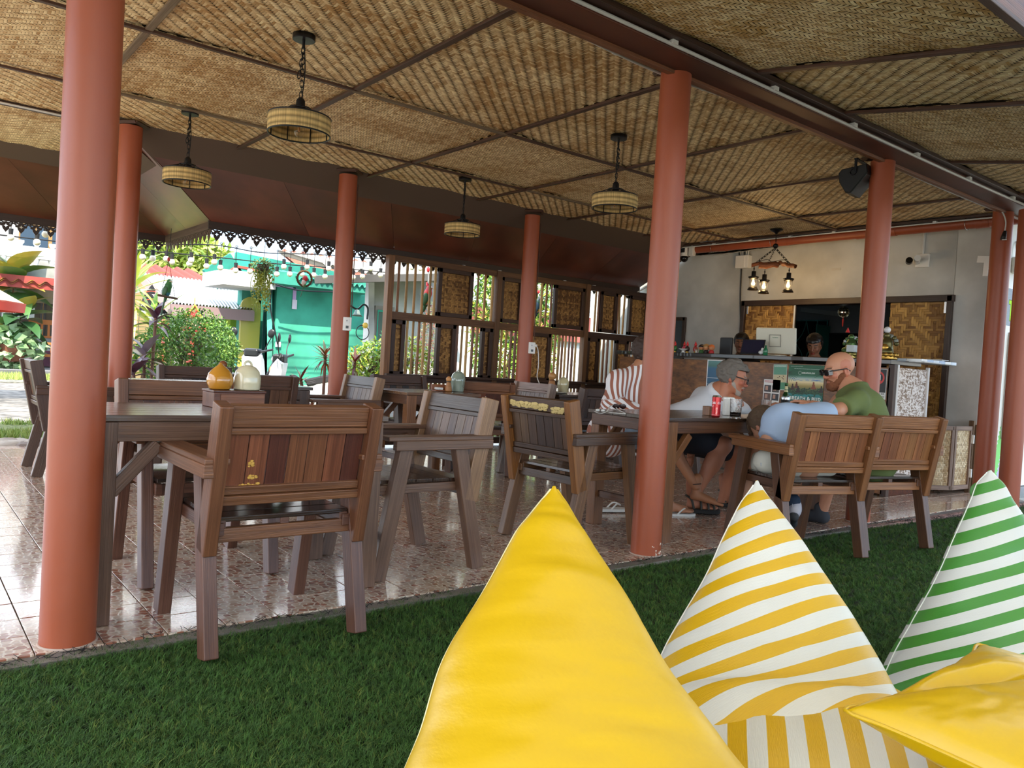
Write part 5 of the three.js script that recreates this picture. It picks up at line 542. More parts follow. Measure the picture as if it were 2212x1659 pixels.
// two women behind the bar
function staff(label, hp, fwd, o2) { const o = grp('person', label, 'person'), sk = '#8d5f44', F = frame(hp, fwd), nk = add(hp, [0.02, -0.17, 0]), ch = add(hp, [0.06, -0.42, 0]), sl = add(hp, [0.05, -0.24, -0.17]), sr = add(hp, [0.05, -0.24, 0.17]); body([[hp, nk, 0.042, 0.05], [nk, ch, 0.08, 0.12], [ch, add(ch, [0.02, -0.4, 0]), 0.12, 0.13], [sl, sr, 0.055, 0.055], [sl, add(sl, [-0.1, -0.3, -0.04]), 0.045, 0.036], [sr, add(sr, [-0.1, -0.3, 0.04]), 0.045, 0.036]], 0.03, sk, o, [headGeo(F, sk, { slim: 0.92, neck: 0.042, lip: o2.lip, flush: 0.12, brow: '#1c1412' })]); part('hair', hairGeo(F, (x, y, z) => Math.max(y - 0.058 + z * 0.1, -z + Math.abs(x) * 0.1 - 0.005), 0.016, o2.seed, 0.003), P('#14100f', 0.35), o); part('hair_bun', sph(0.035, 0, 0.03, -0.14, 1, 1, 0.8, 14).applyMatrix4(F), P('#14100f', 0.4), o); part('shirt', capsMesh([[add(nk, [0, -0.03, 0]), ch, 0.09, 0.135], [ch, add(ch, [0.02, -0.4, 0]), 0.135, 0.145], [sl, sr, 0.066, 0.066], [sl, add(sl, [-0.06, -0.16, -0.03]), 0.06, 0.055], [sr, add(sr, [-0.06, -0.16, 0.03]), 0.06, 0.055]], 0.03, 0.012, { grow: 0.005 }), cloth('#1c1c20'), o); }
staff('dark haired woman behind the bar looking at the camera, left of the white monitor', [8.15, 1.455, -5.82], [-0.9, -0.02, 0.42], { seed: 41 });
staff('dark haired woman behind the bar looking down, right of the white monitor', [8.15, 1.451, -4.85], [-0.82, -0.32, 0.3], { seed: 42, lip: '#a01c20' });
// ---------- outside: ground, unseen shade awning, street ----------
{
  const g1 = S('#8f8c80', 0.95, { map: rep(grainC, 0.6) }), lawn = S('#7d8446', 0.95, { map: rep(grainC, 1.2) }), road = S('#8d8880', 0.95, { map: rep(grainC, 0.25) });
  struct('ground', [box(90, 0.1, 26, 6, -0.11, 18.6, 0, 0, 0, 0), box(30, 0.1, 14, -16.9, -0.11, -1.5, 0, 0, 0, 0), box(30, 0.1, 10, 28.3, -0.11, 0.6, 0, 0, 0, 0)], S('#b9b4a8', 0.95, { map: rep(grainC, 0.4) }));
  struct('ground', box(90, 0.1, 3.1, 6, -0.11, -10.05, 0, 0, 0, 0), lawn); struct('ground', box(110, 0.1, 9.5, 10, -0.12, -16.3, 0, 0, 0, 0), road); struct('ground', box(140, 0.1, 40, 20, -0.1, -41, 0, 0, 0, 0), S('#8b8a7c', 0.95, { map: rep(grainC, 0.4) }));
  const r = rng(51), bl = [], mk = (x, z, L, c) => { const a = r() * 6.28, k = r() * 0.6 * L; bl.push([x, z, L, a]); };
  for (let i = 0; i < 26000; i++) { const z = -9.05 - r() * 2.5, x = -1.5 + r() * 9; if (fbm(x / 6 + 3, z / 6 + 9, 10, 10, 7, 3) > 0.36 + (z < -10 ? 0.13 : 0)) mk(x, z, 0.03 + r() * 0.05); }
  for (let i = 0; i < 9000; i++) mk(-1 + r() * 9, -22 - r() * 3.2, 0.07 + r() * 0.1);
  const bg = new THREE.BufferGeometry(); bg.setAttribute('position', new THREE.Float32BufferAttribute([-0.12, 0, 0, 0.12, 0, 0, 0.25, 1, 0.2, -0.1, 0, 0.1, 0.1, 0, 0.16, -0.35, 0.8, -0.1], 3)); bg.computeVertexNormals();
  const im = new THREE.InstancedMesh(bg, S('#ffffff', 0.8, { side: THREE.DoubleSide }), bl.length), m = new THREE.Matrix4(), c = new THREE.Color(); bl.forEach(([x, z, L, a], i) => { m.makeRotationY(a).scale(V(L, L, L)).setPosition(x, -0.06, z); im.setMatrixAt(i, m); c.set('#6f8f3a').lerp(new THREE.Color('#a8ad63'), r()); im.setColorAt(i, c); }); im.name = 'lawn_grass'; scene.add(shade(im)); tag(im, 'sparse green lawn between the stone edging and the road', 'grass', null, 'stuff');
  const st = grp('stone_edging', 'row of flat grey brown stones along the back edge of the tiles', 'stones'); const sm = ['#9a8c82', '#b3a89c', '#7f726b', '#a59a90'].map(c => S(c, 0.9, { bumpMap: noiseB, bumpScale: 0.01 }));
  for (let i = 0; i < 150; i++) { const g = new THREE.IcosahedronGeometry(1, 1), p = g.attributes.position, q = r() * 9; for (let k = 0; k < p.count; k++) { const f = 0.85 + 0.3 * pn(p.getX(k) * 2 + q + 9, p.getY(k) * 2 + p.getZ(k) + 9, 64, 64, 3); p.setXYZ(k, p.getX(k) * f, p.getY(k) * f, p.getZ(k) * f); } g.computeVertexNormals(); const w = 0.06 + r() * 0.08; xf(g, 0, 0, 0, 0, r() * 6); g.scale(w * 1.3, w * 0.42, w); const o = part('stone', toCreasedNormals(g, 0.5), sm[r() * 4 | 0], st); o.position.set(-0.9 + r() * 4.6, -0.02 + r() * 0.02, -8.58 - r() * 0.42); o.rotation.z = (r() - 0.5) * 0.4; }
}
{ // unseen white cloth awning, added to shade the bean bags and soften the sun
  const a = grp('unseen_shade_awning', 'unseen white cloth awning added over the bean bags to soften the sun', 'awning'); part('cloth', slab([-5, 2.72, -1.05], [10, 2.72, -1.05], [10, 3.5, 4.6], [-5, 3.5, 4.6], 0.002), P('#f4f0e6', 1, { transmission: 0.4, thickness: 0, side: THREE.DoubleSide }), a);
  for (const [x, z, y] of [[-4.9, 4.5, 3.5], [2.5, 4.5, 3.5], [9.9, 4.5, 3.5]]) part('unseen_awning_pole', rod([x, -0.05, z], [x, y, z], 0.03, 12), M.steel, a);
}
// ---------- plants ----------
function foliage(n, rx, ry, rz, L, cols, seed, bias = 0.55, W = 0.45) { // a crown of folded leaves, more of them towards the outside
  const r = rng(seed), pos = [], col = [], C = cols.map(c => new THREE.Color(c)), q = new THREE.Quaternion(), e = new THREE.Euler(), v = V(0, 0, 0), lump = [];
  for (let i = 0; i < 26; i++) lump.push([r() * 2 - 1, r() * 2 - 1, r() * 2 - 1, 0.7 + r() * 0.45]);
  for (let i = 0; i < n; i++) { let x, y, z, d; do { x = r() * 2 - 1; y = r() * 2 - 1; z = r() * 2 - 1; d = Math.hypot(x, y, z); } while (d > 1 || d < 0.05); let k = 1; for (const l of lump) { const dd = (x / d) * l[0] + (y / d) * l[1] + (z / d) * l[2]; if (dd > 0.72) k = Math.max(k, l[3] + 0.15); } const f = Math.pow(d, bias) / d * k * 0.88; x *= f * rx; y *= f * ry; z *= f * rz;
    e.set((r() - 0.5) * 2.4, r() * 6.28, (r() - 0.5) * 2); q.setFromEuler(e); const s = L * (0.6 + r() * 0.7), w = s * W, c = C[r() * C.length | 0], t = 0.75 + r() * 0.5;
    const P4 = [[0, 0, 0], [s * 0.5, s * 0.06, w * 0.5], [s, -s * 0.08, 0], [s * 0.5, s * 0.06, -w * 0.5], [s * 0.5, -s * 0.02, 0]].map(p => v.set(...p).applyQuaternion(q).toArray());
    for (const t3 of [[0, 1, 4], [1, 2, 4], [2, 3, 4], [3, 0, 4]]) for (const k3 of t3) { pos.push(P4[k3][0] + x, P4[k3][1] + y, P4[k3][2] + z); col.push(c.r * t, c.g * t, c.b * t); } }
  const g = new THREE.BufferGeometry(); g.setAttribute('position', new THREE.Float32BufferAttribute(pos, 3)); g.setAttribute('color', new THREE.Float32BufferAttribute(col, 3)); g.computeVertexNormals(); return g;
}
const leafM = P('#ffffff', 0.55, { vertexColors: true, side: THREE.DoubleSide, transmission: 0.3, thickness: 0 });
function bush(name, label, cat, pos, rad, n, L, cols, seed, o = {}) { const g = grp(name, label, cat, pos); part('foliage', foliage(n, ...rad, L, cols, seed, o.bias, o.W), leafM, g, null, 'stuff'); const r = rng(seed), st = []; const H = o.stem ?? rad[1]; for (let i = 0; i < (o.ns ?? 5); i++) part('stem', tube([[(r() - 0.5) * rad[0] * 0.3, -H - (o.foot ?? 0), (r() - 0.5) * rad[2] * 0.3], [(r() - 0.5) * rad[0] * 0.5, -H * 0.4, 0], [(r() - 0.5) * rad[0] * 0.9, rad[1] * 0.4, (r() - 0.5) * rad[2]]], o.sr ?? 0.012, 10, 5), S('#5a4632', 0.9), g); return g; }
function leafBlade(L, W, droop, fold = 0.25, n = 7) { const pos = [], idx = []; for (let i = 0; i <= n; i++) { const t = i / n, x = L * t * (1 - 0.25 * droop * t), y = -droop * L * t * t * 0.8, w = W * Math.sin(Math.PI * Math.pow(clamp(t * 0.93 + 0.05), 0.75)) * 0.5; pos.push(x, y + w * fold, w, x, y - w * fold * 0.3, 0, x, y + w * fold, -w); if (i) { const k = i * 3; for (const s of [0, 1]) idx.push(k - 3 + s, k + s, k - 2 + s, k + s, k + 1 + s, k - 2 + s); } } const g = new THREE.BufferGeometry(); g.setAttribute('position', new THREE.Float32BufferAttribute(pos, 3)); g.setIndex(idx); g.computeVertexNormals(); return g; }
// rosettes of long leaves on stems, every leaf a part
function rosette(name, label, cat, pos, stems, leaves, mats, seed) { const g = grp(name, label, cat, pos), r = rng(seed); for (const [x, y, z, n, L, el0, el1] of stems) { part('stem', tube([[x * 0.35, 0, z * 0.35], [x * 0.7, y * 0.5, z * 0.7], [x, y, z]], 0.018, 8, 6), S('#7a5a4a', 0.9), g); for (let i = 0; i < n; i++) { const t = i / n, o = part('leaf', leaves[r() * leaves.length | 0], mats[r() * mats.length | 0], g); o.position.set(x, y - t * L * 0.5, z); o.rotation.set(0, i * 2.4 + r() * 0.5, mix(el0, el1, t) + (r() - 0.5) * 0.2, 'YXZ'); const s = L * (0.75 + r() * 0.4); o.scale.set(s, s, s); } } return g; }
const lm = (...c) => c.map(k => P(k, 0.4, { side: THREE.DoubleSide, transmission: 0.25, thickness: 0, clearcoat: 0.2 }));
const wide = [leafBlade(1, 0.34, 0.5), leafBlade(1, 0.3, 0.8), leafBlade(1, 0.38, 0.25)], thin = [leafBlade(1, 0.13, 0.5), leafBlade(1, 0.11, 0.9), leafBlade(1, 0.15, 0.2)], fat = [leafBlade(1, 0.5, 0.5), leafBlade(1, 0.56, 0.25)];
const purple = lm('#6b4a5e', '#7d6472', '#4e2f3e', '#8a7a86', '#5d3444', '#7e6a3a');
rosette('cordyline', 'tall purple cordyline with broad leaves right of the back corner column', 'plant', [2.341, -0.06, -9.6], [[-0.05, 1.0, 0, 13, 0.34, 1.2, -0.2], [0.08, 1.42, -0.1, 11, 0.3, 1.3, 0.1], [0.12, 0.65, 0.08, 11, 0.3, 1.0, -0.2], [-0.18, 0.78, 0.1, 10, 0.3, 1.0, -0.1]], wide, purple, 61);
rosette('cordyline', 'small purple cordyline low between column and round bush', 'plant', [2.15, -0.05, -9.15], [[0.1, 0.35, 0, 14, 0.28, 1.2, 0], [-0.12, 0.25, 0, 12, 0.26, 1.2, 0], [0.3, 0.22, 0, 12, 0.25, 1.1, 0]], thin, lm('#7a3050', '#5c3a3a', '#8a5a40', '#6a6a3a'), 62);
rosette('dracaena', 'yellow green dracaena with striped leaves behind the back corner column', 'plant', [2.495, -0.06, -11.2], [[0, 1.9, 0, 30, 0.7, 1.3, -0.5], [-0.25, 1.3, 0.1, 26, 0.65, 1.2, -0.5], [0.25, 1.45, 0, 26, 0.62, 1.2, -0.6], [0.02, 0.8, 0, 20, 0.6, 1, -0.4]], thin, lm('#b9c94a', '#8fae34', '#d8dc7c', '#6f9a2e'), 63);
bush('round_bush', 'round green bush with a few pink flowers behind the tables', 'bush', [2.996, 0.94, -10.3], [0.56, 0.5, 0.5], 9500, 0.046, ['#4d7a2a', '#6d9636', '#3b6322', '#8aac48', '#5b8a30'], 64, { foot: 0.5, ns: 14, bias: 0.42 });
{ const g = grp('bush_flowers', 'few small pink flowers in the round green bush', 'flowers'), m = S('#e8806a', 0.7); for (const p of [[2.869, 0.85, -9.85], [2.838, 0.832, -9.85], [2.563, 1.047, -9.9], [2.855, 0.927, -9.85]]) part('flower', xf(sph(0.022, 0, 0, 0, 1, 0.6, 1, 8), ...p), m, g); }
const redP = lm('#8a3a22', '#a8562a', '#5e4a22', '#6d2c28', '#74702c', '#b0683c');
rosette('cordyline', 'red and green cordyline left of the slim middle column', 'plant', [4.166, -0.06, -8.9], [[0, 1.08, 0, 34, 0.23, 1.2, -0.3], [-0.3, 0.78, 0, 18, 0.22, 1.2, -0.1], [0.16, 0.8, 0, 22, 0.22, 1.1, -0.2], [-0.14, 0.5, 0, 18, 0.22, 1.1, 0], [0.1, 0.4, 0.1, 16, 0.2, 1, 0]], thin, redP, 65);
rosette('cordyline', 'red and green cordyline right of the slim middle column', 'plant', [4.561, -0.06, -8.9], [[0, 1.02, 0, 30, 0.23, 1.2, -0.3], [0.1, 0.7, 0, 20, 0.22, 1.1, -0.2], [-0.06, 0.55, 0, 16, 0.2, 1.1, 0]], thin, redP, 66);
rosette('yellow_palm', 'bright yellow green palm right of the slim middle column', 'plant', [5.217, -0.06, -10], [[0, 0.9, 0, 26, 0.5, 1.1, 0.1], [0.2, 0.75, 0, 18, 0.45, 1, 0.1]], thin, lm('#c8cf2a', '#e0dc4a', '#a9bf2a'), 67);
bush('leafy_shrub', 'light green leafy shrub left of the bamboo screen', 'bush', [4.985, 0.878, -9.2], [0.34, 0.36, 0.34], 2200, 0.055, ['#9ab83a', '#7ba02e', '#b9cc5a', '#5f8a28'], 68, { foot: 0.4, ns: 8 });
bush('leafy_shrub', 'bright leaves showing low between the first slats of the screen', 'bush', [5.418, 0.875, -9], [0.42, 0.4, 0.3], 1300, 0.06, ['#9ab83a', '#b8c65a', '#7c9a34'], 72, { foot: 0.4 });
bush('tall_shrub', 'tall dark green shrub behind the middle bay of the bamboo screen', 'bush', [7.644, 1.66, -9.6], [0.75, 1.35, 0.5], 5200, 0.12, ['#4a7a28', '#6f9a32', '#2f5a1e', '#8aae3e', '#c9c84a'], 69, { foot: 0.4, sr: 0.02, W: 0.3 });
bush('hanging_moss', 'grey green hanging moss and red blossom behind the left bay of the screen', 'plant', [5.877, 1.169, -9.3], [0.14, 0.62, 0.12], 2200, 0.05, ['#8f9a7a', '#a8ac8a', '#70805a', '#b8473a'], 70, { W: 0.16, ns: 2 });
bush('street_tree', 'yellow green tree top above the red tiled roof', 'tree', [8.624, 4.176, -34], [2.6, 1.5, 1.6], 2400, 0.42, ['#a8b84a', '#8aa03a', '#c4cc68', '#74903a'], 73, { stem: 5, sr: 0.1 });
bush('street_tree', 'smaller yellow green tree right of the taller one behind the roofs', 'tree', [9.97, 4.094, -34], [1.5, 1.3, 1.2], 1500, 0.38, ['#a8b84a', '#8aa03a', '#c4cc68'], 74, { stem: 4, sr: 0.1 });
rosette('potted_plant', 'big leaved potted plant before the far shop front', 'plant', [2.682, 0.336, -25.6], [[0, 2.4, 0, 16, 1.2, 1.1, -0.4], [0.2, 1.4, 0.3, 14, 1.0, 0.9, -0.6], [-0.2, 1.0, 0.3, 14, 0.9, 0.8, -0.5]], fat, lm('#3f6a38', '#567f42', '#a8913a', '#7a9a5e', '#2f5530'), 75); bush('potted_plant', 'pale leaved plant in a pot at the foot of the far shop front', 'plant', [2.693, 0.652, -25.2], [0.62, 0.55, 0.5], 420, 0.26, ['#8aa878', '#a8bf94', '#6a8a58'], 76, { W: 0.8 });
solo('flower_pot', xf(lathe([[0, 0], [0.28, 0], [0.4, 0.45], [0.36, 0.46], [0.3, 0.4], [0, 0.4]], 20), ...[2.705, 0.3, -25.2]), S('#7a4a38', 0.7), 'brown flower pot before the far shop front', 'pot');
// ---------- houses over the road ----------
const fb = (a, b, z, d, bev = 0) => box(b[0] - a[0], b[1] - a[1], d, (a[0] + b[0]) / 2, (a[1] + b[1]) / 2, z - d / 2, 0, 0, 0, bev);
const wv = (x0, x1, z0, y0, z1, y1, per, amp, t = 0.02) => { const n = Math.round((x1 - x0) / per * 8), pos = [], idx = [], uv = []; for (let k = 0; k < 2; k++) for (let i = 0; i <= n; i++) for (const q of [0, 1]) { const x = mix(x0, x1, i / n), w = amp * Math.cos((x - x0) / per * 6.283); pos.push(x, (q ? y1 : y0) + w - k * t, q ? z1 : z0); uv.push(x, q); } const s = (n + 1) * 2; for (let i = 0; i < n; i++) { const a = i * 2; idx.push(a, a + 2, a + 1, a + 2, a + 3, a + 1, s + a, s + a + 1, s + a + 2, s + a + 2, s + a + 1, s + a + 3, a, s + a, a + 2, s + a, s + a + 2, a + 2); } const g = new THREE.BufferGeometry(); g.setAttribute('position', new THREE.Float32BufferAttribute(pos, 3)); g.setAttribute('uv', new THREE.Float32BufferAttribute(uv, 2)); g.setIndex(idx); g.computeVertexNormals(); return g; };
const pw = (c, r = 0.85) => S(c, r, { map: rep(noiseC, 0.3) });
{
  const h = grp('white_house', 'white two storey shop house with balusters and mossy tiles across the road', 'house'), Z0 = -27;
  part('upper_wall', fb([2.055, 2.572, -27], [4.947, 5.723, -27], Z0, 4), pw('#c9cac8'), h); part('lower_wall', fb([1.959, 0.05, -27.5], [5.18, 2.372, -27.5], Z0 - 0.5, 3.5), pw('#8f8a84'), h);
  const w = new THREE.Group(); w.name = 'window'; h.add(w); part('window_frame', fb([2.908, 3.459, -27], [4.004, 4.393, -27], Z0 + 0.06, 0.1), S('#8a6a3a', 0.6), w); for (const [a, b] of [[[2.94, 3.504, -27], [3.297, 4.202, -27]], [[3.346, 3.505, -27], [3.639, 4.2, -27]], [[3.749, 3.505, -27], [4, 4.2, -27]]]) part('pane', fb(a, b, Z0 + 0.08, 0.06), P('#2c3a48', 0.08), w);
  const bl = lathe([[0, 0], [0.11, 0], [0.11, 0.06], [0.06, 0.1], [0.05, 0.2], [0.12, 0.42], [0.07, 0.62], [0.05, 0.72], [0.09, 0.78], [0.09, 0.84], [0, 0.84]], 14); for (const p of [[2.099, 2.87, -26.2], [2.478, 2.852, -26.2], [2.875, 2.848, -26.2], [3.269, 2.843, -26.2], [3.661, 2.836, -26.2], [4.074, 2.831, -26.2]]) { const o = part('baluster', bl, S('#d8d8d4', 0.7), h); o.position.set(p[0], p[1], p[2]); }
  part('rail', fb([1.858, 3.2, -26.1], [4.686, 3.415, -26.1].map((v, i) => v + (i === 1 ? 0.12 : 0)), -26.1, 0.2), pw('#dadad6'), h); part('balcony_edge', fb([1.877, 2.647, -26.1], [4.712, 2.776, -26.1].map((v, i) => v + (i === 1 ? 0.2 : 0)), -26.05, 0.5), pw('#a9aaa4'), h);
  const a = [1.766, 2.617, -26], b = [4.503, 2.515, -24.9]; part('tile_roof', wv(a[0], b[0], -25.9, a[1] + 0.02, -24.9, b[1] - 0.05, 0.32, 0.05, 0.05), S('#a8a05a', 0.9, { map: rep(tex(128, 128, (u, v) => { const n = fbm(u, v, 6, 6, 15, 4); return n > 0.5 ? [0.86, 0.8, 0.3] : [0.55, 0.53, 0.48]; }), 0.7, 0.9) }), h);
  part('fascia', fb([1.704, 2.29, -24.95], [4.518, 2.362, -24.95].map((v, i) => v + (i === 1 ? 0.26 : 0)), -24.95, 0.08), pw('#b04a42'), h); part('awning_wall', fb([1.789, 1.966, -26], [4.719, 2.146, -26].map((v, i) => v + (i === 1 ? 0.5 : 0)), -26, 0.3), pw('#b5a38e'), h);
  part('glass', fb([2.744, 0.749, -27], [3.53, 2.057, -27], Z0, 0.08), P('#4b4640', 0.06), h); part('glass', fb([3.685, 0.808, -27], [4.777, 2.106, -27], Z0, 0.08), P('#4b4640', 0.06), h); part('mullion', fb([3.591, 0.722, -26.9], [3.599, 2.088, -26.9], Z0 + 0.1, 0.1), S('#8a6a3a', 0.6), h);
  part('plinth', fb([2.11, 0.556, -26.8], [4.788, 0.964, -26.8], Z0 + 0.2, 0.3), pw('#b9b9b8'), h); part('plinth', fb([2.124, 0.138, -26.8], [4.803, 0.599, -26.8], Z0 + 0.22, 0.3), pw('#6d3e4e'), h); part('terrace', box(14, 0.24, 3, 2.5, -0.02, -25.6, 0, 0, 0, 0), pw('#7e7e80'), h);
  const sg = grp('shop_sign', 'white sign with black lettering in the far shop window', 'sign'); const st = canvas(768, 320, (g, W, H) => { g.fillStyle = '#e6ecea'; g.fillRect(0, 0, W, H); g.fillStyle = '#1c2422'; g.textAlign = 'center'; g.font = 'bold 66px sans-serif'; g.fillText('กลุ่ม ออมทรัพย์เพื่อการผลิต', W * 0.53, 110, W * 0.84); g.fillText('หมู่ 5 บ้านแม่หาดกูด', W * 0.53, 200, W * 0.62); g.font = '36px sans-serif'; g.fillText('เครดิตยูเนี่ยนกลุ่ม อบ.สว.สท.', W * 0.6, 280, W * 0.6); g.strokeStyle = '#4a8a5a'; g.lineWidth = 14; g.beginPath(); g.arc(40, 140, 66, 0, 7); g.stroke(); });
  const A = [2.534, 1.478, -26.5], B = [3.323, 1.824, -26.5]; const q = part('board', fb(A, B, -26.5, 0.04), S('#e6ecea', 0.6), sg); const f = part('lettering', quad([A[0], A[1], -26.49], [B[0], A[1], -26.49], [B[0], B[1], -26.49], [A[0], B[1], -26.49]), S('#fff', 0.6, { map: st }), sg), uv = f.geometry.attributes.uv; for (let i = 0; i < uv.count; i++) uv.setXY(i, uv.getX(i) / (B[0] - A[0]), uv.getY(i) / (B[1] - A[1]));
  const ch = grp('wooden_chair', 'orange wooden chair before the far shop front', 'chair', [3.428, 0.324, -25.9], -0.2), wm = S('#b06a32', 0.6); for (const s of [-1, 1]) { part('leg', box(0.06, 0.5, 0.06, s * 0.3, 0.25, 0.28), wm, ch); part('back_leg', box(0.06, 1.15, 0.06, s * 0.3, 0.57, -0.25), wm, ch); } part('seat', box(0.7, 0.06, 0.6, 0, 0.5, 0), wm, ch); part('top_rail', box(0.66, 0.14, 0.05, 0, 1.1, -0.25), wm, ch); part('rail', box(0.6, 0.06, 0.05, 0, 0.68, -0.25), wm, ch); part('apron', box(0.6, 0.08, 0.04, 0, 0.16, 0.28), wm, ch); for (let i = -1; i < 2; i++) part('slat', box(0.06, 0.4, 0.03, i * 0.17, 0.88, -0.25), wm, ch);
  const um = grp('parasol', 'cream and red parasol edge at the far left of the picture', 'parasol', [0.529, 1.573, -16]); part('canopy', xf(new THREE.ConeGeometry(1.35, 0.75, 8, 1, true), 0, 0.36, 0), S('#d9c3a0', 0.8, { side: THREE.DoubleSide }), um); part('valance', xf(new THREE.CylinderGeometry(1.35, 1.33, 0.16, 8, 1, true), 0, -0.08, 0), S('#b8402f', 0.8, { side: THREE.DoubleSide }), um); part('pole', cyl(0.03, 0.03, 3, 0, -1.1, 0, 10), M.white, um);
}
{ // green house with the metal roof
  const h = grp('green_house', 'yellow and green house under a grey corrugated metal roof', 'house'), a = [4.233, 1.816, -16], b = [5.577, 1.83, -16], t = [4.438, 2.575, -19.2], u = [6.046, 2.544, -19.2];
  part('roof', (() => { const g = new THREE.PlaneGeometry(1, 1, 130, 1), p = g.attributes.position; for (let i = 0; i < p.count; i++) { const q = p.getX(i) + 0.5, v = p.getY(i) + 0.5; const x = mix(mix(a[0], b[0] + 0.3, q), mix(t[0], u[0] + 0.6, q), v); p.setXYZ(i, x, mix(mix(a[1], b[1], q), mix(t[1], u[1], q), v) + 0.022 * Math.sign(Math.cos(q * 26 * 6.283)) * 0.8, mix(-16, -19.2, v)); } g.computeVertexNormals(); return g; })(), S('#a7abb0', 0.35, { metalness: 0.3, side: THREE.DoubleSide }), h);
  part('fascia', slab([a[0] - 0.02, a[1] - 0.24, -15.98], [b[0] + 0.3, b[1] - 0.24, -15.98], [b[0] + 0.3, b[1] - 0.02, -15.98], [a[0] - 0.02, a[1] - 0.02, -15.98], 0.04), S('#8a7474', 0.7), h); part('barge_board', slab([t[0] - 0.04, t[1] - 0.18, -19.2], [a[0] - 0.04, a[1] - 0.2, -15.96], [a[0] - 0.04, a[1], -15.96], [t[0] - 0.04, t[1], -19.2], 0.04), S('#9d8580', 0.7), h);
  part('wall', fb([5.225, 0.14, -18.4], [5.595, 2.146, -18.4], -18.4, 0.2), pw('#a8946a'), h); part('wall', fb([5.598, 0.163, -18.2], [6.14, 2.194, -18.2], -18.2, 0.3), pw('#6f8a3e'), h); part('wall', fb([5.875, 0.218, -17.4], [6.107, 1.882, -17.4], -17.4, 0.3), pw('#93b032'), h); part('wall', fb([4.105, 0.037, -19.6], [5.512, 2.371, -19.6], -19.6, 0.2), pw('#a8946a'), h); part('gable', fb([4.732, 0.985, -18.8], [5.02, 1.578, -18.8], -18.8, 0.1), pw('#b8b4a6'), h);
  const w = new THREE.Group(); w.name = 'window'; h.add(w); part('window_frame', fb([5.581, 1.001, -17.98], [5.861, 1.516, -17.98], -17.98, 0.12), S('#c9cac6', 0.6), w); part('pane', fb([5.595, 1.064, -17.94], [5.678, 1.451, -17.94], -17.94, 0.06), P('#3c4048', 0.1), w); part('pane', fb([5.727, 1.062, -17.94], [5.82, 1.451, -17.94], -17.94, 0.06), P('#3c4048', 0.1), w);
  part('porch_post', bar([4.483, 0.519, -16.2], [4.466, 1.833, -16.2], 0.14, 0.14), pw('#9a9a94'), h); part('porch_post', bar([4.4, 0.842, -17.6], [4.361, 2.116, -17.6], 0.14, 0.14), pw('#6f6a64'), h); part('porch_rail', bar([4.23, 1.381, -16.4], [4.505, 1.429, -16.4], 0.06, 0.06), M.white, h);
  part('far_roof', wv(...[[5.144, 2.856, -23][0], [7.108, 2.956, -23][0]], -22, [5.034, 2.696, -22][1], -24.5, [5.59, 3.252, -24.5][1], 0.3, 0.05, 0.06), pw('#b8463c'), h);
  const fl = (x, label) => { const o = grp('feather_flag', label, 'flag', x); o.scale.set(0.46, 0.4, 0.46); const s = new THREE.Shape(); s.moveTo(-0.42, 0); s.quadraticCurveTo(-0.46, 0.9, 0.06, 1.7); s.quadraticCurveTo(0.42, 1.2, 0.42, 0.1); s.lineTo(0, 0.46); s.closePath(); const g = extr(s, 0.02); const tx = canvas(256, 512, (c, W, H) => { c.fillStyle = '#15171c'; c.fillRect(0, 0, W, H); c.fillStyle = '#d84a2c'; c.strokeStyle = '#d84a2c'; c.lineWidth = 9; for (const y of [130, 250]) { c.beginPath(); c.moveTo(60, y + 20); c.quadraticCurveTo(130, y - 30, 190, y - 8); c.stroke(); } c.fillStyle = '#e8e8e4'; c.fillRect(150, 160, 40, 10); c.fillRect(160, 180, 26, 8); c.font = 'bold italic 44px sans-serif'; c.fillText('FLYPASH', 26, 350, 200); }); const uv = g.attributes.uv, p = g.attributes.position; for (let i = 0; i < uv.count; i++) uv.setXY(i, p.getX(i) / 0.92 + 0.5, p.getY(i) / 1.75); part('cloth', g, S('#ffffff', 0.7, { map: tx }), o); part('flag_pole', rod([-0.43, -1.4, 0], [-0.4, 0.9, 0], 0.012, 6), M.black, o); };
  fl([4.457, 1.37, -16.9], 'black flag banner with white lettering under the metal roof'); fl([4.187, 1.539, -17.3], 'second black flag banner half hidden left of a porch post');
  const sp = grp('spirit_house', 'small red and gold spirit house above the round bush', 'spirit house', [3.866, 1.254, -13.2]), rd = S('#b83a3a', 0.6), gd = S('#d8b04a', 0.5); part('base', [box(0.34, 0.08, 0.26, 0, 0.04, 0)], rd, sp); part('body', box(0.16, 0.16, 0.14, -0.03, 0.16, 0), S('#d8b09a', 0.7), sp); part('roof', extr(poly([[-0.15, 0.22], [0.1, 0.22], [-0.025, 0.42]]), 0.22, 0, 0, 0, -0.11), rd, sp); part('gable_trim', [bar([-0.15, 0.22, 0.12], [-0.025, 0.43, 0.12], 0.02, 0.02), bar([0.1, 0.22, 0.12], [-0.025, 0.43, 0.12], 0.02, 0.02)], gd, sp); part('finial', rod([-0.025, 0.42, 0.1], [-0.025, 0.54, 0.1], 0.008, 5), gd, sp); for (let i = 0; i < 4; i++) part('offering', sph(0.035, 0.08 + i * 0.03, 0.1 + (i % 2) * 0.03, 0.1, 1, 1, 1, 8), S(i % 2 ? '#c8585a' : '#d8c0b0', 0.8), sp); part('stand', rod([0, -1.4, 0], [0, 0, 0], 0.04, 8), rd, sp);
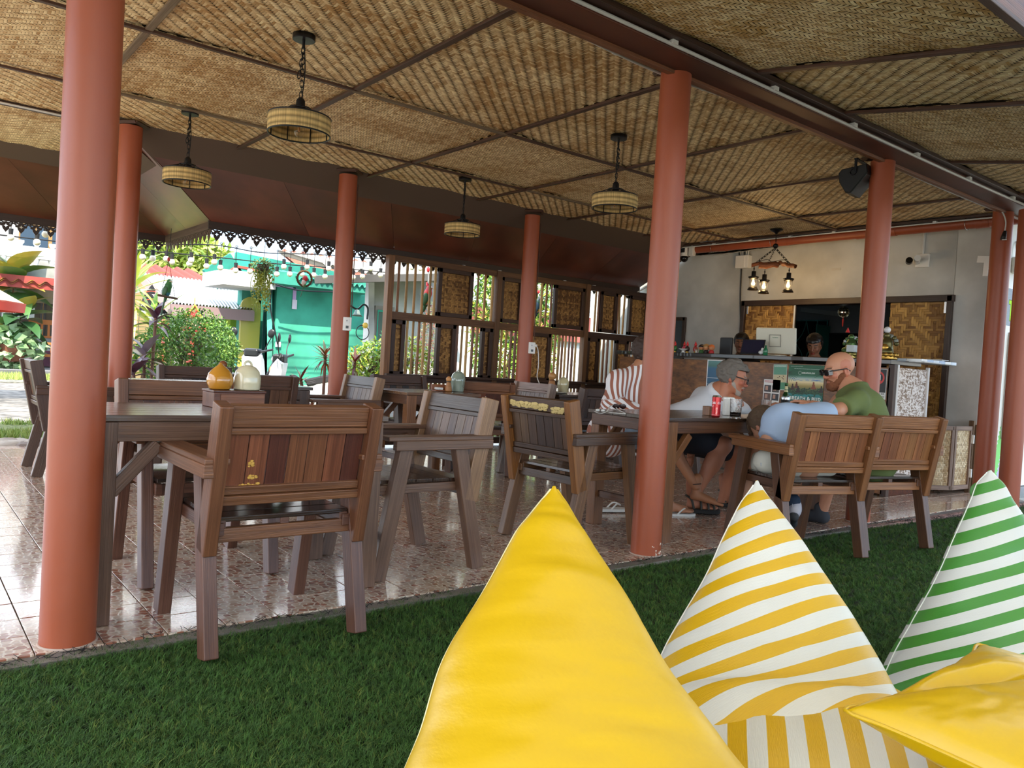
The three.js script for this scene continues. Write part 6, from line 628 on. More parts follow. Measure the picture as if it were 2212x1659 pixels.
  const s2 = grp('spirit_house', 'tiny orange spirit house left above the round bush', 'spirit house', [3.366, 1.176, -13]); part('body', box(0.12, 0.1, 0.1, 0, 0.05, 0), S('#c8603a', 0.7), s2); part('roof', extr(poly([[-0.13, 0.1], [0.13, 0.1], [0, 0.24]]), 0.14, 0, 0, 0, -0.07), S('#b84a32', 0.7), s2); part('stand', rod([0, -1.3, 0], [0, 0, 0], 0.03, 6), S('#b84a32', 0.7), s2);
  const cr = grp('clothes_stand', 'black cross shaped stand before the green wall', 'stand', [4.534, 1.275, -15]); part('post', box(0.05, 1.75, 0.05, 0, -0.475, 0), M.black, cr); part('arm', box(0.46, 0.04, 0.04, -0.04, 0.24, 0), M.black, cr);
}
{ // turquoise building
  const h = grp('turquoise_house', 'turquoise rendered house with arched yellow window and glass door', 'house'), tq = pw('#49b79c'), tl = pw('#5fc4b0'), Z0 = -15.5;
  part('main_wall', fb([6.135, 0.336, -15.5], [8.217, 2.603, -15.5], Z0, 0.25), tq, h); part('porch_wall', fb([5.678, 0.281, -16.2], [6.082, 2.399, -16.2], -16.2, 0.25), tl, h); part('recess', fb([6.363, 0.256, -17], [6.693, 2.52, -17], -17, 0.15), pw('#2e8a76'), h); part('side_wall', slab([6.135, 0.336, -15.5], [6.807, 0.257, -17.2], [6.688, 2.508, -17.2], [6.027, 2.364, -15.5], 0.1), tl, h);
  const ar = new THREE.Shape(), aw = 0.2, ah = 1.3; ar.moveTo(-aw, 0); ar.lineTo(-aw, ah); ar.absarc(0, ah, aw, Math.PI, 0, true); ar.lineTo(aw, 0); const ag = extr(ar, 0.04, 0.012); const ap = [5.843, 0.577, -16.14]; part('arched_window', xf(ag, ...ap), P('#a8a04a', 0.15), h);
  part('door_glass', fb([6.229, 0.463, -16.4], [6.292, 1.96, -16.4], -16.4, 0.04), P('#3a6a64', 0.06), h); part('door_frame', [fb([6.047, 0.472, -16.1], [6.001, 2.118, -16.1], -16.1, 0.08)], S('#e6e6e4', 0.5), h); part('door_frame', fb([6.331, 0.472, -16.3], [6.28, 2.006, -16.3], -16.3, 0.06), S('#1f6a5a', 0.6), h);
  part('parapet', fb([4.934, 2.214, -15.2], [5.945, 2.397, -15.2].map((v, i) => v + (i === 1 ? 0.1 : 0)), -15.1, 1.3), pw('#d9d9d6'), h); part('eave', fb([5.853, 2.328, -15.1], [8.012, 2.446, -15.1].map((v, i) => v + (i === 1 ? 0.12 : 0)), -14.95, 1.2), pw('#3a9a86'), h); part('corrugated_edge', wv([6.273, 2.474, -14.9][0], [7.892, 2.659, -14.9][0], -14.9, [6.273, 2.474, -14.9][1], -16.2, [6.815, 2.697, -16.2][1], 0.12, 0.03), pw('#4aa894'), h);
  const lv = S('#c9a8dc', 0.7); part('lavender_patch', [fb([6.022, 2.307, -15.48], [6.528, 2.332, -15.48].map((v, i) => v + (i === 1 ? 0.06 : 0)), -15.48, 0.01)], lv, h, 'lavender repair stripe'); part('lavender_patch', fb([6.464, 2.052, -15.48], [6.537, 2.343, -15.48], -15.48, 0.01), lv, h, 'lavender repair stripe'); part('white_patch', fb([6.459, 1.891, -15.47], [6.558, 2.079, -15.47], -15.47, 0.01), S('#e4dcec', 0.8), h); part('cable_box', fb([6.15, 1.097, -15.47], [6.251, 1.197, -15.47], -15.45, 0.03), S('#d8c4e4', 0.7), h);
  part('cable', tube([[5.988, 2.355, -15.4], [5.974, 1.911, -15.4], [6.084, 1.457, -15.4], [6.168, 1.146, -15.4]], 0.014), M.black, h); part('cable', tube([[5.794, 2.313, -14.9], [6.286, 2.239, -14.9], [7.227, 2.29, -14.9]], 0.016), M.black, h);
  // gables behind
  const gr = (pts, c, d, n) => part(n, extr(poly(pts.map(p => [p[0], p[1]])), d, 0, 0, 0, pts[0][2] - d), pw(c), h);
  gr([[5.783, 2.531, -18.6], [6.356, 2.963, -18.6], [8.564, 2.83, -18.6], [8.586, 2.449, -18.6], [5.957, 2.188, -18.6]], '#7fcab4', 0.3, 'gable_wall'); part('verge', bar([5.658, 2.525, -18.3], [6.231, 2.972, -18.3], 0.5, 0.14), pw('#2f9a86'), h); part('verge', bar([6.209, 2.969, -18.3], [8.926, 2.799, -18.3], 0.5, 0.14), pw('#2f9a86'), h); part('red_trim', bar([5.744, 2.513, -18.28], [6.249, 2.888, -18.28], 0.06, 0.13), pw('#c25a4a'), h); part('red_trim', bar([6.249, 2.888, -18.28], [8.921, 2.716, -18.28], 0.06, 0.13), pw('#c25a4a'), h); part('green_panel', fb([6.222, 2.597, -18.5], [6.705, 2.717, -18.5].map((v, i) => v + (i === 1 ? 0.25 : 0)), -18.5, 0.04), pw('#8fb84a'), h);
  part('far_tiles', wv([9.178, 3.411, -22][0], [12.455, 3.662, -22][0], -21, [8.829, 3.287, -21][1] - 0.15, -23.5, [10.629, 3.891, -23.5][1] + 0.2, 0.3, 0.05, 0.05), pw('#b8614a'), h);
  part('blue_wall', fb([8.67, 0.325, -17], [9.031, 2.446, -17], -17, 0.2), pw('#6ab4c8'), h); part('lime_wall', fb([8.268, 2.228, -16.5], [8.521, 2.508, -16.5], -16.5, 0.1), pw('#9ac46a'), h); const w = new THREE.Group(); w.name = 'window'; h.add(w); part('window_frame', fb([8.55, 0.872, -16.9], [8.931, 1.597, -16.9], -16.85, 0.1), S('#b8c0c0', 0.6), w); part('pane', fb([8.521, 0.918, -16.8], [8.689, 1.515, -16.8], -16.8, 0.05), P('#4a6a72', 0.08), w); part('teal_awning', slab([7.752, 1.959, -15.6], [8.219, 1.959, -15.6], [8.941, 2.304, -17], [8.433, 2.299, -17], 0.04), pw('#2f9a86'), h);
}
{ // white shop at the right, seen beside and through the screen
  const h = grp('white_shop', 'white shop with line drawn waves on its wall behind the bamboo screen', 'house'), Z0 = -12.2;
  const wt = canvas(1024, 512, (g, W, H) => { g.fillStyle = '#d4d7d4'; g.fillRect(0, 0, W, H); const r = rng(14); g.strokeStyle = '#8d99a4'; for (let i = 0; i < 46; i++) { g.lineWidth = 2 + r() * 5; const x = r() * W, y = r() * H * 0.75, s = 20 + r() * 60; g.beginPath(); g.arc(x, y, s, r() * 6, r() * 6 + 2.2); g.stroke(); g.beginPath(); g.moveTo(x - s, y + s * 0.5); g.bezierCurveTo(x, y - s, x + s * 0.5, y + s, x + s * 1.6, y); g.stroke(); } g.fillStyle = '#8ac43a'; g.strokeStyle = '#2c4a20'; g.lineWidth = 3; for (let i = 0; i < 16; i++) { const x = W * (0.36 + r() * 0.26), y = H * (0.55 + r() * 0.4), a = r() * 3; g.save(); g.translate(x, y); g.rotate(a); g.beginPath(); g.ellipse(0, 0, 46, 15, 0, 0, 7); g.fill(); g.stroke(); g.restore(); } });
  const A = [6.538, 0.539, -12.2], B = [14.191, 3.675, -12.2]; part('wall', fb(A, B, Z0, 0.3), pw('#d2d4d2'), h); const f = part('mural', quad([A[0] + 1.35, A[1] + 0.2, Z0 + 0.006], [A[0] + 5.6, A[1] + 0.2, Z0 + 0.006], [A[0] + 5.6, B[1], Z0 + 0.006], [A[0] + 1.35, B[1], Z0 + 0.006]), S('#ffffff', 0.85, { map: wt }), h), uv = f.geometry.attributes.uv; for (let i = 0; i < uv.count; i++) uv.setXY(i, uv.getX(i) / 4.25, uv.getY(i) / (B[1] - A[1] - 0.2));
  part('corner', slab([8.038, 0.422, -15], [6.538, 0.539, -12.2], [6.427, 2.363, -12.2], [7.902, 2.664, -15], 0.1), pw('#dfe2e2'), h);
  const w = new THREE.Group(); w.name = 'window'; h.add(w); part('window_frame', fb([6.568, 0.845, -12.19], [6.939, 1.902, -12.19], Z0 + 0.05, 0.1), S('#9a938c', 0.6), w); const dt = canvas(256, 512, (g, W, H) => { g.fillStyle = '#5f706c'; g.fillRect(0, 0, W, H); g.fillStyle = 'rgba(190,190,180,0.7)'; g.fillRect(40, H * 0.55, W - 50, H * 0.45); g.strokeStyle = '#3fae96'; g.lineWidth = 16; g.strokeRect(14, 10, W - 28, H); g.fillStyle = '#8fd8a0'; for (let i = 0; i < 7; i++) { g.save(); g.translate(150, 250); g.rotate(-1.35 + i * 0.45); g.beginPath(); g.moveTo(0, 0); g.quadraticCurveTo(-18, -50, 0, -100); g.quadraticCurveTo(18, -50, 0, 0); g.fill(); g.restore(); } g.fillStyle = '#c24a52'; g.beginPath(); g.arc(130, 60, 22, 0, 7); g.fill(); g.fillStyle = '#d8d08a'; g.font = 'bold 30px sans-serif'; g.fillText('CANNABIS', 86, 300, 160); });
  const C = [6.59, 0.881, -12.12], D = [6.885, 1.831, -12.12], q = part('pane', quad([C[0], C[1], -12.12], [D[0], C[1], -12.12], [D[0], D[1], -12.12], [C[0], D[1], -12.12]), P('#ffffff', 0.1, { map: dt }), w), u2 = q.geometry.attributes.uv; for (let i = 0; i < u2.count; i++) u2.setXY(i, u2.getX(i) / (D[0] - C[0]), u2.getY(i) / (D[1] - C[1]));
  part('lean_to_roof', wv([5.123, 2.207, -11.3][0], [7.763, 2.472, -11.3][0], -11.2, [5.605, 2.358, -11.2][1], -13, [6.499, 2.692, -13][1], 0.16, 0.035), S('#a9a49a', 0.7), h); part('lean_to_beam', bar([5.059, 2.134, -11.25], [7.727, 2.482, -11.25], 0.12, 0.16), pw('#5f5c58'), h); part('red_band', fb([8.595, 1.564, -12.1], [14.238, 2.003, -12.1].map((v, i) => v + (i === 1 ? 0.1 : 0)), -12.1, 0.06), pw('#a85a52'), h);
  part('window_band', fb([11.649, 0.993, -12.1], [12.861, 1.74, -12.1], -12.1, 0.05), P('#7fb4c0', 0.15), h);
  const bx = grp('utility_bracket', 'black cables and small bracket at the corner of the white shop', 'bracket'); part('cable', tube([[6.008, 1.845, -12], [6.147, 1.796, -12], [6.262, 1.884, -12], [6.334, 1.844, -12], [6.338, 1.641, -12]], 0.016), M.black, bx); part('lamp', sph(0.05, ...[6.309, 1.537, -12], 1, 1, 1, 10), S('#d8b04a', 0.5), bx); part('ring_cable', xf(new THREE.TorusGeometry(0.12, 0.008, 6, 24), ...[6.265, 1.417, -12]), M.black, bx);
  solo('chime', xf(lathe([[0, 0.1], [0.03, 0.09], [0.05, 0.03], [0.08, 0], [0, 0]], 16), ...[5.377, 1.601, -10.5]), S('#5a6a62', 0.5), 'small dark bell hanging right of the slim middle column', 'bell');
}
// ---------- hanging rope pendants ----------
function links(a, b, n, r, parent, mat, w = 1) { const A = V(...a), B = V(...b), L = A.distanceTo(B) / n, d = B.clone().sub(A).normalize(), q = new THREE.Quaternion().setFromUnitVectors(V(0, 1, 0), d), g = new THREE.TorusGeometry(1, 0.22, 5, 12); for (let i = 0; i < n; i++) { const o = part('chain_link', g, mat, parent); o.position.copy(A).addScaledVector(d, L * (i + 0.5)); o.quaternion.copy(q).multiply(new THREE.Quaternion().setFromAxisAngle(V(0, 1, 0), i * 1.57 + 0.4)); o.scale.set(L * 0.3 * w, L * 0.66, L * 0.3 * w); } }
const bulbG = lathe([[0, -0.06], [0.018, -0.056], [0.03, -0.035], [0.032, -0.018], [0.026, 0.006], [0.014, 0.03], [0.012, 0.045]], 18), glassM = P('#ffffff', 0.02, { transmission: 1, thickness: 0, side: THREE.DoubleSide });
const pend = (() => { const o = grp('pendant_lamp', 'rope ring pendant lamp nearest the camera, large at the upper left', 'lamp', [1.755, CY, -4.234]), rope = S('#d9b878', 0.85, { map: rep(tex(64, 64, (u, v) => { const t = 0.72 + 0.28 * Math.abs(Math.sin(v * 3.1416)); const n = 0.85 + 0.2 * hash(u * 40 | 0, 3, 2); return [t * n, t * n, t * n]; }), 6, 11), bumpMap: rep(tex(8, 64, (u, v) => Math.abs(Math.sin(v * 3.1416)), false), 1, 11), bumpScale: 0.006, side: THREE.DoubleSide });
  part('canopy', lathe([[0, 0], [0.062, 0], [0.062, -0.028], [0.058, -0.03], [0, -0.03]], 32), M.blackM, o); part('stem', cyl(0.008, 0.008, 0.05, 0, -0.05, 0, 10), M.blackM, o); links([0, -0.065, 0], [0, -0.345, 0], 9, 0.008, o, M.blackM); links([0, -0.07, 0.004], [-0.02, -0.24, 0.004], 5, 0.008, o, M.blackM, 0.9); part('cord', tube([[0.005, -0.06, 0], [0.014, -0.2, 0.004], [0.006, -0.34, 0]], 0.0035, 14), M.black, o);
  part('socket', lathe([[0, -0.34], [0.014, -0.345], [0.024, -0.36], [0.026, -0.4], [0.024, -0.45], [0.02, -0.47], [0, -0.47]], 20), M.blackM, o); part('hub_ring', xf(new THREE.TorusGeometry(0.055, 0.007, 8, 32), 0, -0.405, 0, H2), M.blackM, o); for (let i = 0; i < 8; i++) { const a = i * PI / 4, c = Math.cos(a), s = Math.sin(a); part('spoke', rod([c * 0.024, -0.425, s * 0.024], [c * 0.055, -0.405, s * 0.055], 0.003, 5), M.blackM, o); part('stay', rod([c * 0.055, -0.405, s * 0.055], [c * 0.166, -0.45, s * 0.166], 0.003, 5), M.blackM, o); part('rib', rod([c * 0.163, -0.45, s * 0.163], [c * 0.163, -0.545, s * 0.163], 0.0035, 5), M.blackM, o); }
  part('rope_band', new THREE.LatheGeometry([[0.166, -0.453], [0.17, -0.452], [0.17, -0.542], [0.166, -0.542], [0.166, -0.453]].map(p => new THREE.Vector2(...p)), 64), rope, o); for (const y of [-0.45, -0.545]) part('hoop', xf(new THREE.TorusGeometry(0.168, 0.0045, 6, 56), 0, y, 0, H2), M.blackM, o); part('bulb', bulbG.clone().translate(0, -0.5, 0), glassM, o); part('filament', rod([0, -0.47, 0], [0, -0.53, 0], 0.006, 6), S('#b8824a', 0.5), o); return o; })();
copy(pend, [1.727, CY, -6.228], 0.4, 'rope ring pendant lamp beside the back corner column'); copy(pend, [4.277, CY, -6.283], 0.9, 'rope ring pendant lamp farthest away, before the dark soffit'); copy(pend, [4.223, CY, -4.211], 1.3, 'rope ring pendant lamp just left of the front column');
{ // lantern chandelier
  const o = grp('chandelier', 'rustic wooden chandelier with black lanterns before the white wall', 'chandelier', [8.1, CY, -5.4]), wm = wood('#a8653a', 0.65); part('canopy', lathe([[0, 0], [0.075, 0], [0.07, -0.012], [0.025, -0.035], [0.012, -0.05], [0, -0.05]], 28), M.blackM, o); links([0, -0.05, 0], [0, -0.16, 0], 4, 0.01, o, M.blackM); part('hub', sph(0.032, 0, -0.19, 0, 1, 0.9, 1, 16), M.blackM, o);
  // crooked branch ring: long limb along -z..+z and a short limb towards the room
  const limb = (pts, r, seed) => { const g = tube(pts, r, 40, 9), p = g.attributes.position; for (let i = 0; i < p.count; i++) { const f = 1 + (pn(p.getX(i) * 22 + 90, p.getY(i) * 30 + p.getZ(i) * 22 + 90, 256, 256, seed) - 0.5) * 0.03; p.setX(i, p.getX(i) * f); p.setY(i, p.getY(i) + (pn(p.getZ(i) * 26 + 60, p.getX(i) * 20 + 60, 256, 256, seed + 2) - 0.5) * 0.022); } g.computeVertexNormals(); return g; };
  part('branch', limb([[-0.04, -0.395, -0.28], [0, -0.392, -0.2], [0.02, -0.395, -0.05], [0.0, -0.4, 0.1], [-0.02, -0.425, 0.2], [-0.03, -0.455, 0.3]], 0.024, 3), wm, o); part('branch', limb([[-0.16, -0.43, -0.1], [-0.1, -0.43, -0.02], [0.0, -0.415, 0.05]], 0.03, 7), wm, o);
  for (const [x, y, z] of [[-0.03, -0.37, -0.22], [-0.09, -0.39, -0.02], [-0.02, -0.42, 0.22]]) links([0, -0.215, 0], [x, y, z], 7, 0.01, o, M.blackM); part('wire', tube([[-0.03, -0.37, -0.22], [0, -0.34, -0.1], [-0.05, -0.38, 0], [0, -0.36, 0.12], [-0.02, -0.41, 0.22]], 0.003, 30, 5), M.black, o);
  for (const [x, y, z] of [[-0.06, -0.42, -0.23], [-0.09, -0.47, -0.06], [-0.03, -0.46, 0.22]]) { const l = new THREE.Group(); l.name = 'lantern'; l.position.set(x, y, z); o.add(l); const T = l; part('chain', [rod([0, 0, 0], [0, -0.06, 0], 0.005, 6), xf(new THREE.TorusGeometry(0.011, 0.003, 5, 12), 0, -0.03, 0)], M.blackM, T); part('cap', lathe([[0, -0.06], [0.026, -0.06], [0.026, -0.115], [0.03, -0.118], [0.062, -0.125], [0.06, -0.135], [0.045, -0.155], [0, -0.155]], 24), M.blackM, T); part('glass', new THREE.CylinderGeometry(0.04, 0.04, 0.095, 24, 1, true).translate(0, -0.2, 0), glassM, T); part('base', lathe([[0, -0.245], [0.045, -0.245], [0.062, -0.275], [0.063, -0.283], [0, -0.283]], 24), M.blackM, T); part('bulb_glow', lathe([[0, -0.155], [0.012, -0.16], [0.016, -0.18], [0.024, -0.205], [0.02, -0.225], [0, -0.232]], 14), S('#fff2dc', 0.4, { emissive: '#ffcf8a', emissiveIntensity: 0.7 }), T); for (let i = 0; i < 4; i++) part('wire_guard', rod([Math.cos(i * H2 + 0.6) * 0.046, -0.15, Math.sin(i * H2 + 0.6) * 0.046], [Math.cos(i * H2 + 0.6) * 0.046, -0.25, Math.sin(i * H2 + 0.6) * 0.046], 0.002, 5), M.blackM, T); const pl = new THREE.PointLight('#ffcf8a', 0.12, 4); pl.position.set(8.1 + x - 0.001, CY + y - 0.2, -5.4 + z); pl.castShadow = true; scene.add(pl); }
}
{ // loudspeaker under the beam
  const o = grp('loudspeaker', 'black wall loudspeaker hung under the beam by a column', 'speaker', [5.70, 2.63, -3.17], -H2 + 0.15), s = poly([[-0.105, 0.02], [-0.085, 0.045], [0.09, 0.065], [0.1, 0.01], [-0.015, -0.13], [-0.045, -0.125], [-0.095, -0.045]]); part('cabinet', extr(s, 0.2, 0.006, 0, 0, -0.2), P('#101113', 0.4), o); part('grille', box(0.17, 0.006, 0.19, 0.046, -0.066, -0.1, 0, 0, 0.877, 0.002), S('#4b4d4e', 0.55, { metalness: 0.3 }), o); part('bracket', [box(0.02, 0.1, 0.012, 0.02, 0.07, 0.015), box(0.03, 0.012, 0.24, 0.02, 0.115, -0.1), xf(new THREE.TorusGeometry(0.022, 0.005, 6, 20), 0.0, 0.02, 0.012)], M.blackM, o);
}
{ const o = grp('spot_lamp', 'small black bulb holder on a white cable by the wall column', 'lamp', [8.06, 2.73, -3.02]); part('cable', tube([[-0.06, 0.03, 0], [-0.01, -0.02, 0.03], [0.02, -0.1, 0.05], [0.015, -0.19, 0.05]], 0.007, 20), M.conduit, o); part('holder', xf(lathe([[0, 0.03], [0.014, 0.028], [0.022, -0.02], [0.026, -0.055], [0, -0.055]], 20), 0.012, -0.215, 0.05, 0.1, 0, -0.15), M.black, o); part('lamp_face', xf(cyl(0.02, 0.02, 0.006), 0.004, -0.27, 0.055), M.white, o); }
{ // security cameras and junction box
  const a = grp('security_camera', 'white swivel security camera with black dome and red top beside the front column', 'camera', [8.5, 2.696, -7.077]); part('body', cyl(0.055, 0.06, 0.14, 0, 0.02, 0, 24), M.whiteP, a); part('red_cap', cyl(0.03, 0.03, 0.05, 0, 0.11, 0, 16), S('#c22a24', 0.5), a); part('dome', sph(0.052, 0, -0.075, 0, 1, 1.05, 1, 20), P('#0c0c0e', 0.15), a); part('lens_panel', box(0.02, 0.07, 0.06, -0.055, 0.03, 0.01, 0, 0, 0, 0.006), M.black, a); part('side_camera', box(0.07, 0.13, 0.08, 0.01, 0.01, 0.12, 0, 0, 0, 0.015), M.whiteP, a); part('antenna', tube([[0, 0.05, 0.1], [0, 0.14, 0.16], [0.05, 0.12, 0.3], [0.1, 0.16, 0.5]], 0.008, 16), M.whiteP, a);
  const b = grp('security_camera', 'white bullet security camera on the wall right of the third column', 'camera', [8.84, 2.436, -4.045]); part('plate', box(0.03, 0.15, 0.15, 0, 0, 0, 0, 0, 0, 0.01), M.whiteP, b); part('barrel', xf(new THREE.CylinderGeometry(0.034, 0.034, 0.13, 20), -0.07, 0, -0.03, 0, 0.5, H2 - 0.2), M.whiteP, b); part('lens', xf(new THREE.CylinderGeometry(0.035, 0.035, 0.05, 20), -0.15, -0.018, -0.075, 0, 0.5, H2 - 0.2), P('#0d0d10', 0.2), b); part('conduit', cyl(0.014, 0.014, 0.24, 0, 0.19, 0, 12), M.conduit, b);
  const j = grp('junction_box', 'white junction box with cables on the wall above the shutter', 'box', [8.81, 2.562, -6.34]); part('box', box(0.09, 0.17, 0.2, 0, 0, 0, 0, 0, 0, 0.008), M.white, j); part('lid', box(0.01, 0.155, 0.14, -0.048, 0, -0.02), M.whiteP, j); for (let i = 0; i < 6; i++) part('cable', tube([[0.0, 0.08, -0.07 + i * 0.028], [0.0, 0.14, -0.08 + i * 0.03], [0.01, 0.22, -0.1 + i * 0.045]], 0.007, 10), i % 3 ? M.conduit : M.black, j); part('cable', tube([[0.02, -0.08, -0.04], [0.02, -0.4, -0.03], [0.025, -0.8, 0], [0.03, -1.1, 0.02]], 0.009, 20), M.black, j);
  const k = grp('cable_bundle', 'loose white and black cables along the top of the white wall', 'cables'); const r = rng(88); for (let i = 0; i < 14; i++) { const z = -7.2 + r() * 0.2, e = -6.6 + r() * 1.9; part('cable', tube([[8.8, 2.74 - r() * 0.04, z], [8.8, 2.68 + r() * 0.08, mix(z, e, 0.3)], [8.8, 2.72 + r() * 0.04, mix(z, e, 0.6)], [8.8, 2.74, e]], 0.006, 18, 5), i % 2 ? M.conduit : M.black, k); }
  solo('wall_socket', box(0.02, 0.08, 0.14, 8.84, 1.42, -6.05), M.whiteP, 'white double wall socket beside the left woman behind the bar', 'socket'); const fr = grp('wall_picture', 'dark framed picture on the white wall right of the front column', 'picture', [8.83, 1.5, -7.35]); part('panel', box(0.02, 0.62, 0.16, 0, 0, 0), S('#39424a', 0.3), fr); part('frame', [box(0.03, 0.68, 0.05, -0.01, 0, 0.08), box(0.03, 0.05, 0.2, -0.01, 0.32, 0)], M.dark, fr);
}
for (const [c, x, z, plug] of [[colB2, 3.415, -7, 0], [colB3, 5.72, -7, 1]]) { // sockets on the slim columns
  const o = grp('power_socket', plug ? 'white power socket with a plug and hanging cable on the column before the screen' : 'white power socket on the slim middle column', 'socket', [x + 0.02, plug ? 1.235 : 1.33, z + 0.1]); part('plate', box(0.08, 0.13, 0.03, 0, 0, 0, 0, -0.35, 0, 0.006), M.whiteP, o); part('outlet', box(0.045, 0.045, 0.006, -0.004, 0.028, 0.016, 0, -0.35), M.white, o); for (const q of [-1, 1]) part('slot', box(0.005, 0.014, 0.004, -0.004 + q * 0.01, 0.03, 0.0195, 0, -0.35, 0, 0), M.black, o); part('switch', box(0.026, 0.026, 0.006, -0.006, -0.03, 0.017, 0, -0.35), S('#4a5052', 0.4), o); if (plug) { part('plug', box(0.03, 0.025, 0.03, 0.03, 0.03, 0.03), M.whiteP, o); part('cable', tube([[0.045, 0.03, 0.03], [0.07, -0.02, 0.03], [0.09, -0.2, 0.03], [0.08, -0.32, 0.03], [0.14, -0.45, 0.03], [0.11, -0.6, 0.02]], 0.005, 40), M.whiteP, o); }
  const w = part('conduit', tube([[0.06, 0.07, -0.04], [0.062, 0.8, -0.045], [0.06, 1.42 - (plug ? 0 : 0.08), -0.045]], 0.005, 20), M.beam, o);
}
// ---------- things on the tables ----------
const glaze = c => P(c, 0.12, { clearcoat: 0.8, clearcoatRoughness: 0.06 });
{ const o = grp('napkin_box', 'brown wooden condiment box on the left table under the two jars', 'box', [1.243, 0.777, -3.549]); o.rotation.y = 0.05; part('box', box(0.235, 0.068, 0.14, 0, 0.034, -0.03), wood('#7d4a30', 0.4), o); part('lid', box(0.243, 0.012, 0.148, 0, 0.072, -0.03), wood('#6a3a26', 0.35), o); part('front', box(0.2, 0.05, 0.006, 0.012, 0.036, 0.042), wood('#9c6647', 0.5), o);
  const [bx, by, bz] = [o.position.x, 0.777 + 0.079, o.position.z - 0.03]; const y = grp('ceramic_jar', 'glossy mustard yellow pointed jar on the wooden box', 'jar', [bx - 0.068, by, bz]); part('pot', lathe([[0, 0], [0.042, 0], [0.046, 0.004], [0.056, 0.026], [0.057, 0.045], [0.05, 0.07], [0.034, 0.09], [0.014, 0.106], [0.003, 0.117], [0, 0.118]], 40), glaze('#c0832a'), y);
  const c = grp('ceramic_jar', 'glossy cream domed jar with a loop handle on the wooden box', 'jar', [bx + 0.055, by, bz]); part('dome', lathe([[0, 0], [0.056, 0], [0.058, 0.006], [0.06, 0.03], [0.06, 0.055], [0.052, 0.085], [0.036, 0.104], [0.016, 0.113], [0, 0.114]], 40), glaze('#d9d0ae'), c); part('handle', xf(new THREE.TorusGeometry(0.02, 0.0055, 8, 24, PI), 0, 0.11, 0, 0, 0.3), glaze('#d9d0ae'), c); }
function doll(label, p, h, top = '#c48a52', sp = [['#2a1c14', 0.62, 0.7], ['#8a5a30', 0.34, 0.4], ['#3f5a2a', 0.08, 0.14]]) { const o = grp('wooden_doll', label, 'doll', p); part('body', lathe([[0, 0], [0.24, 0], [0.25, 0.1], [0.2, 0.3], [0.16, 0.5], [0.13, 0.62], [0.1, 0.65], [0, 0.65]].map(q => [q[0] * h, q[1] * h]), 20), P('#a8713f', 0.4), o); part('head', sph(0.19 * h, 0, 0.81 * h, 0, 1, 1, 1, 18), P(top, 0.35), o); for (const [c, a, b] of sp) part('painted_band', lathe([[0.205 - 0.12 * a, a], [0.262 - 0.17 * a, (a + b) / 2], [0.205 - 0.12 * b, b]].map(q => [q[0] * h, q[1] * h]), 20), P(c, 0.4), o); return o; }
function spoutJar(label, p, c, h, t) { const o = grp('ceramic_jar', label, 'jar', p, t); part('pot', lathe([[0, 0], [0.27, 0], [0.28, 0.03], [0.3, 0.2], [0.32, 0.46], [0.335, 0.47], [0.33, 0.5], [0.33, 0.6], [0.27, 0.78], [0.16, 0.88], [0.07, 0.91], [0, 0.91]].map(q => [q[0] * h, q[1] * h]), 36), glaze(c), o); part('opening', xf(new THREE.SphereGeometry(0.165 * h, 20, 14).scale(1, 1, 0.35), 0.17 * h, 0.68 * h, 0.17 * h, -0.5, 0.8), S(new THREE.Color(c).multiplyScalar(0.35), 0.6), o); part('opening_rim', xf(new THREE.TorusGeometry(0.165 * h, 0.016 * h, 8, 28), 0.175 * h, 0.69 * h, 0.175 * h, -0.5, 0.8), glaze(c), o); part('loop', xf(new THREE.TorusGeometry(0.06 * h, 0.02 * h, 8, 20, PI), 0, 0.9 * h, 0), glaze(c), o); part('stamp', xf(new THREE.TorusGeometry(0.09 * h, 0.008 * h, 6, 20), 0.1 * h, 0.28 * h, 0.275 * h, 0, 0.35), S('#2c332e', 0.6), o); return o; }
spoutJar('green grey ceramic spout jar on the back table by the screen', [4.018, 0.766, -5.833], '#8d9a8a', 0.2, 0.2); doll('painted wooden doll beside the green grey jar', [3.886, 0.766, -5.784], 0.135); { const o = grp('napkin_holder', 'small wooden napkin holder left of the painted doll', 'box', [3.818, 0.766, -5.821]); part('back', box(0.13, 0.06, 0.02, 0, 0.03, -0.03), wood('#a86a40'), o); part('side', box(0.02, 0.06, 0.08, 0.06, 0.03, 0), wood('#8a5230'), o); part('base', box(0.13, 0.012, 0.08, 0, 0.006, 0), wood('#a86a40'), o); part('napkins', box(0.06, 0.02, 0.06, -0.01, 0.024, 0), M.white, o); }
spoutJar('cream ceramic spout jar left of the woman in stripes', [5.62, 0.76, -6.2], '#cfc49a', 0.19, 0.3); doll('plain wooden doll shaped pepper mill left of the cream jar', [5.46, 0.76, -6.2], 0.22, '#c08a50', [['#7a4a28', 0.58, 0.64]]);
doll('brown carved doll head peeping between the two jars', [[2.019, 0.863, -6.1][0], 0.768, -6.1], 0.17, '#8a5230'); { const o = grp('plate', 'white plate with cutlery right of the pale armchair', 'plate', [5.42, 0.762, -6.05]); part('dish', lathe([[0, 0.004], [0.07, 0.004], [0.1, 0.016], [0.1, 0.02], [0.06, 0.008], [0, 0.008]], 28), glaze('#e6e6e2'), o); part('fork', box(0.16, 0.004, 0.012, 0, 0.024, 0, 0, 0.4), M.steel, o); }
const TT = 0.776;
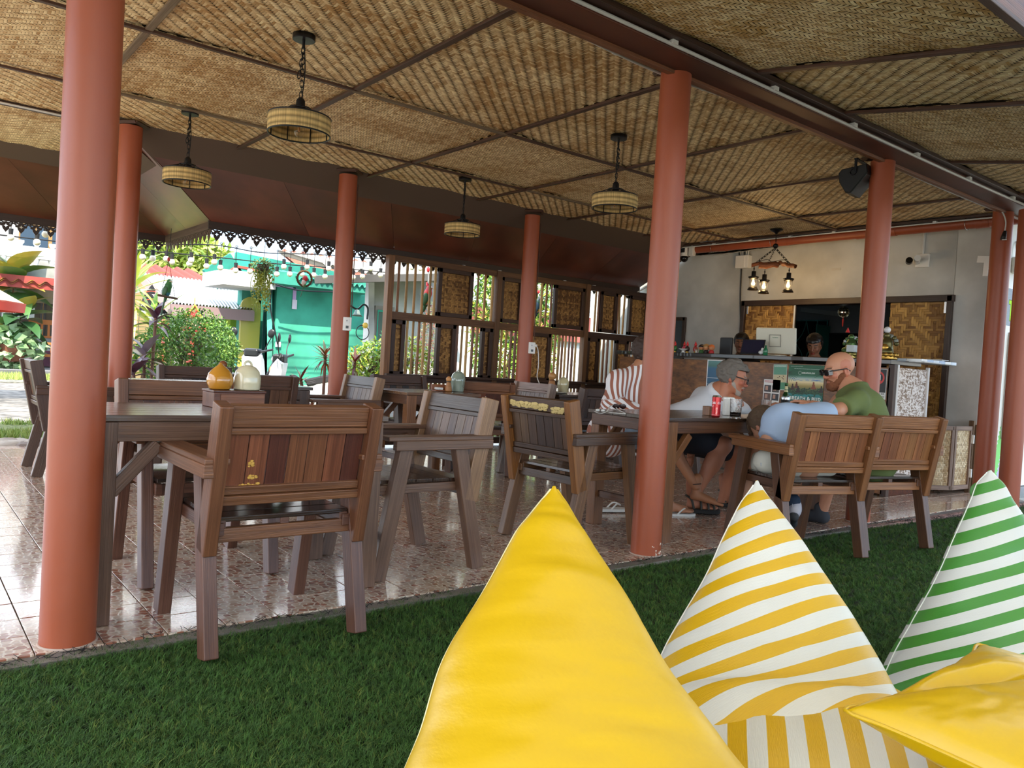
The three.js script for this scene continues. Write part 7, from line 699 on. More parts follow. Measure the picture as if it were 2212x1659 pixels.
{ const o = grp('soda_can', 'red soda can with white script lettering on the long table', 'can', [4.225, 0.776, -3.175]); const t = canvas(512, 512, (g, W, H) => { g.fillStyle = '#c3141c'; g.fillRect(0, 0, W, H); g.fillStyle = '#f6f2ee'; for (const x of [70, 326]) { g.save(); g.translate(x, 190); g.font = 'italic bold 92px serif'; g.fillText('Coca-Cola', -40, 0, 236); g.restore(); g.font = 'bold 20px sans-serif'; g.fillText('ORIGINAL', x + 60, 250); g.fillText('TASTE', x + 76, 276); } g.save(); g.translate(34, 470); g.rotate(-H2); g.font = 'italic 40px serif'; g.fillText('Coca-Cola', 0, 0); g.restore(); g.fillRect(0, 488, W, 4); }); const bodyC = new THREE.CylinderGeometry(0.0285, 0.0285, 0.12, 36, 1, true); bodyC.translate(0, 0.073, 0); part('wall', bodyC, P('#ffffff', 0.25, { map: t, metalness: 0.35, clearcoat: 0.6 }), o); part('top', lathe([[0.0285, 0.133], [0.025, 0.141], [0.024, 0.144], [0.0225, 0.144], [0.022, 0.139], [0, 0.139]], 32), M.steel, o); part('base', lathe([[0, 0.004], [0.02, 0.003], [0.024, 0.001], [0.0285, 0.013]], 32), S('#8a1a1c', 0.35, { metalness: 0.5 }), o); o.rotation.y = -1.05; }
{ const o = grp('ceramic_jar', 'white ribbed ceramic jar behind the red soda can', 'jar', [4.619, 0.776, -3.37]); part('pot', lathe([[0, 0], [0.036, 0], [0.038, 0.004], [0.038, 0.105], [0.041, 0.108], [0.041, 0.125], [0.036, 0.128], [0.03, 0.124], [0, 0.12]], 36), glaze('#e4e2da'), o); for (let i = 0; i < 10; i++) part('rib', rod([Math.cos(i * 0.628) * 0.038, 0.01, Math.sin(i * 0.628) * 0.038], [Math.cos(i * 0.628) * 0.038, 0.1, Math.sin(i * 0.628) * 0.038], 0.002, 5), glaze('#e4e2da'), o); }
{ const o = grp('napkin_box', 'small brown wooden box behind the soda can', 'box', [4.389, 0.776, -3.355]); part('box', box(0.07, 0.062, 0.06, 0, 0.031, 0), wood('#9a6a42'), o); }
function tumbler(label, p, h, r, drink, ripple) { const o = grp('glass', label, 'glass', p); const prof = [[0, 0], [r * 0.86, 0], [r, h], [r * 0.94, h], [r * 0.8, 0.01], [0, 0.01]], g = lathe(prof, 40); if (ripple) { const q = g.attributes.position; for (let i = 0; i < q.count; i++) { const a = Math.atan2(q.getZ(i), q.getX(i)), y = q.getY(i), f = 1 + 0.07 * Math.sin(a * 5 + y * 90) * Math.min(1, y * 40) ; q.setX(i, q.getX(i) * f); q.setZ(i, q.getZ(i) * f); } g.computeVertexNormals(); } part('tumbler', g, P('#ffffff', 0.06, { transmission: 1, thickness: 0.003, ior: 1.45, bumpMap: rep(noiseB, 3), bumpScale: 0.002, side: THREE.DoubleSide }), o); if (drink) part('drink', lathe([[0, 0.012], [r * 0.8, 0.012], [r * 0.86, h * 0.32], [0, h * 0.32]], 30), P('#1a0a08', 0.08), o); else for (let i = 0; i < 4; i++) part('ice_cube', xf(new RoundedBoxGeometry(0.02, 0.02, 0.02, 1, 0.003), (i % 2 - 0.5) * r * 0.8, 0.024 + (i >> 1) * 0.021, (i % 3 - 1) * r * 0.35, i, i * 2, 0.3), P('#ffffff', 0.05, { transmission: 1, thickness: 0.02, ior: 1.31 }), o); return o; }
tumbler('frosty glass with a dark drink in its lower third', [4.35, 0.776, -3.114], 0.128, 0.04, true); tumbler('wavy empty glass with ice left of the black bottle sleeve', [5.116, 0.776, -3.4], 0.115, 0.037, false, true);
{ const o = grp('beer_bottle', 'green beer bottle in a black insulated sleeve', 'bottle', [6.106, 0.776, -3.869]); part('sleeve', lathe([[0, 0], [0.036, 0], [0.039, 0.004], [0.039, 0.105], [0, 0.105]], 32), S('#121314', 0.4), o); part('steel_rim', lathe([[0.0392, 0.1], [0.0392, 0.122], [0.035, 0.124], [0.03, 0.118], [0.03, 0.1]], 32), M.steel, o); part('bottle', lathe([[0.029, 0.1], [0.029, 0.125], [0.026, 0.142], [0.015, 0.17], [0.0125, 0.19], [0.0118, 0.222], [0.0135, 0.224], [0.0135, 0.236], [0.012, 0.238], [0.0105, 0.236], [0.0105, 0.19], [0.022, 0.142], [0.026, 0.12], [0.026, 0.1]], 28), P('#1e5a28', 0.05, { transmission: 0.6, thickness: 0.01 }), o); part('neck_label', lathe([[0.0128, 0.186], [0.0165, 0.166], [0.0125, 0.214], [0.0124, 0.216]].sort((a, b) => a[1] - b[1]), 24), S('#d8cf9a', 0.5), o); part('cap', lathe([[0.0135, 0.228], [0.014, 0.24], [0, 0.241]], 20), S('#2a6a34', 0.4), o); }
{ const o = grp('plate', 'small plate with butter before the grey haired man', 'plate', [5.386, 0.776, -3.751]); part('dish', lathe([[0, 0.003], [0.06, 0.003], [0.085, 0.014], [0.085, 0.017], [0.05, 0.007], [0, 0.007]], 28), glaze('#d6d4b8'), o); part('butter', box(0.05, 0.026, 0.03, -0.015, 0.021, 0), S('#d9cf8a', 0.5), o); part('knife', box(0.12, 0.003, 0.01, 0.04, 0.02, 0.01, 0, 0.4), M.steel, o); }
solo('smartphone', box(0.14, 0.009, 0.07, ...[5.197, 0.781, -3.467], 0, 0.3, 0, 0.003), P('#0c0c0e', 0.15), 'black phone lying left of the wavy glass', 'phone'); solo('lighter', [box(0.07, 0.01, 0.02, ...[5.145, 0.781, -3.346], 0, -0.4), box(0.09, 0.004, 0.05, ...[5.112, 0.778, -3.339], 0, 0.2)], S('#d9dbe4', 0.5), 'white paper slip with a lighter by the bottle sleeve', 'paper');
{ const o = grp('earphones', 'white wired earphones on the left end of the long table', 'earphones'); part('cord', tube([[3.476, 0.779, -3.526], [3.381, 0.779, -3.385], [3.55, 0.782, -3.498], [3.8, 0.8, -3.712], [3.945, 0.8, -3.815], [3.874, 0.782, -3.714], [3.658, 0.779, -3.441]], 0.0035, 50, 6), M.whiteP, o); part('cord', tube([[3.59, 0.779, -3.537], [3.544, 0.779, -3.431], [3.59, 0.779, -3.369]], 0.003, 20, 6), M.whiteP, o); for (const p of [[3.512, 0.787, -3.538], [3.537, 0.786, -3.518]]) part('earbud', sph(0.012, ...p, 1.3, 0.8, 1, 12), M.whiteP, o); }
{ const o = grp('sunglasses_folded', 'folded brown sunglasses lying before the striped sleeve', 'sunglasses', [3.952, 0.778, -3.772]); for (const q of [-1, 1]) part('lens', xf(sph(0.026, 0, 0, 0, 1, 0.7, 0.16, 16), q * 0.032, 0.02, 0, 0.2, -0.5), P('#2a120e', 0.1), o); part('temple', rod([-0.05, 0.02, -0.02], [0.08, 0.012, -0.03], 0.004, 6), P('#3a1a12', 0.2), o); part('frame', rod([-0.06, 0.03, 0.03], [0.06, 0.03, -0.03], 0.004, 6), P('#3a1a12', 0.2), o); }
// ---------- on the bar ----------
const BT = 1.296;
{ const o = grp('monitor', 'white all in one till monitor seen from behind on the bar', 'monitor', [7.72, BT, -5.06], -H2 + 0.16); part('shell', box(0.46, 0.29, 0.035, 0, 0.175, 0, 0.12, 0, 0, 0.012), P('#e6e2cf', 0.4), o); part('recess', xf(new THREE.TorusGeometry(0.09, 0.006, 6, 4), 0, 0.175, 0.024, 0.12, 0, PI / 4), S('#a9a698', 0.5), o); const t = canvas(128, 32, (g, W, H) => { g.fillStyle = '#e6e2cf'; g.fillRect(0, 0, W, H); g.fillStyle = '#3f6a3a'; g.font = 'bold 22px sans-serif'; g.textAlign = 'center'; g.fillText('SalePOS', W / 2, 24); }); part('logo', xf(new THREE.PlaneGeometry(0.1, 0.025), 0, 0.21, 0.0235, 0.12), S('#ffffff', 0.4, { map: t }), o); part('foot', box(0.2, 0.02, 0.16, 0, 0.01, 0), P('#dcd8c6', 0.4), o); }
{ const o = grp('tablet', 'black tablet leaning before the white monitor', 'tablet', [7.5, BT, -5.2], -H2 + 0.2); part('case', box(0.26, 0.18, 0.012, 0, 0.09, 0, -0.35, 0, 0, 0.005), M.black, o); part('screen', box(0.24, 0.15, 0.003, 0, 0.095, 0.007, -0.35, 0, 0, 0), P('#22243a', 0.08), o); }
{ const o = grp('chair_back', 'dark grey rounded seat back standing behind the bar dolls', 'chair back', [7.82, BT, -5.79]); part('shell', box(0.04, 0.21, 0.17, 0, 0.105, 0, 0, 0, 0, 0.02), S('#3a3d40', 0.6), o); }
{ const r = rng(17); [[-6.34, 0.05], [-6.23, 0.05], [-6.15, 0.03], [-6.06, 0.04], [-6.03, 0]].forEach(([z, h], i) => { const o = grp('rooster_figure', ['red and green rooster figure next to the front column', 'pink rooster figure above the white bowl', 'tallest red and black rooster figure on the bar', 'red rooster figure right of the tallest one', 'small red rooster figure beside the glass dome'][i], 'figurine', [7.55 + (i % 2) * 0.04, BT, z + 0.0]); part('body', sph(0.028, 0, 0.05, 0, 0.9, 1.3, 1.1, 12), S(['#2f6a34', '#c2485a', '#2a1a18', '#b8322c', '#a83a34'][i], 0.5), o); part('comb', lathe([[0, 0.06], [0.016, 0.02], [0.012, 0], [0, 0]], 10).translate(0, 0.085, 0), S('#c8282a', 0.5), o); part('feet', lathe([[0, 0], [0.022, 0], [0.012, 0.025], [0, 0.03]], 12), S('#d8a83a', 0.5), o); }); }
solo('offering_bowl', lathe([[0, 0], [0.025, 0], [0.03, 0.008], [0.014, 0.018], [0.016, 0.024], [0.055, 0.045], [0.058, 0.05], [0.05, 0.05], [0, 0.035]], 24).translate(7.5, BT, -6.17), glaze('#e2e2de'), 'white footed bowl on the bar before the rooster figures', 'bowl'); { const o = grp('glass_dome', 'small glass dome with a figure on the bar', 'ornament', [7.52, BT, -5.985]); part('dome', lathe([[0.03, 0], [0.03, 0.06], [0.02, 0.085], [0, 0.092]], 20), glassM, o); part('figure', sph(0.015, 0, 0.03, 0, 1, 1.8, 1, 10), S('#8a7a5a', 0.5), o); part('base', cyl(0.032, 0.032, 0.008, 0, 0.004, 0), M.dark, o); }
[[-5.915, '#2a1c18', 'round headed doll with black hair left on the bar'], [-5.845, '#c49a62', 'middle doll with a straw hat on the bar'], [-5.77, '#d8743a', 'round headed doll in red right on the bar']].forEach(([z, c, l], i) => { const o = grp('bobble_doll', l, 'doll', [7.52, BT, z]); part('head', sph(0.036, 0, 0.07, 0, 1, 0.92, 1, 16), S('#c9875a', 0.5), o); part('hair', new THREE.SphereGeometry(0.038, 16, 8, 0, 6.3, 0, 1.5).translate(0, 0.072, 0), S(c, 0.5), o); part('body', lathe([[0, 0], [0.03, 0], [0.032, 0.02], [0.02, 0.045], [0, 0.05]], 16), S(['#3f6a3a', '#2a2422', '#b8282c'][i], 0.5), o); if (i === 1) part('hat', xf(new THREE.ConeGeometry(0.065, 0.025, 20), 0, 0.105, 0), S(c, 0.7), o); });
{ const o = grp('duck_figure', 'white and green ceramic bird bottle before the tablet', 'figurine', [7.44, BT, -5.03]); part('bird', [sph(0.026, 0, 0.03, -0.02, 1, 0.9, 1.2, 14), sph(0.017, 0, 0.062, -0.005, 1, 1.2, 1, 12)], glaze('#dcdedc'), o); part('bottle', lathe([[0, 0], [0.024, 0], [0.024, 0.06], [0.01, 0.085], [0.009, 0.11], [0, 0.11]], 18).translate(0, 0, 0.035), P('#2f8a5a', 0.1, { transmission: 0.4, thickness: 0.01 }), o); }
function statue(label, p, s, c1, c2, c3) { const o = grp('statue', label, 'statue', p); const m1 = S(c1, 0.35, { metalness: 0.75 }), m2 = S(c2, 0.3, { metalness: 0.85 }), m3 = S(c3, 0.45, { metalness: 0.4 }); part('lotus_base', lathe([[0, 0], [0.13, 0], [0.135, 0.02], [0.12, 0.04], [0.14, 0.06], [0.135, 0.08], [0, 0.085]].map(q => q.map(v => v * s)), 28), m2, o); for (let i = 0; i < 14; i++) part('lotus_petal', sph(0.028 * s, Math.cos(i * 0.449) * 0.125 * s, 0.062 * s, Math.sin(i * 0.449) * 0.125 * s, 0.7, 1.1, 0.9, 8), m2, o); const r = rng(p[2] * 100 | 0); const caps = [[[0, 0.1, 0], [0, 0.2, 0], 0.085, 0.07], [[0, 0.2, 0], [0, 0.27, 0], 0.05, 0.04], [[-0.02, 0.12, -0.09], [-0.05, 0.1, 0.07], 0.035, 0.035]].map(([a, b, x, y]) => [a.map(v => v * s), b.map(v => v * s), x * s, y * s]); part('figure', capsMesh(caps, 0.03 * s, 0.008 * s), m1, o); part('golden_belly', sph(0.055 * s, -0.055 * s, 0.15 * s, 0, 0.6, 1, 1, 14), m2, o); part('head', sph(0.042 * s, -0.01 * s, 0.3 * s, 0, 1, 1.1, 1, 16), m1, o); for (let i = 0; i < 9; i++) { const a = -1.5 + i * 0.38; part('coil', sph(0.03 * s, 0.02 * s, (0.2 + Math.cos(a) * 0.1) * s, Math.sin(a) * 0.11 * s, 0.8, 1, 1, 10), i % 2 ? m3 : m1, o); } return o; }
{ const o = statue('gilded lotus statue with a white ball on its head on the bar end', [7.58, BT, -3.75], 0.78, '#6a6440', '#c49a4a', '#8a8f86'); part('white_ball', sph(0.032, -0.008, 0.29, 0, 1, 1, 1, 16), glaze('#e6e6ea'), o); } { const o = statue('green dragon statue half hidden behind the third column', [7.6, BT, -4.12], 0.72, '#5a7a4a', '#a89a5a', '#b9c4c6'); part('red_hat', new THREE.ConeGeometry(0.022, 0.055, 12).translate(-0.01, 0.29, -0.04), S('#c22a2c', 0.5), o); part('white_plinth', box(0.1, 0.07, 0.08, -0.06, 0.1, 0.05), S('#c9d2d2', 0.5), o); }
// room behind the bar
{ const o = grp('disco_ball', 'mirrored disco ball with a red tassel hanging in the bar opening', 'ornament', [9.2, 1.92, -5.115]), g = []; const N = 12; for (let j = 0; j < N; j++) { const th = (j + 0.5) / N * PI, n = Math.max(3, Math.round(Math.sin(th) * 24)); for (let i = 0; i < n; i++) { const ph = i / n * 6.283; const q = new THREE.BoxGeometry(0.0155, 0.0155, 0.004); q.lookAt(V(Math.sin(th) * Math.cos(ph), Math.cos(th), Math.sin(th) * Math.sin(ph))); q.translate(Math.sin(th) * Math.cos(ph) * 0.066, Math.cos(th) * 0.066, Math.sin(th) * Math.sin(ph) * 0.066); g.push(q); } } part('mirror_tiles', g, S('#e6e2d2', 0.08, { metalness: 1 }), o, null, 'stuff'); part('core', sph(0.064, 0, 0, 0, 1, 1, 1, 16), S('#5a564a', 0.4), o); part('hook', tube([[0, 0.064, 0], [0, 0.11, 0], [0, 0.13, 0.02], [-0.14, 0.13, 0.02]], 0.004, 12), M.steel, o); part('tassel', [rod([0, -0.065, 0], [0, -0.09, 0], 0.004, 6), rod([0, -0.09, 0], [0, -0.18, 0], 0.012, 8, 0.006)], S('#b8322c', 0.8), o); }
{ const o = grp('television', 'black switched off television in the room behind the bar', 'television', [11.9, 1.52, -6.1]); part('panel', box(0.05, 0.62, 1.5, 0, 0, 0, 0, 0, 0, 0.01), P('#08080a', 0.12), o); part('bezel', [box(0.06, 0.02, 1.52, 0, 0.31, 0), box(0.06, 0.02, 1.52, 0, -0.31, 0)], M.black, o); part('bracket', box(0.08, 0.2, 0.3, 0.06, 0, 0), M.black, o); }
{ const o = grp('window_grille', 'teal iron window grille with diamond pattern in the room behind the bar', 'grille', [11.9, 1.4, -7.25]), m = S('#2a7a72', 0.5); part('dark_glass', box(0.02, 1.3, 0.75, 0.03, 0, 0, 0, 0, 0, 0), P('#0d1416', 0.1), o); for (const z of [-0.37, -0.2, 0.2, 0.37]) part('bar', box(0.02, 1.3, 0.018, 0, 0, z), m, o); for (const y of [-0.64, -0.1, 0.64]) part('bar', box(0.02, 0.02, 0.76, 0, y, 0), m, o); for (const q of [-1, 1]) for (const e of [-1, 1]) part('diamond', tube([[0, 0.64 * e * 0 + 0.27 + e * 0.36, 0], [0, 0.27 + e * 0.16, q * 0.06], [0, 0.27, q * 0.18]], 0.008, 12, 6), m, o); part('open_leaf', box(0.4, 1.1, 0.02, -0.2, 0, 0.42), m, o); }
{ const o = grp('pipe_cover', 'grey white pipe cover on the wall of the back room', 'pipe', [11.7, 2.1, -4.7]); part('duct', tube([[0, 0.08, -0.55], [0, 0.08, -0.3], [0, 0.03, 0.1], [0, -0.02, 0.9]], 0.06, 24, 12), S('#b3b8b6', 0.6), o); const s = solo('wall_duct', box(0.08, 0.07, 0.7, 11.9, 2.18, -7.0, 0.12), S('#a8aca8', 0.6), 'short grey duct above the teal grille', 'duct'); }
// ---------- things hanging under the eave ----------
const bulbW = P('#f2ead0', 0.2), wireM = S('#15171c', 0.7);
function strand(label, pts, z, drops) { const o = grp('string_lights', label, 'string lights'); part('cord', tube(pts, 0.007, 60, 5), wireM, o); for (const p of drops) { const b = new THREE.Group(); b.name = 'bulb'; b.position.set(...p); o.add(b); part('drop_wire', rod([0, 0.06, 0], [0, 0.3, 0], 0.004, 5), wireM, b); part('socket', cyl(0.02, 0.024, 0.07, 0, 0.06, 0, 12), wireM, b); part('globe', sph(0.036, 0, 0, 0, 1, 1.05, 1, 14), bulbW, b); part('hook', xf(new THREE.TorusGeometry(0.014, 0.004, 5, 10), 0, 0.3, 0), wireM, b); } }
strand('upper string of round white bulbs hanging behind the fretwork eave', [[0.813, 2.203, -9.9], [1.273, 2.215, -9.9], [2.248, 2.179, -9.9], [3.14, 2.276, -9.9], [3.661, 2.261, -9.9], [4.473, 2.339, -9.9], [5.372, 2.392, -9.9], [6.455, 2.449, -9.9]], -9.9, [[1.082, 2.186, -9.9], [1.311, 2.141, -9.9], [2.406, 2.023, -9.9], [2.838, 2.056, -9.9], [3.111, 2.069, -9.9], [3.992, 2.12, -9.9], [4.307, 2.152, -9.9], [4.615, 2.171, -9.9], [5.243, 2.247, -9.9], [5.903, 2.341, -9.9], [6.043, 2.344, -9.9]]);
strand('lower string of round white bulbs hanging behind the fretwork eave', [[0.834, 2.094, -10.1], [1.304, 2.098, -10.1], [2.297, 2.12, -10.1], [3.211, 2.152, -10.1], [3.989, 2.168, -10.1], [4.914, 2.219, -10.1], [5.718, 2.249, -10.1]], -10.1, [[1.015, 2.081, -10.1], [1.261, 2.066, -10.1], [2.341, 2.044, -10.1], [2.606, 2.056, -10.1], [2.671, 2.026, -10.1], [2.876, 2.029, -10.1], [3.081, 2.026, -10.1], [3.251, 2.029, -10.1], [3.443, 2.017, -10.1], [3.627, 2.028, -10.1], [3.983, 2.033, -10.1], [4.16, 2.054, -10.1], [4.327, 2.074, -10.1], [4.498, 2.081, -10.1], [4.66, 2.081, -10.1], [5.083, 2.117, -10.1], [5.225, 2.146, -10.1], [5.509, 2.198, -10.1]]);
{ const o = grp('overhead_cables', 'many sagging black street cables across the sky', 'cables'), r = rng(29); for (let i = 0; i < 26; i++) { const y = 3.1 + r() * 1.7, z = -11.8 - r() * 1.6, d = 0.25 + r() * 0.5, t = (r() - 0.5) * 0.9; part('cable', tube(sag([-14, y + d * 0.6 + t, z], [26, y + d * 0.6 - t, z - 0.6], d, 14), 0.006 + r() * 0.008, 50, 5), wireM, o); } for (let i = 0; i < 5; i++) { const a = [3.3 + i * 0.2, 3.2], z = -12.5; part('cable', tube(sag([a[0] - 6, 4.9 - i * 0.12, z], [a[0] + 5 + i, 2.9 + i * 0.16, z + 0.4], 0.3, 10), 0.007, 30, 5), wireM, o); } }
{ const o = grp('radio_mast', 'pale lattice radio mast far behind the roofs', 'mast', [21.875, 6.755, -60]), m = S('#c4c9cc', 0.6), H = 6.4, w = 0.24; for (const [x, z] of [[-w, -w], [w, -w], [w, w], [-w, w]]) part('leg', rod([x, -2, z], [x * 0.8, H, z * 0.8], 0.05, 5), m, o); for (let i = 0; i < 14; i++) for (const z of [-w, w]) part('brace', rod([i % 2 ? -w : w, -1.5 + i * 0.55, z], [i % 2 ? w : -w, -0.95 + i * 0.55, z], 0.035, 4), m, o); for (const y of [2.2, 3.6]) part('dish', sph(0.34, -0.25, y, 0.3, 1, 1, 0.4, 12), m, o); part('antenna', [box(0.12, 1.1, 0.1, 0.34, 4.4, 0.2), box(0.12, 1.1, 0.1, -0.34, 4.4, 0.2)], m, o); }
function parrot(label, p, turn, c, s = 1, name = 'parrot_figure') { const o = grp(name, label, 'parrot', p, turn), C = c.map(k => new THREE.Color(k)); const caps = [[[0, 0.02, 0], [0, 0.13, 0.015], 0.042, 0.05], [[0, 0.13, 0.015], [0, 0.205, 0.03], 0.045, 0.036], [[0, 0.0, -0.01], [0, -0.1, -0.035], 0.036, 0.02]].map(([a, b, x, y]) => [a.map(v => v * s), b.map(v => v * s), x * s, y * s]); part('body', capsMesh(caps, 0.03 * s, 0.008 * s, { col: (x, y, z) => { const h = y / s; return h > 0.165 ? C[0] : h > 0.03 ? C[1] : h > -0.02 ? C[2] : C[3]; } }), S('#ffffff', 0.5, { vertexColors: true }), o); for (const q of [-1, 1]) part('wing', xf(sph(0.09 * s, 0, 0, 0, 0.22, 1, 0.5, 12), q * 0.046 * s, 0.05 * s, -0.012 * s, 0.25), S(c[3], 0.5), o); part('tail', bar([0, -0.05 * s, -0.03 * s], [0, -0.33 * s, -0.09 * s], 0.035 * s, 0.012 * s), S(c[4], 0.5), o); part('beak', xf(new THREE.ConeGeometry(0.018 * s, 0.05 * s, 10), 0, 0.2 * s, 0.07 * s, 1.9), S('#d8c9a8', 0.4), o); part('face', sph(0.022 * s, 0, 0.205 * s, 0.052 * s, 1.4, 1, 0.6, 10), S('#e2dccb', 0.5), o); if (c[5]) part('crest', [0, 1, 2, 3].map(i => xf(new THREE.ConeGeometry(0.012 * s, 0.06 * s, 6), (i - 1.5) * 0.014 * s, 0.255 * s, 0.01 * s - i * 0.008, -0.3, 0, (1.5 - i) * 0.3)), S(c[5], 0.6), o); return o; }
{ const p = [2.244, 1.554, -8.6], o = parrot('green parrot figure on a twig perch hanging by wires', [p[0], p[1] - 0.01, p[2]], 0.7, ['#3f7a3a', '#2f6a34', '#2a6a7a', '#2f5a34', '#4a6a5a'], 0.66); part('perch', rod([-0.14, -0.02, 0.0], [0.14, -0.03, 0.02], 0.012, 8), S('#5a4632', 0.9), o); part('wire', [rod([-0.1, -0.01, 0], [0, 0.35, 0], 0.003, 4), rod([0.1, -0.01, 0.02], [0, 0.35, 0], 0.003, 4)], wireM, o); part('wire', rod([0, 0.35, 0], [0.02, 0.68, 0], 0.003, 4), wireM, o); part('red_bead', sph(0.015, 0, 0.36, 0, 1, 1.6, 1, 8), S('#b82a2c', 0.5), o); part('shell_drop', sph(0.026, 0.06, -0.17, 0, 1, 1.1, 1, 10), S('#cfc6ba', 0.6), o); }
{ const o = grp('wreath', 'twig wreath with a red bird hanging under the eave', 'wreath', [3.677, 1.863, -8.5]); part('ring', (() => { const l = []; for (let k = 0; k < 3; k++) { const p = []; for (let i = 0; i <= 60; i++) { const a = i / 60 * 6.283, r = 0.085 + 0.008 * Math.sin(a * 9 + k * 2.1); p.push([Math.cos(a) * r, Math.sin(a) * r, 0.008 * Math.cos(a * 9 + k * 2.1)]); } l.push(tube(p, 0.006, 90, 5)); } return merge(l); })(), S('#5a4028', 0.9), o); part('bird_head', sph(0.03, -0.005, 0.0, 0.03, 1, 1.2, 1, 12), S('#b8282c', 0.6), o); part('bird_body', sph(0.026, -0.02, -0.05, 0.03, 1, 1.5, 1, 12), S('#c2a89a', 0.6), o); part('bird_wing', sph(0.022, -0.012, -0.075, 0.035, 0.8, 1.3, 1, 10), S('#3f6a3a', 0.6), o); part('tail', rod([-0.02, -0.09, 0.03], [-0.05, -0.21, 0.03], 0.004, 5), S('#4a5a44', 0.7), o); part('wire', rod([0, 0.085, 0], [-0.03, 0.33, 0], 0.003, 4), wireM, o); }
{ const p = [3.193, 1.935, -8.5], g = grp('hanging_plant', 'trailing yellow green hanging plant under the eave', 'plant', p), r = rng(93); part('crown', foliage(420, 0.12, 0.09, 0.1, 0.035, ['#5f7a3a', '#7a8a4a', '#8a9a5a', '#4a6a34'], 94), leafM, g, null, 'stuff'); const pos = []; const lv = []; for (let i = 0; i < 22; i++) { const a = r() * 6.28, R = 0.03 + r() * 0.1, L = 0.18 + r() * 0.32, pts = [[Math.cos(a) * R * 0.4, 0, Math.sin(a) * R * 0.4], [Math.cos(a) * R, -L * 0.4, Math.sin(a) * R], [Math.cos(a) * R * 0.9 + 0.01, -L, Math.sin(a) * R]]; part('vine', tube(pts, 0.003, 8, 4), S('#7a8a3a', 0.8), g); for (let k = 2; k < 14; k++) { const t = k / 14, q = xf(sph(0.017, 0, 0, 0, 1, 0.25, 0.8, 6), mix(pts[0][0], pts[2][0], t) + (r() - 0.5) * 0.05, -L * t, mix(pts[0][2], pts[2][2], t) + (r() - 0.5) * 0.05, r() * 2, r() * 6, r() * 2); lv.push(q); } } part('trailing_leaves', lv, P('#a9ac3a', 0.5, { transmission: 0.25, thickness: 0 }), g, null, 'stuff'); part('wire', rod([0, 0.05, 0], [0.02, 0.35, 0], 0.003, 4), wireM, g); part('pot', lathe([[0, -0.05], [0.05, -0.05], [0.07, 0.03], [0, 0.03]], 16), S('#4a3a2a', 0.8), g); }
{ const p = [5.274, 1.735, -8.45], o = parrot('scarlet macaw figure on a perch behind the first bay of the screen', p, 0.8, ['#b8202a', '#c8382c', '#d8a83a', '#2f5a34', '#c2442a', '#c8202a'], 0.95, 'macaw_figure'); part('perch', rod([-0.12, -0.02, 0.03], [0.14, -0.02, 0.03], 0.009, 8), S('#8a4a34', 0.7), o); part('wire', tube([[0.02, 0.2, 0], [0.03, 0.3, 0], [0, 0.42, 0]], 0.004, 8), M.white, o); part('red_tuft', sph(0.02, 0, 0.42, 0, 1, 1.8, 1, 8), S('#c8202a', 0.6), o); }
{ const p = [7.135, 1.8, -8.5], o = parrot('green and yellow macaw figure behind the middle bay of the screen', p, 0.6, ['#3f4a4a', '#2f5a44', '#d8b03a', '#3a5a6a', '#c8586a'], 0.9, 'macaw_figure'); part('perch', rod([-0.1, -0.02, 0.03], [0.1, -0.02, 0.03], 0.008, 8), S('#6a4a34', 0.7), o); part('wire', rod([0, 0.2, 0], [0, 0.45, 0], 0.003, 5), M.white, o); part('red_tuft', sph(0.018, 0, 0.27, 0, 1, 1.5, 1, 8), S('#c8202a', 0.6), o); }
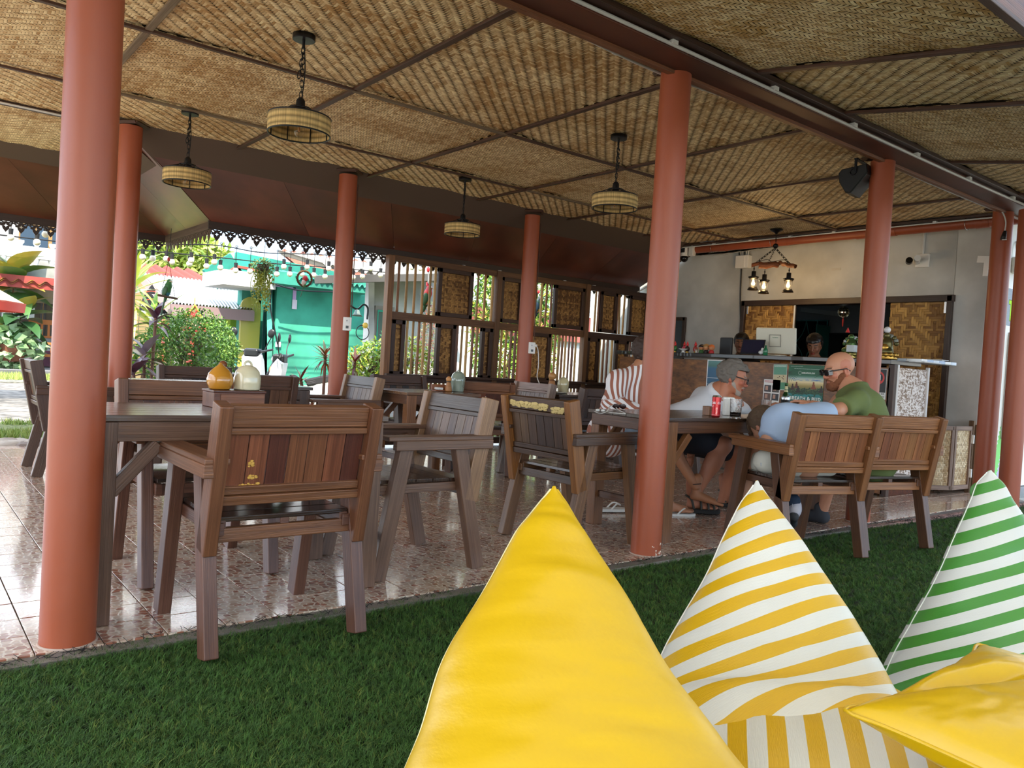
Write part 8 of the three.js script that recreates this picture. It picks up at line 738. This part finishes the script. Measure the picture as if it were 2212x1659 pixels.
// ---------- scooters ----------
const scoot = (() => { const o = grp('scooter', 'white and black motor scooter with mirrors parked before the arched window', 'scooter', [[4.103, 0.706, -11.6][0], -0.06, -11.6], 0.75), wh = P('#d9dcdf', 0.15, { clearcoat: 1, clearcoatRoughness: 0.05 }), bk = P('#17181c', 0.35); // front is +x
  const wheel = x => { const t = xf(new THREE.TorusGeometry(0.22, 0.055, 10, 28), x, 0.275, 0); part('tyre', t, S('#1a1a1a', 0.9), o); part('rim', xf(new THREE.CylinderGeometry(0.16, 0.16, 0.06, 20), x, 0.275, 0, H2), M.steel, o); }; wheel(0.62); wheel(-0.6);
  const prof = (pts, w, m, n) => part(n, extr(poly(pts), w, 0.025, 0, 0, -w / 2), m, o); prof([[0.36, 0.36], [0.46, 0.38], [0.5, 0.6], [0.42, 0.92], [0.36, 1.0], [0.3, 0.96], [0.34, 0.7], [0.3, 0.42]], 0.26, wh, 'front_shield'); prof([[0.44, 0.72], [0.5, 0.66], [0.5, 0.8], [0.42, 0.98], [0.36, 1.02], [0.4, 0.9]], 0.18, bk, 'dark_fairing'); prof([[0.34, 0.3], [0.36, 0.4], [-0.1, 0.36], [-0.1, 0.26]], 0.24, bk, 'footboard'); prof([[-0.1, 0.3], [-0.08, 0.55], [-0.25, 0.72], [-0.75, 0.82], [-0.95, 0.86], [-0.85, 0.62], [-0.5, 0.45], [-0.4, 0.3]], 0.2, wh, 'rear_body'); prof([[-0.1, 0.68], [-0.06, 0.74], [-0.3, 0.8], [-0.75, 0.9], [-0.8, 0.84], [-0.3, 0.72]], 0.22, S('#202126', 0.7), 'seat'); prof([[0.44, 0.52], [0.64, 0.56], [0.82, 0.4], [0.84, 0.44], [0.68, 0.6], [0.44, 0.6]], 0.1, bk, 'front_fender'); part('fork', bar([0.62, 0.28, 0], [0.42, 0.8, 0], 0.05, 0.12), bk, o);
  part('headset', xf(new RoundedBoxGeometry(0.18, 0.14, 0.24, 2, 0.04), 0.36, 1.03, 0), bk, o); part('headlight', xf(sph(0.06, 0, 0, 0, 0.5, 0.8, 1.4, 14), 0.45, 1.02, 0), glaze('#e6eaee'), o); for (const q of [-1, 1]) { part('handlebar', rod([0.34, 1.04, q * 0.08], [0.26, 1.1, q * 0.36], 0.016, 10), bk, o); part('brake_lever', rod([0.38, 1.07, q * 0.16], [0.33, 1.1, q * 0.34], 0.008, 6), M.steel, o); part('mirror_stem', tube([[0.32, 1.07, q * 0.2], [0.33, 1.18, q * 0.24], [0.32, 1.28, q * 0.3]], 0.008, 10), bk, o); part('mirror', xf(sph(0.08, 0, 0, 0, 0.25, 0.85, 0.7, 14), 0.31, 1.34, q * 0.3, 0.3 * q), bk, o); part('indicator', sph(0.035, 0.46, 0.86, q * 0.1, 0.6, 1.6, 0.8, 10), glaze('#d88a2a'), o); } part('tail_light', box(0.05, 0.06, 0.16, -0.93, 0.8, 0), P('#a81e1e', 0.15), o); part('exhaust', xf(new THREE.CylinderGeometry(0.05, 0.06, 0.5, 14), -0.5, 0.3, 0.14, 0, 0, H2 - 0.2), M.steel, o); return o; })();
{ const c = copy(scoot, [[4.827, 0.489, -11][0], -0.12, -11], 2.5, 'silver grey motor scooter seen from its tail left of the red cordyline'); }
renderer.render(scene, camera);
